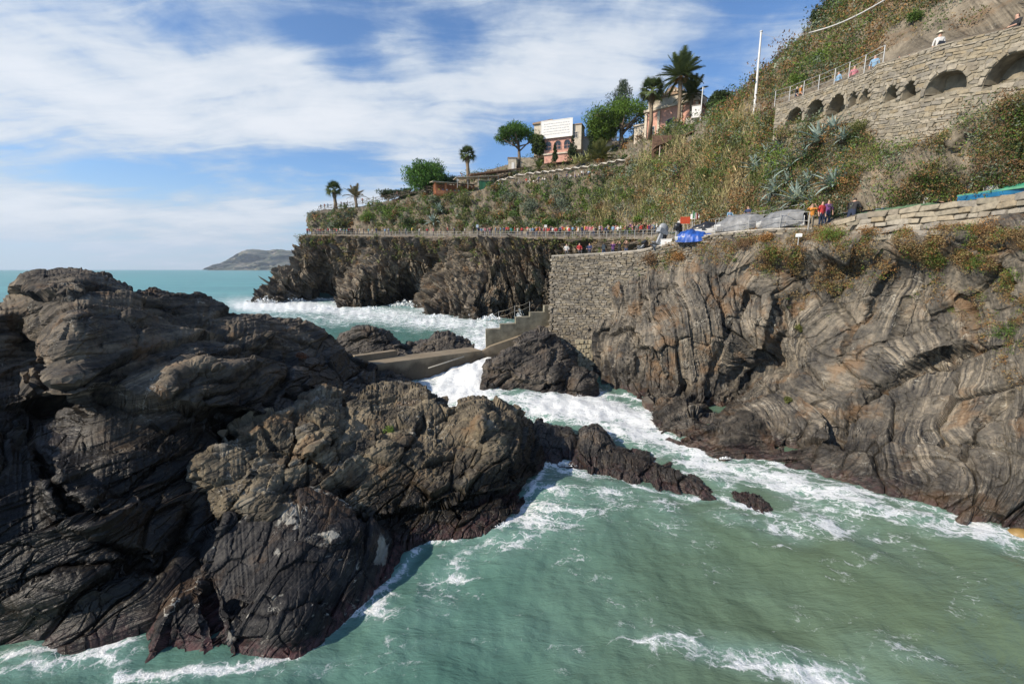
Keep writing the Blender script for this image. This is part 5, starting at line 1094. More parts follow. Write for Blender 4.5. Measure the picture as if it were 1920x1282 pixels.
# arched retaining wall of the upper path
AW = [(1455, 196, 38.3), (1480, 189, 37), (1560, 160, 33), (1636, 131, 29.2), (1645, 120, 28.6), (1700, 105, 26.6), (1760, 84, 24.7), (1840, 66, 23.3), (1920, 47, 21.7), (2100, -6, 18.2)]
apts = [P(*a) for a in AW]; wl = WallLine(apts); apx = np.array([a[0] for a in AW], float)
def u_of(px): return float(np.interp(px, apx, wl.d))
ARCH = [(1478, 1512, 203, 228, 8), (1517, 1552, 188, 221, 8), (1556, 1593, 178, 208, 8), (1600, 1616, 173, 199, 0), (1621, 1638, 168, 192, 0), (1668, 1694, 161, 189, 0), (1701, 1731, 153, 185, 0), (1748, 1828, 134, 169, 6), (1862, 1958, 100, 146, 6)]
arches = []
for (x0, x1, yc, yb, ext) in ARCH:
    u0, u1 = u_of(x0), u_of(x1); um = (u0+u1)/2; Ym = wl.at(um)[1]; zc = float(P((x0+x1)/2, yc, Ym)[2]); zb = float(P((x0+x1)/2, yb + ext, Ym)[2]); arches.append((u0, u1, zc, zb, float(P((x0+x1)/2, yb, Ym)[2])))
def arch_at(u):
    for (u0, u1, zc, zb, zs) in arches:
        if u0 < u < u1:
            k = (u-(u0+u1)/2)/((u1-u0)/2); return zs + (zc-zs)*math.sqrt(max(0, 1-k*k)), zb
    return None
def abot(u):
    px = float(np.interp(u, wl.d, apx)); py = poly_interp([(1455, 240), (1480, 248), (1560, 256), (1625, 270), (1640, 300), (1700, 285), (1760, 268), (1830, 232), (1900, 200), (2100, 120)], px); return float(wl.at(u)[2] - P(px, py, wl.at(u)[1])[2])
root = empty('arched_wall', V((apts[4][0], apts[4][1], apts[4][2]-6)), 0, 'sunlit stone retaining wall with a row of blind arches', 'wall')
def arched_back():
    rl = np.array(root.location); V_ = []; F_ = []
    def quad(a, b, c, d): i = len(V_); V_.extend([a-rl, b-rl, c-rl, d-rl]); F_.append((i, i+1, i+2, i+3))
    us = sorted(set(list(np.linspace(0, wl.L, 260)) + [x for a in arches for x in np.linspace(a[0]+1e-3, a[1]-1e-3, 18)] + [a[0]-1e-3 for a in arches] + [a[1]+1e-3 for a in arches])); dep = .95
    def pt(u, z, back=0): p = wl.at(u).copy(); t, up, n = wl.frame(u); p = p - n*back; p[2] = z; return p
    for a, b in zip(us[:-1], us[1:]):
        za, zb_ = wl.at(a)[2], wl.at(b)[2]; ba, bb = za-abot(a)-1, zb_-abot(b)-1; m = arch_at((a+b)/2); A, B = arch_at(a), arch_at(b)
        quad(pt(a, za), pt(b, zb_), pt(b, zb_, .55), pt(a, za, .55))
        if m and A and B:
            quad(pt(a, A[0]), pt(b, B[0]), pt(b, zb_), pt(a, za)); quad(pt(a, A[0]), pt(b, B[0]), pt(b, B[0], dep), pt(a, A[0], dep)); quad(pt(a, A[1], dep), pt(b, B[1], dep), pt(b, B[0], dep), pt(a, A[0], dep))
            if A[1] > ba: quad(pt(a, ba), pt(b, bb), pt(b, B[1]), pt(a, A[1])); quad(pt(a, A[1]), pt(b, B[1]), pt(b, B[1], dep), pt(a, A[1], dep))
        else: quad(pt(a, ba), pt(b, bb), pt(b, zb_), pt(a, za))
    for (u0, u1, zc, zb, zs) in arches:
        for u in (u0, u1): quad(pt(u, zb), pt(u, zs), pt(u, zs, dep), pt(u, zb, dep))
    me = np_mesh('wall_body', np.array(V_), np.array(F_), smooth=False); mobj('wall_body', me, plain('arch_mortar', (.24, .21, .155), .95, .25, 2.0, .4), root)
arched_back()
def askip(u, z, c):
    for (u0, u1, zc, zb, zs) in arches:
        for du in (-.2, 0, .2):
            a = arch_at(u+du)
            if a and a[1]-.1 < z < a[0]+.08: return True
    return False
cells = lay_courses(wl, abot, (.18, .62), (.09, .24), skip=askip, proud=-.02)
masonry(root, cells, AP, AM, .13)
for (u0, u1, zc, zb, zs) in arches:      # ring of voussoirs
    n = max(7, int((u1-u0)/.2)); vs = []
    for i in range(n):
        a = math.pi*(i+.5)/n; um = (u0+u1)/2; u = um - math.cos(a)*((u1-u0)/2+.13); z = zs + math.sin(a)*((zc-zs)+.13); p = wl.at(min(max(u, .01), wl.L-.01)).copy(); t, up, nn = wl.frame(min(max(u, .01), wl.L-.01)); p[2] = z; p = p + nn*.02
        rd = unit(-math.cos(a)*t + np.array([0, 0, math.sin(a)])); tg = unit(np.cross(nn, rd)); vs.append((p, tg, rd, nn, (u1-u0)*1.55/n, .22))
    masonry(root, vs, AP, AM, .16, name='voussoir')
# ---------------------------------------------------------------- jetty and steps
M_jet = rock_mat('jetty_concrete', (.15, .125, .085), (.22, .18, .125), (.30, .25, .18), wet=(1.35, 2.0), algae=.6, rust=.15, veins=.2, wet_shade=.35); M_step = plain('step_concrete', (.23, .21, .15), .85, .25, 1.5, .4)
def jetty():
    root = empty('concrete_jetty', V(Pz(760, 675, 0)), 0, 'low brown concrete jetty running out to the dark rocks', 'jetty'); rl = np.array(root.location); zt = 2.1
    def wall(a, b, w, z0, z1, nm, mat, n=8):
        a, b = np.array(a), np.array(b); d = unit(b-a); nrm = np.array([-d[1], d[0], 0]); mb = MB()
        for i in range(n):
            p, q = a+(b-a)*i/n, a+(b-a)*(i+1)/n - d*.012; mb.prism([tuple(x-rl) for x in (p*[1, 1, 0]+[0, 0, z0], q*[1, 1, 0]+[0, 0, z0], (q+nrm*w)*[1, 1, 0]+[0, 0, z0], (p+nrm*w)*[1, 1, 0]+[0, 0, z0])], (0, 0, z1-z0))
        return mb.build(nm, mat, root)
    a, b = Pz(632, 692, zt), Pz(905, 657, zt); wall(a, b, 2.3, -1.5, zt, 'deck', M_jet, 9)
    c, d = Pz(668, 679, zt+.01), Pz(745, 668, zt+.01); wall(c, d, .7, zt-.5, zt+.55, 'low_wall', M_jet, 3)
    mb = MB(); mb.path([tuple(P(803, 690, 37.0)-rl), tuple(P(870, 668, 39.4)-rl)], .05, 6); mb.build('pipe', plain('jetty_pipe', (.4, .38, .33), .6), root)
    e = Pz(1040, 610, 4.4)
    root = empty('concrete_steps', V(Pz(960, 640, 1.5)), 0, 'stepped concrete parapet climbing from the jetty to the stone terrace', 'steps'); rl = np.array(root.location)
    st = [(911, 938, 618), (938, 967, 608), (967, 994, 595), (994, 1021, 586), (1021, 1036, 573)]; Y0, Y1 = 42.2, 44.6
    for (x0, x1, yt) in st:
        ya, yb = np.interp([x0, x1], [905, 1036], [Y0, Y1]); p, q = P(x0, yt, ya), P(x1, yt, yb); q[2] = p[2]; mb = MB()
        mb.prism([tuple(x-rl) for x in (p*[1, 1, 0]+[0, 0, .2], q*[1, 1, 0]+[-.01, 0, .2], q*[1, 1, 0]+[-.01-.1, .9, .2], p*[1, 1, 0]+[-.1, .9, .2])], (0, 0, p[2]-.2)); mb.build('step', M_step, root)
    mb = MB(); pts_ = [P(895, 664, 41.2), P(918, 650, 41.6), P(1036, 610, 43.9)]
    for p, q in zip(pts_[:-1], pts_[1:]): mb.add([tuple(x-rl) for x in (p, q, q+[.0, .8, .02], p+[0, .8, .02], p*[1, 1, 0]+[0, 0, -.5], q*[1, 1, 0]+[0, 0, -.5])], [(0, 1, 2, 3), (0, 4, 5, 1)])
    mb.build('ramp', M_jet, root)
    tops = []
    for (px, yt, ht) in [(913, 617, 30), (935, 606, 28), (965, 594, 26), (993, 584, 24)]:
        Yp = np.interp(px, [905, 1036], [Y0, Y1])+.5; p = P(px, yt, Yp); q = P(px, yt-ht*.8, Yp); q[:2] = p[:2]; mb = MB(); mb.tube(tuple(p-rl), tuple(q-rl), .025, None, 6); mb.build('handrail_post', M_rail, root); tops.append(q)
    mb = MB()
    for p, q in zip(tops[:-1], tops[1:]):
        for k in (0.05, .55): mb.path([tuple(p+[0, 0, -k]-rl), tuple((p+q)/2+[0, 0, -k-.12]-rl), tuple(q+[0, 0, -k]-rl)], .018, 5)
    mb.build('rope', plain('rope', (.4, .36, .28), .9), root)
M_rail = plain('rail_metal', (.40, .40, .385), .5, .1, 4, 0, .3)
jetty()
# ---------------------------------------------------------------- railings: posts and rails are parts
def railing(name, pts, spacing, h, label, mat, r=.03, rails=(1.0, .66, .33), cat='railing', rr=.018, cross=False):
    wl = WallLine([np.array(p) for p in pts]); n = max(1, int(wl.L/spacing)); root = empty(name, V(wl.at(0)), 0, label, cat); rl = np.array(root.location)
    mb = MB(); mb.tube((0, 0, -.1), (0, 0, h), r, r, 6); pm = mb.mesh('post', mat)
    for i in range(n+1): o = mobj('post', pm, None, root, V(wl.at(wl.L*i/n)-rl))
    for k in rails:
        mb = MB(); mb.path([tuple(wl.at(wl.L*i/n)-rl+np.array([0, 0, h*k])) for i in range(n+1)], rr, 5); mb.build('rail', mat, root)
    if cross:
        for i in range(n):
            a, b = wl.at(wl.L*i/n)-rl, wl.at(wl.L*(i+1)/n)-rl
            for (z0, z1) in ((.15, .9), (.9, .15)): mb = MB(); mb.tube(tuple(a+[0, 0, h*z0]), tuple(b+[0, 0, h*z1]), rr, rr, 5); mb.build('brace', mat, root)
    return root
railing('railing', [P(*p)+np.array([0, .15, 0]) for p in PATH_OUT[:13]], 2.3, 1.15, 'long pale metal railing along the path on top of the far cliff', M_rail, .045, (1.0, .6), rr=.022)
railing('railing', [P(1243, 447, 62), P(1300, 437, 46), P(1360, 432, 39.4), P(1440, 423, 34.3), P(1505, 414, 31)], 1.9, 1.15, 'metal railing behind the boats on the quay', M_rail, .03, (1.0, .7, .4), rr=.018)
railing('railing', [P(1340, 438.5, 33.7), P(1440, 430, 31.0), P(1515, 430, 27.6)], 2.0, 1.05, 'metal railing on the quay edge in front of the grey tarpaulin', M_rail, .025, (1.0, .5), rr=.015)
railing('railing', [apts[0]+np.array([0, .2, 0]), apts[1]+np.array([.05, .2, 0]), apts[2]+np.array([.1, .2, 0]), P(1638, 131, 29.3), P(1655, 122, 28.7)], 1.35, 1.1, 'pale metal railing on top of the arched wall', M_rail, .035, (1.0, .68, .36), rr=.018)
M_wood = plain('fence_wood', (.13, .10, .07), .85, .25, 5, .2)
tp = [(598, 394, 149.5), (660, 386, 144.5), (730, 373, 138.5), (800, 358, 131.5), (832, 354, 128.5)]
railing('timber_fence', [P(*p) for p in tp], 2.6, 1.25, 'timber fence with crossed braces along the edge of the far terrace', M_wood, .07, (1.0, .15), 'fence', .05, True)
railing('timber_fence', [P(905, 343, 131), P(960, 326, 133), P(1010, 318, 130), P(1060, 312, 127)], 2.6, 1.2, 'brown timber fence of the walkway above the parasols', M_wood, .07, (1.0, .5), 'fence', .05)
railing('railing', [P(1168, 306, 113), P(1200, 296, 110), P(1235, 285, 106)], 2.2, 1.1, 'thin rail at the right end of the parasol terrace', M_rail, .04, (1.0, .5), rr=.025)
# ---------------------------------------------------------------- buildings
def face_rz(p, extra=0): return math.atan2(-p[0], p[1]) + R(extra)
M_glass = plain('window_glass', (.03, .035, .04), .15, .1, 2); M_frame = plain('window_frame', (.55, .50, .42), .6, .1, 4); M_white = plain('white_paint', (.72, .70, .66), .7, .06, 1.5)
M_pink = plain('pink_plaster', (.54, .29, .22), .85, .15, 1.2, .1); M_cream = plain('cream_plaster', (.50, .44, .35), .85, .15, 1.2, .1); M_tile = plain('roof_tile', (.30, .21, .14), .85, .25, 3, .3); M_grey = plain('grey_plaster', (.34, .30, .25), .85, .15, 1.5, .1)
def window(root, x, z, w, h, y, arch=False, mat=None, shutter=False):
    """opening with frame and recessed pane on a facade at local y (facing -y)"""
    fr = MB(); t = .12
    for (cx, cz, sx, sz) in ((x-w/2, z, t, h), (x+w/2, z, t, h), (x, z-h/2, w+t, t)): fr.box((cx, y-.04, cz), (sx, .16, sz))
    n = 10; top = z+h/2
    if arch:
        pr = None
        for i in range(n+1):
            a = math.pi*i/n; p = (x-math.cos(a)*w/2, y-.04, top+math.sin(a)*w/2)
            if pr: fr.tube(pr, p, t*.6, None, 5)
            pr = p
    else: fr.box((x, y-.04, top), (w+t, .16, t))
    f = fr.build('window', mat or M_frame, root); pb = MB(); pts = [(x-w/2, y+.1-.13, z-h/2), (x+w/2, y+.1-.13, z-h/2), (x+w/2, y-.03, top)]
    if arch: pts += [(x+math.cos(math.pi*i/n)*w/2, y-.03, top+math.sin(math.pi*i/n)*w/2) for i in range(1, n)]
    pts += [(x-w/2, y-.03, top)]; pb.poly(pts); pb.build('pane', M_glass, f)
    bar = MB(); bar.box((x, y-.06, z), (.07, .05, h)); bar.box((x, y-.06, z+h*.1), (w, .05, .07)); bar.build('glazing_bar', mat or M_frame, f)
def bld(name, px, py, Y, label, extra=0):
    p = P(px, py, Y); return empty(name, V(p), face_rz(p, extra), label, 'building'), mpp(px, py, Y)
# house with the billboard
r, k = bld('billboard_house', 1040, 290, 128, 'pink house carrying a big white billboard above its arched windows', -16)
mb = MB(); mb.box((1, 3, 2.2), (8.2, 6, 8.6)); mb.build('wall', M_pink, r)
mb = MB(); mb.box((-3.8, 4, 4.6), (5.2, 6.5, 8.4)); mb.build('rear_wall', M_cream, r); mb = MB(); mb.prism([(-6.8, .3, 8.8), (-.9, .3, 8.8), (-.9, .3, 9.6), (-6.8, .3, 9.2)], (0, 7.4, 0)); mb.build('roof', M_tile, r)
mb = MB(); mb.box((.6, -.5, 6.6), (8.9, .3, 4.5)); bb = mb.build('billboard', M_white, r)
fm = MB()
for (c, d) in (((.6, -.66, 8.9), (9.1, .1, .16)), ((.6, -.66, 4.35), (9.1, .1, .16)), ((-3.9, -.66, 6.6), (.16, .1, 4.6)), ((5.1, -.66, 6.6), (.16, .1, 4.6))): fm.box(c, d)
fm.build('billboard_frame', M_white, bb)
tx = MB()
for row in range(5):
    x = -3.3 + random.random()*.3
    while x < 4.2:
        w = random.uniform(.2, .75); tx.box((x+w/2, -.664, 8.05-row*.68), (w, .01, .24)); x += w + random.uniform(.1, .22)
tx.build('billboard_lettering', plain('faded_ink', (.42, .42, .43), .8), bb)['kind'] = 'stuff'
for i, x in enumerate((-1.9, .9, 3.6)): window(r, x, 2.0, 1.9, 1.5, 0, True, M_pink)
mb = MB(); mb.box((1, -.1, .2), (8.6, .5, .35)); mb.build('sill', M_cream, r)
mb = MB(); mb.box((6, 2, 4), (3.0, 4, 6.5)); mb.build('side_wing', M_cream, r); window(r, 6, 4.6, 1.0, 1.5, 0); mb = MB(); mb.box((6, 2, 7.3), (3.3, 4.4, .25)); mb.build('side_roof', M_tile, r)
# low terrace walls around it
r, k = bld('terrace_wall', 1095, 288, 127, 'stepped cream garden wall right of the billboard house', -12)
for i, (x, z, w, h) in enumerate(((-3, 1.2, 4.5, 4.2), (1.6, 2.0, 4.4, 4.6), (5.6, 2.4, 3.6, 5.4))): mb = MB(); mb.box((x, i*.6, z), (w, .5, h)); mb.build('wall', M_cream if i != 1 else M_grey, r); mb = MB(); mb.box((x, i*.6, z+h/2+.1), (w+.2, .7, .2)); mb.build('coping', M_pink, r)
# white house
r, k = bld('white_house', 1126, 256, 145, 'small white house with a flat roof behind the wide pine', -30)
mb = MB(); mb.box((0, 3, 2.5), (5.2, 6, 7.0)); mb.build('wall', M_white, r); mb = MB(); mb.box((-2.8, 3, 1.2), (1.4, 6, 4.4)); mb.build('lower_wall', M_white, r); mb = MB(); mb.prism([(-3.0, -.3, 6.0), (3.0, -.3, 6.0), (3.0, -.3, 6.6), (-2.0, -.3, 7.0)], (0, 6.6, 0)); mb.build('roof', M_tile, r)
window(r, .8, 3.2, .9, 1.3, 0)
# pink villa
r, k = bld('pink_villa', 1255, 254, 112, 'pink villa with cream cornice and arched window behind the palms', -22)
mb = MB(); mb.box((0, 4, 2.6), (12.5, 8, 8.0)); mb.build('wall', M_pink, r)
mb = MB()
for x in (-6.2, -2.9, 2.6, 6.2): mb.box((x, -.12, 2.4), (.6, .35, 7.6))
mb.build('pilaster', M_cream, r); mb = MB(); mb.box((0, 3.9, 6.7), (13.4, 9, .55)); mb.build('cornice', M_cream, r); mb = MB(); mb.box((0, 4, 8.0), (11.8, 7.6, 2.2)); mb.build('attic', M_cream, r)
mb = MB(); mb.prism([(-3.4, -.2, 9.1), (3.4, -.2, 9.1), (0, -.2, 11.2)], (0, 8, 0)); rf = mb.build('roof', M_tile, r); mb = MB()
for i in range(9): mb.box((-3+i*.75, -.35, 9.3+1.7*(1-abs(-3+i*.75)/3.4)*.5), (.35, .2, .5))
mb.build('tile_edge', M_cream, rf)
window(r, 0, 1.6, 2.2, 2.4, 0, True); window(r, -4.5, 1.8, 1.3, 2.2, 0); window(r, 4.4, 1.8, 1.3, 2.2, 0)
mb = MB(); mb.box((-8.3, 5, 1.5), (4.0, 6, 6.0)); mb.build('left_wing', M_cream, r); mb = MB(); mb.box((-8.3, 4.9, 4.6), (4.4, 6.6, .35)); mb.build('left_cornice', M_cream, r)
r, k = bld('utility_hut', 1304, 226, 100, 'white utility box on the wall right of the villa', 0); mb = MB(); mb.box((0, 0, 1.6), (1.7, 1.2, 2.4)); mb.build('body', M_white, r); mb = MB(); mb.box((0, 0, 2.87), (1.9, 1.4, .12)); mb.build('roof', M_grey, r); mb = MB(); mb.box((1.5, .6, 0), (7, .8, 1.5)); mb.build('plinth', M_grey, r)
# pergola roof by the villa
r = empty('pergola', V(P(1285, 272, 84)), face_rz(P(1285, 272, 84), 18), 'sloping brown pergola roof on posts below the villa', 'pergola'); M_brown = plain('pergola_wood', (.16, .095, .06), .85, .25, 3)
mb = MB(); mb.prism([(-5.4, -.2, -.2), (5.2, -.2, 3.6), (5.2, -.2, 3.85), (-5.4, -.2, .05)], (0, 3, 0)); mb.build('roof', M_brown, r)
mb = MB(); mb.box((0, 3.2, .6), (10.5, .2, 4.0)); mb.build('back_wall', M_brown, r)
for x in (-4.6, -2.4, -.4, 1.8, 3.2, 4.8): mb = MB(); mb.tube((x, 0, -2.6), (x, 0, 1.65+x*.36), .10, .10, 7); mb.build('post', plain('pale_post', (.5, .42, .33), .8), r)
# stall, awning, container on the far terrace
r, k = bld('orange_stall', 853, 366, 128.5, 'orange market stall with an open front under a flat awning', 14); M_or = plain('stall_orange', (.52, .20, .09), .7, .1, 1.5)
mb = MB(); mb.box((0, 2.6, 1.6), (11.4, .2, 3.2)); mb.build('back_wall', M_or, r)
for x in (-5.6, -2.6, .6, 3.6, 5.6): mb = MB(); mb.box((x, .1, 1.6), (.5, .25, 3.2)); mb.build('post', M_or, r)
mb = MB(); mb.box((0, 0, .55), (11.2, .5, 1.1)); mb.build('counter', M_or, r); mb = MB(); mb.box((-.3, 1.0, 3.4), (12.6, 4.4, .14), Matrix.Rotation(R(6), 3, 'X')); mb.build('roof', plain('awning_cream', (.55, .47, .36), .85), r)
for i in range(9): mb = MB(); mb.box((-4.6+i*1.15, .1, 1.3), (.5, .3, .35)); mb.build('goods', plain('goods%d' % (i % 3), [(.5, .4, .1), (.1, .12, .2), (.6, .55, .5)][i % 3], .8), r)
r = empty('long_awning', V(P(895, 352, 127)), face_rz(P(895, 352, 127), 16), 'long cream awning sloping up between the stall and the parasols', 'awning'); mb = MB(); mb.prism([(-6.4, -1.2, 2.1), (6.2, -1.2, 3.4), (6.2, -1.2, 3.52), (-6.4, -1.2, 2.22)], (0, 3.6, 0)); mb.build('canopy', MATS['awning_cream'], r)
for x in (-6, -3, 0, 3, 6): mb = MB(); mb.tube((x, -1, -.6), (x, -1, 2.72+x*.103), .07, None, 6); mb.build('post', M_rail, r)
r, k = bld('green_container', 909, 357, 126, 'dark green shed at the left end of the parasol row', 10); mb = MB(); mb.box((0, .8, 1.3), (2.7, 1.8, 2.6)); mb.build('body', plain('shed_green', (.02, .11, .05), .6), r); mb = MB(); mb.box((0, .8, 2.66), (3, 2.1, .12)); mb.build('roof', M_grey, r); mb = MB(); mb.box((0, -.13, 1.1), (1.0, .06, 2.1)); mb.build('door', plain('shed_door', (.03, .15, .07), .6), r)
r = empty('walkway_canopy', V(P(945, 334, 132)), face_rz(P(945, 334, 132), 14), 'dark timber walkway deck on posts above the awning', 'walkway'); mb = MB(); mb.prism([(-10, 0, .4), (9, 0, 3.4), (9, 0, 3.75), (-10, 0, .75)], (0, 3, 0)); mb.build('deck', M_brown, r)
for x in (-9, -5.5, -2, 1.5, 5, 8.5): mb = MB(); mb.tube((x, .2, -2.4), (x, .2, .5+(x+10)*.157), .13, None, 6); mb.build('post', M_wood, r)
r, k = bld('hut', 970, 314, 133, 'small pale hut under the umbrella pine', 0); mb = MB(); mb.box((-1.5, 1.5, .8), (2.4, 3, 3.6)); mb.build('wall', M_cream, r); mb = MB(); mb.box((3.2, 2.2, 1.6), (6.5, 3, 2.6)); mb.build('side_wall', plain('hut_stone', (.36, .31, .23), .9, .25, 2, .4), r); mb = MB(); mb.box((-1.5, 1.5, 2.7), (2.8, 3.4, .2)); mb.build('roof', M_tile, r); mb = MB(); mb.box((-1.3, -.03, .4), (.8, .06, 1.9)); mb.build('door', M_white, r)
r = empty('shed', V(P(1487, 122, 60)), face_rz(P(1487, 122, 60), 20), 'small green and white shed on the hillside above the arches', 'shed'); mb = MB(); mb.box((0, 1, .3), (3.2, 2, 1.6)); mb.build('wall', plain('shed_pale', (.42, .47, .36), .8, .2, 2), r); mb = MB(); mb.prism([(-1.7, -.1, 1.1), (1.7, -.1, 1.25), (1.7, -.1, 1.35), (-1.7, -.1, 1.2)], (0, 2.3, 0)); mb.build('roof', M_tile, r); mb = MB(); mb.box((.7, -.03, .3), (.9, .06, 1.2)); mb.build('door', M_white, r)
# ---------------------------------------------------------------- parasols
M_par = plain('parasol_cloth', (.72, .66, .55), .85, .08, 2)
def parasol(p, w, label, rz):
    root = empty('parasol', V(p), rz, label, 'parasol', 'white parasols on the terrace'); mb = MB(); h = 2.5
    c = (0, 0, h+.55); e = w/2; n = 6; vs = [c]; fs = []
    ring = []
    for i in range(4*n):
        s = i//n; t = (i % n)/n; q = [(-1+2*t, -1), (1, -1+2*t), (1-2*t, 1), (-1, 1-2*t)][s]; z = h + .10*math.cos(t*2*math.pi)*.6 + .06; ring.append(len(vs)); vs.append((q[0]*e, q[1]*e, z))
    m_ = []
    for i in range(4*n): m_.append(len(vs)); x = vs[ring[i]]; vs.append((x[0]*.5, x[1]*.5, h+.28))
    lw = []
    for i in range(4*n): lw.append(len(vs)); x = vs[ring[i]]; vs.append((x[0], x[1], x[2]-.10))
    N4 = 4*n
    for i in range(N4): j = (i+1) % N4; fs += [(0, m_[i], m_[j]), (m_[i], ring[i], ring[j], m_[j]), (ring[i], lw[i], lw[j], ring[j])]
    mb.add(vs, fs); cn = mb.build('canopy', M_par, root); mb = MB(); mb.tube((0, 0, -.2), (0, 0, h+.5), .05, .04, 7); mb.build('pole', M_white, root); mb = MB(); mb.lathe([(.0, .12), (.3, .1), (.34, 0)], n=10); mb.build('base', M_grey, root)
    mb = MB()
    for s in ((1, 1), (1, -1), (-1, 1), (-1, -1)): mb.tube((0, 0, h+.2), (s[0]*e*.9, s[1]*e*.9, h+.1), .02, None, 4)
    mb.build('ribs', M_rail, cn)
PARA = [(942, 337), (957, 333), (973, 328), (993, 325), (1008, 324), (1021, 322), (1036, 321), (1048, 319), (1063, 317), (1078, 315), (1094, 313), (1111, 311), (1132, 307), (1146, 304), (1161, 301)]
ORD = ['first', 'second', 'third', 'fourth', 'fifth', 'sixth', 'seventh', 'eighth', 'ninth', 'tenth', 'eleventh', 'twelfth', 'thirteenth', 'fourteenth', 'fifteenth']
for i, (px, py) in enumerate(PARA):
    Y = np.interp(px, [930, 1000, 1080, 1160], [124, 118, 112, 106]); p = P(px, py, Y); p[2] -= 2.75; parasol(p, 2.35, 'white square parasol, %s in the row counted from the green shed' % ORD[i], face_rz(p, 20))
# tables below them
M_tab = plain('table_top', (.5, .45, .38), .6)
def table(p, label):
    root = empty('cafe_table', V(p), 0, label, 'table', 'cafe tables under the parasols'); mb = MB(); mb.lathe([(0, .74), (.38, .74), (.38, .70), (0, .70)], n=10); mb.build('top', M_tab, root); mb = MB(); mb.tube((0, 0, 0), (0, 0, .7), .04, None, 6); mb.lathe([(0, .04), (.25, .02), (.25, 0)], n=8); mb.build('pedestal', M_rail, root)
TERR = lambda px: (np.interp(px, [930, 1000, 1080, 1160], [350, 342, 334, 314.5]), np.interp(px, [930, 1000, 1080, 1160], [122, 116.2, 110.2, 104.2]))
for i in range(12):
    px = 946+i*16; py, Y = TERR(px); p = P(px, py, Y)+np.array([0, .8, -.1]); table(p, 'small round cafe table at the terrace edge, %s from the green shed' % ORD[i])
# ---------------------------------------------------------------- poles, wires, signs
M_pole = plain('pole_paint', (.62, .62, .60), .5, .06, 3)
def lamp_pole():
    b = P(1415, 200, 50); t = P(1425, 60, 50); h = t[2]-b[2]; root = empty('lamp_pole', V(b), 0, 'tall pale lamp pole standing on the hillside skyline', 'lamp pole'); mb = MB(); mb.tube((0, 0, -1), (0, 0, h), .15, .09, 10); mb.build('pole', M_pole, root)
    mb = MB(); z = h*.36; mb.tube((0, 0, z), (-.35, -.1, z+.06), .03, None, 6); mb.ell((-.52, -.12, z), (.26, .16, .1)); mb.build('lamp_head', plain('lamp_dark', (.05, .05, .05), .5), root); mb = MB(); mb.ell((0, 0, h+.03), (.16, .16, .09)); mb.build('cap', M_pole, root); return root, np.array(b)+[0, 0, h-.1]
lp, ptop = lamp_pole()
mb = MB(); a = ptop; b_ = P(1517, 62, 44); c_ = P(1680, -12, 33); pts = [a]
rl = np.array(a)
for i in range(1, 9): t = i/8; q = a*(1-t)+b_*t; q[2] -= .5*math.sin(math.pi*t); pts.append(q)
mb.path([tuple(q-rl) for q in pts], .012, 5); o = mb.build('wire', plain('wire', (.3, .3, .3), .6), None, V(rl)); tag(o, 'thin wire running from the lamp pole top to the hill', 'wire')
mb = MB(); pts = []
for i in range(11): t = i/10; q = b_*(1-t)+c_*t; q[2] -= .35*math.sin(math.pi*t); pts.append(q)
rl = b_; mb.path([tuple(q-rl) for q in pts], .055, 6); o = mb.build('cable', plain('cable_white', (.6, .58, .54), .6), None, V(rl)); tag(o, 'thick pale cable sloping up over the hillside at the top', 'cable')
b = P(1313, 224, 98); root = empty('pole', V(b), 0, 'short pale pole beside the white utility box', 'pole'); mb = MB(); mb.tube((0, 0, -.5), (.1, 0, 6.4), .14, .10, 8); mb.build('shaft', M_pole, root); mb = MB(); mb.box((.3, 0, 6.1), (.5, .2, .16)); mb.build('bracket', M_pole, root)
def sign(px, py, Y, w, h, label, col=(.7, .7, .68), post=1.2):
    p = P(px, py, Y); root = empty('sign', V(p)-Vector((0, 0, post)), face_rz(p), label, 'sign'); mb = MB(); mb.box((0, 0, post), (w, .04, h)); mb.build('board', plain('sign_%d' % int(col[0]*100), col, .6), root); mb = MB(); mb.tube((0, .04, -.3), (0, .04, post+h/2), .03, None, 6); mb.build('post', M_rail, root)
sign(1303, 406, 46, .85, .5, 'white notice board above the red flag on the quay'); sign(1498, 441, 27.3, .34, .2, 'small white plate on the cliff edge under the photographers', post=.3); sign(1023, 424, 96, .6, .55, 'small white square sign above the far path crowd'); sign(895, 424, 108, .6, .7, 'pale blue square sign above the far path', (.45, .55, .65))
# flags
root = empty('flagpole', V(P(1297, 428, 42)), 0, 'green white and red flag on a short pole above the blue tarpaulin', 'flag'); mb = MB(); mb.tube((0, 0, -.3), (0, 0, 1.6), .02, None, 6); mb.build('pole', M_rail, root)
for i, c in enumerate(((.05, .25, .10), (.7, .7, .68), (.5, .06, .04))): mb = MB(); mb.box((.12+i*.17, 0, 1.2-.05*i), (.17, .03, .6-.04*i), Matrix.Rotation(R(10+8*i), 3, 'Z')); mb.build('stripe', plain('flag%d' % i, c, .8), root)
root = empty('banner', V(P(1284, 427, 43)), 0, 'orange red cloth hung on the railing beside the flag', 'banner'); mb = MB(); mb.box((0, 0, .7), (.95, .05, .65)); mb.build('cloth', plain('banner_red', (.55, .08, .03), .8), root); mb = MB(); mb.tube((-.45, .05, 0), (-.45, .05, 1.05), .02); mb.build('stake', M_rail, root)
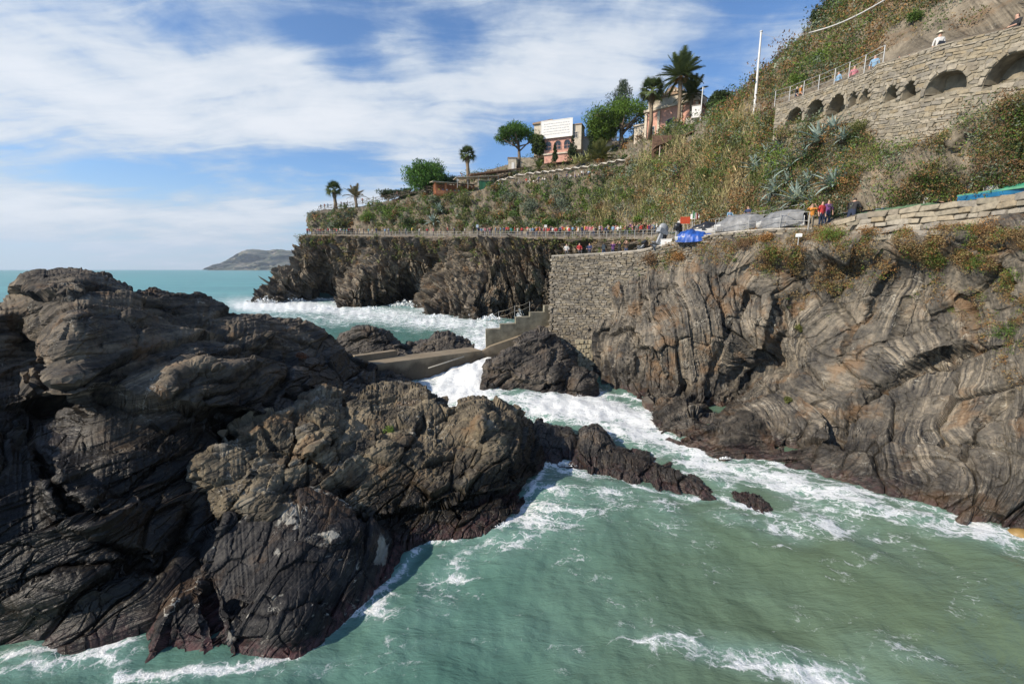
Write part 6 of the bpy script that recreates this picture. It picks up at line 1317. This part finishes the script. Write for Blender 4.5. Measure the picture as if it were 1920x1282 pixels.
# ---------------------------------------------------------------- boats, tarpaulins, engines
def cloth_shell(name, root, secs, mat, crumple=.05, f=2.0, n=16, m=40):
    """secs: list of (x, half width, height, base z): arched cross sections along x"""
    S = np.array(secs, float); xs = np.linspace(S[0, 0], S[-1, 0], m); G = np.zeros((n, m, 3))
    for j, x in enumerate(xs):
        hw, h, z0 = [np.interp(x, S[:, 0], S[:, c]) for c in (1, 2, 3)]
        for i in range(n): a = math.pi*i/(n-1); G[i, j] = (x, -math.cos(a)*hw*(1+.1*math.sin(a)), z0 + h*math.sin(a)**.8)
    N = gnormals(G); c = G.mean((0, 1)); N = np.where(((N*(G-c)).sum(-1, keepdims=True)) < 0, -N, N)
    G = G + N*(crumple*fbm(G*f+3, 4))[..., None]; me = np_mesh(name, G, gquads(n, m)); return mobj(name, me, mat, root)
def hull(root, L, Wd, Hh, mat, name='hull'):
    n, m = 9, 24; G = np.zeros((n, m, 3))
    for j in range(m):
        t = j/(m-1); x = (t-.5)*L; w = Wd/2*math.sin(min(1, (1-t)*1.9+.02)*math.pi/2)**.7; sh = .18*Hh*(t**2)
        for i in range(n): a = math.pi*i/(n-1); G[i, j] = (x, -math.cos(a)*w, Hh - Hh*math.sin(a)**.7 + sh*1.0)
    return mobj(name, np_mesh(name, G, gquads(n, m)), mat, root)
M_tarp = plain('grey_tarpaulin', (.19, .195, .20), .6, .2, 2.5, .3); M_btarp = plain('blue_tarpaulin', (.02, .085, .36), .45, .25, 3, .3); M_hullw = plain('hull_white', (.62, .62, .60), .4, .06, 2); M_blk = plain('engine_black', (.02, .02, .022), .3, .2, 4); M_engg = plain('engine_grey', (.30, .31, .32), .35, .1, 4)
def along(pa, pb): d = pb-pa; return math.atan2(d[1], d[0]), float(np.linalg.norm(d))
for (a, b, hh, lb) in [(P(1350, 441, 35.4), P(1432, 433, 32.6), 1.25, 'grey tarpaulin covered boat on the quay, left of two'), (P(1436, 432, 32.4), P(1508, 431, 29.3), 1.2, 'grey tarpaulin covered boat on the quay, right of two')]:
    ang, L = along(a, b); c = (a+b)/2; root = empty('covered_boat', V(c), ang, lb, 'boat'); h = hull(root, L, 1.9, .7, M_hullw); cloth_shell('cover', root, [(-L/2, .8, .5*hh, .25), (-L*.3, 1.0, .95*hh, .15), (0, 1.02, hh*1.05, .1), (L*.3, .95, hh*.95, .15), (L/2-.05, .2, .6*hh, .4)], M_tarp, .09, 2.2)
    mb = MB()
    for x in (-.3, 0, .3): mb.path([(x*L, -1.08, .15), (x*L, -.75, .8*hh), (x*L, 0, hh*1.12), (x*L, .75, .8*hh), (x*L, 1.08, .15)], .012, 5)
    mb.build('rope', MATS['rope'], root)
p = P(1300, 455, 35.3); root = empty('covered_dinghy', V(p), R(-35), 'crumpled bright blue tarpaulin over a small boat on the quay edge', 'boat'); hull(root, 2.6, 1.4, .5, M_hullw); cloth_shell('cover', root, [(-1.25, .6, .5, .1), (-.6, .85, 1.05, 0), (.1, .9, .95, 0), (.7, .7, .75, .05), (1.3, .15, .4, .2)], M_btarp, .2, 1.8)
p = P(1330, 444, 36.2); root = empty('dinghy', V(p), R(-40), 'white dinghy with a dark cover right of the blue tarpaulin', 'boat'); hull(root, 3.0, 1.4, .6, M_hullw); cloth_shell('cover', root, [(-1.3, .6, .4, .5), (-.3, .72, .75, .5), (.6, .6, .55, .5), (1.35, .1, .3, .65)], M_blk, .06, 2)
def outboard(p, rz, s, label, cowl, tilt=0):
    root = empty('outboard_engine', V(p), rz, label, 'engine'); root.scale = (s, s, s); Rm = Matrix.Rotation(R(tilt), 3, 'Y')
    def q(v): return tuple(Rm @ Vector(v))
    mb = MB(); mb.ell(q((0, 0, 1.25)), (.32, .2, .27), 12, 9, Rm); mb.box(q((0, 0, 1.05)), (.54, .34, .24), Rm, 1.05); mb.build('cowling', cowl, root)
    mb = MB(); mb.box(q((0, 0, .98)), (.5, .32, .05), Rm); mb.build('band', M_engg if cowl is M_blk else M_blk, root); mb = MB(); mb.box(q((.02, 0, .62)), (.2, .13, .72), Rm); mb.box(q((-.08, 0, .3)), (.5, .24, .03), Rm); mb.build('leg', M_engg, root)
    mb = MB(); mb.ell(q((-.05, 0, .14)), (.26, .07, .08), 10, 7, Rm); mb.box(q((0, 0, .02)), (.16, .03, .2), Rm); mb.build('gearcase', M_engg, root)
    for a in (0, 120, 240): mb = MB(); mb.ell(q((-.3, .1*math.cos(R(a)), .14+.1*math.sin(R(a)))), (.02, .05, .11), 8, 5, Rm @ Matrix.Rotation(R(a-90), 3, 'X')); mb.build('propeller_blade', M_blk, root)
    mb = MB(); mb.box(q((.25, 0, .8)), (.12, .3, .34), Rm); mb.build('clamp', M_blk, root); return root
outboard(P(1228, 467, 37.9), R(20), 1.55, 'tall grey outboard engine tilted up at the end of the terrace', M_engg, 24); outboard(P(1196, 471, 39.4), R(40), 1.1, 'dark outboard engine lying at the terrace edge beside the viewers', M_blk, 58); outboard(P(1266, 455, 37.3), R(10), 1.1, 'black outboard engine left of the blue tarpaulin', M_blk, 8)
p = P(1250, 462, 37.6); root = empty('crate', V(p), R(-30), 'white plastic crate between the two standing engines', 'crate'); mb = MB()
for (c, d) in (((0, 0, .03), (.9, .6, .06)), ((0, -.29, .3), (.9, .04, .55)), ((0, .29, .3), (.9, .04, .55)), ((-.43, 0, .3), (.04, .6, .55)), ((.43, 0, .3), (.04, .6, .55))): mb.box(c, d)
mb.build('body', M_hullw, root); mb = MB(); mb.box((0, 0, .58), (.96, .66, .05)); mb.build('rim', M_white, root)
# blue boat above the parapet
a, b = P(1850, 368, 21.8), P(2030, 343, 18.6); ang, L = along(a, b); root = empty('blue_boat', V((a+b)/2+np.array([0, .5, -.9])), ang, 'bright blue open boat drawn up behind the pale parapet', 'boat'); hull(root, L*1.05, 2.0, .95, plain('hull_blue', (.02, .15, .30), .4, .15, 2))
mb = MB(); mb.box((-L*.1, -.95, .97), (L*.86, .09, .1)); mb.box((-L*.1, .95, .97), (L*.86, .09, .1)); mb.build('gunwale', plain('gunwale_green', (.10, .30, .18), .5), root); cloth_shell('net', root, [(-L*.2, .4, .3, .9), (0, .75, .42, .85), (L*.3, .6, .35, .9), (L*.42, .2, .2, .95)], plain('net_green', (.03, .22, .14), .8), .06, 3)
mb = MB(); mb.box((-L*.22, -.3, 1.15), (.55, .5, .3)); mb.build('box', M_white, root); mb = MB(); mb.box((-L*.42, -.2, 1.2), (.14, .14, .7)); mb.build('bollard_post', plain('orange_post', (.55, .2, .03), .6), root)
outboard(P(1826, 372, 22.1)+np.array([0, .1, -.45]), ang, .8, 'black outboard engine on the stern of the blue boat', M_blk, -12)
p0, p1 = P(1602, 404, 26.1), P(1760, 383, 23.2); ang, L = along(p0, p1); root = empty('rolled_net', V((p0+p1)/2), ang, 'long green fishing net rolled along the top of the parapet', 'net'); root.rotation_euler = (0, -math.asin((p1-p0)[2]/L), ang); cloth_shell('roll', root, [(-L/2, .1, .08, -.05), (-L*.2, .22, .22, -.08), (L*.1, .25, .24, -.08), (L*.4, .2, .22, -.08), (L/2, .08, .08, -.05)], plain('net_olive', (.08, .14, .075), .95, .3, 6, .5), .05, 4, 12, 90)
# stone rounded by the sea at the right edge
p = W(1912, 1003); root_o = MB(); root_o.ell((0, 0, 0), (.38, .3, .26), 20, 14); o = root_o.build('boulder', plain('ochre_stone', (.30, .19, .06), .5, .2, 2, .2), None, V(p)); tag(o, 'smooth ochre boulder in the water at the right edge', 'boulder')
co = np.array([v.co[:] for v in o.data.vertices]); d = 1+.12*fbm(co*2.5+7, 3); o.data.vertices.foreach_set('co', (co*d[:, None]).astype(np.float32).ravel())
# ---------------------------------------------------------------- people
def person_mats():
    m, t, b = new_mat('person_top'); c = t.add('ShaderNodeObjectInfo').outputs['Color']; pos = t.add('ShaderNodeTexCoord').outputs['Object']
    t.put(b.inputs['Base Color'], t.mix(t.math('MULTIPLY', t.noise(pos, 9, 3), .35), c, (.03, .03, .03, 1))); b.inputs['Roughness'].default_value = .85
    m2, t, b = new_mat('person_trousers'); t.put(b.inputs['Base Color'], t.ramp(t.add('ShaderNodeObjectInfo').outputs['Random'], [(0, (.02, .03, .06)), (.3, (.04, .06, .12)), (.45, (.015, .015, .017)), (.65, (.25, .21, .15)), (.8, (.06, .06, .065)), (1, (.05, .08, .16))], 'CONSTANT')); b.inputs['Roughness'].default_value = .9
    m3, t, b = new_mat('person_skin'); b.inputs['Base Color'].default_value = (.46, .27, .19, 1); b.inputs['Roughness'].default_value = .55
    m4, t, b = new_mat('person_hair'); t.put(b.inputs['Base Color'], t.ramp(t.math('FRACT', t.math('MULTIPLY', t.add('ShaderNodeObjectInfo').outputs['Random'], 7.3)), [(0, (.02, .014, .01)), (.5, (.06, .035, .02)), (.75, (.2, .13, .06)), (.9, (.4, .38, .35))], 'CONSTANT')); b.inputs['Roughness'].default_value = .6
    return [m, m2, m3, m4, plain('person_shoe', (.05, .045, .04), .7)]
PM_ = person_mats()
def person_mesh(name, pose):
    """skin-modifier figure 1.72 m tall facing -y; zones: 0 top 1 trousers 2 skin 3 hair 4 shoe"""
    J = {'pel': (0, 0, .94), 'spi': (0, -.01, 1.15), 'che': (0, 0, 1.32), 'nek': (0, 0, 1.48), 'hea': (0, -.02, 1.60), 'cro': (0, .0, 1.70)}
    Rr = {'pel': (.15, .11), 'spi': (.13, .10), 'che': (.165, .11), 'nek': (.055, .055), 'hea': (.082, .098), 'cro': (.05, .06)}
    E = [('pel', 'spi'), ('spi', 'che'), ('che', 'nek'), ('nek', 'hea'), ('hea', 'cro')]
    def add(n, par, p, r): J[n] = p; Rr[n] = r; E.append((par, n))
    for s, sd in ((-1, 'l'), (1, 'r')):
        st = {'walk': .18*s, 'stand': 0, 'photo': 0, 'lean': 0}.get(pose, 0)
        add('hip'+sd, 'pel', (.09*s, 0, .88), (.088, .095))
        if pose == 'sit': kn, an, to = (.12*s, -.42, .90), (.12*s, -.45, .50), (.12*s, -.58, .46)
        else: kn, an, to = (.10*s, -.03-st*.6, .48), (.10*s, st*.9 + .02, .09), (.11*s, st*.9-.13, .04)
        add('kne'+sd, 'hip'+sd, kn, (.06, .065)); add('ank'+sd, 'kne'+sd, an, (.042, .045)); add('toe'+sd, 'ank'+sd, to, (.042, .035))
        add('sho'+sd, 'che', (.18*s, 0, 1.40), (.06, .06))
        if pose == 'photo': el, wr, ha, fi = (.27*s, -.20, 1.34), (.10*s, -.34, 1.56), (.065*s, -.36, 1.61), (.04*s, -.37, 1.66)
        elif pose == 'walk': el, wr, ha, fi = (.24*s, .06*s, 1.13), (.25*s, -.06+.14*s, .92), (.25*s, -.09+.16*s, .84), (.245*s, -.11+.17*s, .77)
        elif pose == 'sit': el, wr, ha, fi = (.25*s, -.06, 1.14), (.16*s, -.28, 1.05), (.12*s, -.33, 1.04), (.09*s, -.38, 1.04)
        elif pose == 'lean': el, wr, ha, fi = (.27*s, -.12, 1.16), (.15*s, -.33, 1.12), (.10*s, -.38, 1.11), (.06*s, -.41, 1.10)
        else: el, wr, ha, fi = (.245*s, .02, 1.13), (.25*s, -.05, .90), (.25*s, -.07, .82), (.245*s, -.09, .75)
        add('elb'+sd, 'sho'+sd, el, (.045, .045)); add('wri'+sd, 'elb'+sd, wr, (.032, .03)); add('han'+sd, 'wri'+sd, ha, (.04, .024)); add('fin'+sd, 'han'+sd, fi, (.022, .016))
    names = list(J); me = bpy.data.meshes.new(name); me.from_pydata([J[n] for n in names], [(names.index(a), names.index(b)) for a, b in E], [])
    o = bpy.data.objects.new('person_tmp', me); COL.objects.link(o); o.modifiers.new('s', 'SKIN'); o.modifiers.new('u', 'SUBSURF').levels = 1
    sv = me.skin_vertices[0].data
    for i, n in enumerate(names): sv[i].radius = Rr[n]
    sv[0].use_root = True
    bpy.context.view_layer.update(); dg = bpy.context.evaluated_depsgraph_get(); out = bpy.data.meshes.new_from_object(o.evaluated_get(dg)); bpy.data.objects.remove(o); bpy.data.meshes.remove(me)
    out.materials.clear()
    for m in PM_: out.materials.append(m)
    segs = [(np.array(J[a]), np.array(J[b]), a, b) for a, b in E]; mi = []
    for f in out.polygons:
        c = np.array(f.center); best = 9; bz = 0
        for (a, b, na, nb_) in segs:
            t = np.clip(((c-a)@(b-a))/((b-a)@(b-a)), 0, 1); d = np.linalg.norm(c-a-t*(b-a))
            if d < best: best = d; seg = (na, nb_, t)
        n = seg[1]
        if n in ('hea', 'cro'): z = 3 if (c[2] > 1.63 or (c[1] > .0 and c[2] > 1.52)) else 2
        elif n[:3] in ('han', 'fin'): z = 2
        elif n[:3] == 'wri': z = 0 if seg[2] < .35 else 2
        elif n[:3] in ('elb', 'sho', 'spi', 'che', 'nek'): z = 0 if n != 'nek' or c[2] < 1.45 else 2
        elif n[:3] == 'toe': z = 4
        elif n[:3] in ('hip', 'kne', 'ank'): z = 1
        else: z = 0
        if n == 'spi' and c[2] < .98: z = 1
        mi.append(z)
    out.polygons.foreach_set('material_index', mi); out.polygons.foreach_set('use_smooth', [True]*len(mi)); out.update(); out.name = name; return out
BODY = {p: person_mesh('person', p) for p in ('stand', 'walk', 'photo', 'sit', 'lean')}
COLS = {'red': (.50, .04, .04), 'white': (.66, .65, .62), 'black': (.02, .02, .022), 'dark blue': (.02, .035, .11), 'light blue': (.22, .38, .55), 'pink': (.55, .20, .24), 'grey': (.22, .22, .22), 'orange': (.62, .24, .03), 'purple': (.14, .05, .18), 'teal': (.03, .28, .28), 'yellow': (.6, .45, .05), 'green': (.06, .2, .07), 'brown': (.12, .07, .045), 'beige': (.42, .35, .25)}
def person(p, rz, colname, pose, label, group=None, s=1.0):
    o = mobj('person', BODY[pose], None); o.location = V(p); o.rotation_euler = (0, 0, rz); o.scale = (s, s, s); o.color = (*COLS[colname], 1); tag(o, label, 'person', group); return o
def nth(i): return '%d%s' % (i, 'th' if 10 <= i % 100 <= 20 else {1: 'st', 2: 'nd', 3: 'rd'}.get(i % 10, 'th'))
rp = random.Random(5); CL = list(COLS); CW = [14, 12, 9, 9, 8, 8, 8, 2, 3, 3, 2, 1, 3, 6]
# crowd on the railed cliff path
spots = [574, 579, 583, 590, 595, 600, 604, 609, 614, 618, 622, 628, 633, 637, 641, 646, 650, 655, 659, 664, 673, 690, 704, 721, 727, 733, 760, 785, 812, 838, 895, 902, 908, 913, 920, 928, 936, 943, 951, 958, 969, 986, 990, 994, 998, 1001, 1005, 1009, 1013, 1017, 1021, 1026, 1030, 1035, 1039, 1043, 1048, 1052, 1056, 1061, 1066, 1072, 1077, 1083, 1090, 1096, 1099, 1105, 1112, 1116, 1121, 1128, 1134, 1140, 1148, 1157, 1161, 1166, 1175, 1179, 1184, 1189, 1196, 1206, 1212, 1216, 1222, 1229]
spots = sorted(spots + [576, 587, 598, 612, 625, 631, 644, 653, 668, 680, 697, 748, 770, 800, 825, 850, 870, 885, 905, 917, 932, 947, 963, 977, 988, 996, 1003, 1011, 1019, 1028, 1033, 1041, 1050, 1064, 1080, 1093, 1102, 1109, 1125, 1137, 1152, 1170, 1193, 1201, 1225]); po = np.array(PATH_OUT, float); pi_ = np.array(PATH_IN, float)
for i, px in enumerate(spots):
    t = rp.uniform(.12, .7); a = P(px, np.interp(px, po[:, 0], po[:, 1]), np.interp(px, po[:, 0], po[:, 2])); b = P(px+4, np.interp(px+4, pi_[:, 0], pi_[:, 1]), np.interp(px+4, pi_[:, 0], pi_[:, 2])); p = a*(1-t)+b*t
    c = rp.choices(CL, CW)[0]; pose = rp.choice(['stand', 'walk', 'walk', 'lean', 'photo']) ; person(p, face_rz(p)+rp.choice([0, 0, 1.6, -1.6, 3.1])+rp.uniform(-.4, .4), c, pose, 'person in a %s top on the far cliff path, %s from its seaward tip' % (c, nth(i+1)), 'crowd on the far cliff path', rp.uniform(.93, 1.05)*1.16)
# strollers on the upper far terrace
for i, px in enumerate([602, 609, 615, 640, 652, 680, 700, 716, 745, 800]):
    q = np.array(tp); p = P(px, np.interp(px, q[:, 0], q[:, 1])-1, np.interp(px, q[:, 0], q[:, 2])+2.0); c = rp.choices(CL, CW)[0]; person(p, face_rz(p)+rp.uniform(-2, 2), c, rp.choice(['stand', 'walk', 'lean']), 'person in a %s top behind the timber fence, %s from the seaward end' % (c, nth(i+1)), 'people behind the timber fence')
for i, (px, py) in enumerate([(901, 341), (917, 338), (921, 337), (931, 334), (1025, 312), (1045, 308), (1050, 308), (1060, 306), (1068, 305)]):
    p = P(px, py-4, 134 if px < 1000 else 129); c = ['red', 'grey', 'white', 'pink', 'pink', 'white', 'dark blue', 'grey', 'light blue'][i]; person(p, face_rz(p)+rp.uniform(-2, 2), c, 'walk', 'person in a %s top on the walkway above the parasols, %s from the left' % (c, nth(i+1)), 'people on the walkway above the parasols')
# guests under the parasols
for i in range(38):
    px = 934+i*5.2+rp.uniform(-1.5, 1.5); py, Y = TERR(px); p = P(px, py, Y)+np.array([0, rp.uniform(.4, 2.8), -.05]); pose = 'sit' if i % 5 else 'stand'
    if pose == 'sit': p[2] -= .46
    c = rp.choices(CL, [6, 16, 16, 12, 8, 4, 9, 1, 2, 2, 1, 1, 4, 5])[0]; person(p, face_rz(p)+rp.uniform(-2, 2), c, pose, '%s guest in a %s top under the parasols, %s from the green shed' % ('standing' if pose == 'stand' else 'seated', c, nth(i+1)), 'guests under the parasols')
# viewers on the stone terrace
for (px, dy, c, pose, lb) in [(1062, .0, 'white', 'sit', 'person in white sitting low at the corner of the stone terrace'), (1086, 0, 'red', 'sit', 'person in a red top sitting at the edge of the stone terrace'), (1105, 0, 'dark blue', 'lean', 'person in a dark jacket standing between the red top and the backpacker'), (1132, .3, 'black', 'stand', 'person in black with back turned on the stone terrace'), (1149, 0, 'purple', 'photo', 'person in purple taking a picture on the stone terrace'), (1161, 0, 'black', 'photo', 'person in black taking a picture right of the purple one'), (1174, 0, 'brown', 'photo', 'person in brown taking a picture nearest the engines')]:
    q = np.array(QUAY_OUT); p = P(px, np.interp(px, q[:, 0], q[:, 1])+1.0, np.interp(px, q[:, 0], q[:, 2])+.6+dy); p[2] -= .48 if pose == 'sit' else .55; o = person(p, face_rz(p)+(3.0 if 'back turned' in lb else rp.uniform(-.4, .4)), c, pose, lb)
    if 'back turned' in lb:
        mb = MB(); mb.box((0, .17, 1.22), (.32, .18, .46), None, .85); mb.ell((0, .2, 1.44), (.15, .09, .07)); mb.build('backpack', plain('backpack_dark', (.03, .045, .06), .8), o)
# quay
for (px, py, Y, c, pose, lb, rz) in [(1273, 441, 47, 'white', 'stand', 'person dressed in white standing by the red banner', .2), (1366, 430, 39, 'light blue', 'lean', 'person in light blue leaning on the rail behind the grey boat', .5), (1400, 426, 37, 'dark blue', 'lean', 'person in dark blue behind the grey boats', -.4),
    (1518, 434, 27.9, 'orange', 'photo', 'person in an orange top taking a picture at the quay edge', .2), (1537, 430, 27.7, 'red', 'stand', 'person in a red top beside the photographer in orange', .8), (1549, 427, 28.1, 'purple', 'stand', 'person in a purple top behind the red one', .3)]:
    p = P(px, py, Y); person(p, face_rz(p)+rz, c, pose, lb)
p = P(1590, 425, 26.9); o = person(p+np.array([0, 0, -.05]), face_rz(p)+2.5, 'black', 'lean', 'man in a black leather jacket bending over the parapet', s=1.1); o.rotation_euler = (R(14), 0, face_rz(p)+2.7); o.scale = (1.35, 1.25, 1.08)
for (px, py, Y, c, lb) in [(1752, 383, 23.8, 'white', 'person with dark glasses sitting left behind the parapet'), (1779, 378, 23.2, 'dark blue', 'person in a red cap sitting behind the parapet near the engine')]:
    p = P(px, py, Y); o = person(p+np.array([0, .3, -1.05]), face_rz(p)+.3, c, 'sit', lb)
    if 'cap' in lb: mb = MB(); mb.ell((0, -.02, 1.67), (.10, .12, .07)); mb.box((0, -.15, 1.655), (.15, .12, .015)); mb.build('cap', plain('cap_red', (.5, .09, .06), .8), o)
# upper path
for (px, py, Y, c, pose, lb, rz) in [(1641, 133, 30.5, 'dark blue', 'walk', 'person in dark blue at the right end of the upper railing', 1.2), (1683, 122, 28.4, 'black', 'walk', 'person in black on the upper path, left of the pair', 1.4), (1702, 117, 27.8, 'orange', 'walk', 'person in orange on the upper path between black and white', 1.3), (1716, 112, 27.4, 'white', 'walk', 'person in white on the upper path right of the orange one', 1.5), (1500, 187, 38, 'orange', 'walk', 'person in orange behind the left end of the upper railing', 1.2), (1492, 189, 38.4, 'black', 'walk', 'person in black next to the orange one behind the upper railing', 1.2), (1570, 166, 34.6, 'light blue', 'walk', 'person in light blue behind the middle of the upper railing', -1), (1599, 157, 33.2, 'pink', 'stand', 'person in pink behind the upper railing', .3), (1637, 142, 31, 'light blue', 'stand', 'person in light blue near the corner of the upper railing', 0)]:
    p = P(px, py, Y); p[2] = np.interp(px, apx, [a[2] for a in apts]) - (.05 if px < 1640 else 1.05); person(p, face_rz(p)+rz, c, pose, lb)
p = P(1760, 84, 25.5); p[2] = wl.at(u_of(1760))[2]-.72; o = person(p, face_rz(p)+.3, 'white', 'stand', 'man in a white shirt and pale hat leaning on the upper wall'); mb = MB(); mb.lathe([(0, 1.78), (.08, 1.77), (.10, 1.68), (.19, 1.66), (.19, 1.65), (.09, 1.655)], n=14); mb.build('hat', plain('hat_straw', (.6, .55, .42), .8), o); mb = MB(); mb.box((.05, -.15, 1.08), (.28, .12, .2), Matrix.Rotation(.3, 3, 'Y')); mb.build('shoulder_bag', M_blk, o)
p = P(1905, 50, 22.4); p[2] = wl.at(u_of(1905))[2]-1.0; o = person(p, face_rz(p)-.9, 'black', 'lean', 'person in black bending over the wall at the top right corner', s=1.05)
# sign and fence by the top right corner
railing('railing', [P(1888, 38, 26.5), P(1925, 22, 25.2), P(1980, 0, 23.5)], 1.2, 1.3, 'grey metal fence at the top right corner', M_rail, .03, (1.0, .75, .5, .25), rr=.014)
# ---------------------------------------------------------------- sea haze
def haze():
    mb = MB(); mb.box((0, 5200, 340), (26000, 14500, 690)); o = mb.build('haze', [], None); o['kind'] = 'stuff'; tag(o, 'thin pale sea haze over the whole bay', None)
    m = bpy.data.materials.new('haze'); m.use_nodes = True; t = m.node_tree; t.nodes.remove(t.nodes['Principled BSDF']); v = t.nodes.new('ShaderNodeVolumePrincipled')
    v.inputs['Color'].default_value = (.74, .86, 1.0, 1); v.inputs['Density'].default_value = .00007; v.inputs['Anisotropy'].default_value = .2
    t.links.new(v.outputs[0], t.nodes['Material Output'].inputs['Volume']); o.data.materials.clear(); o.data.materials.append(m)
haze()
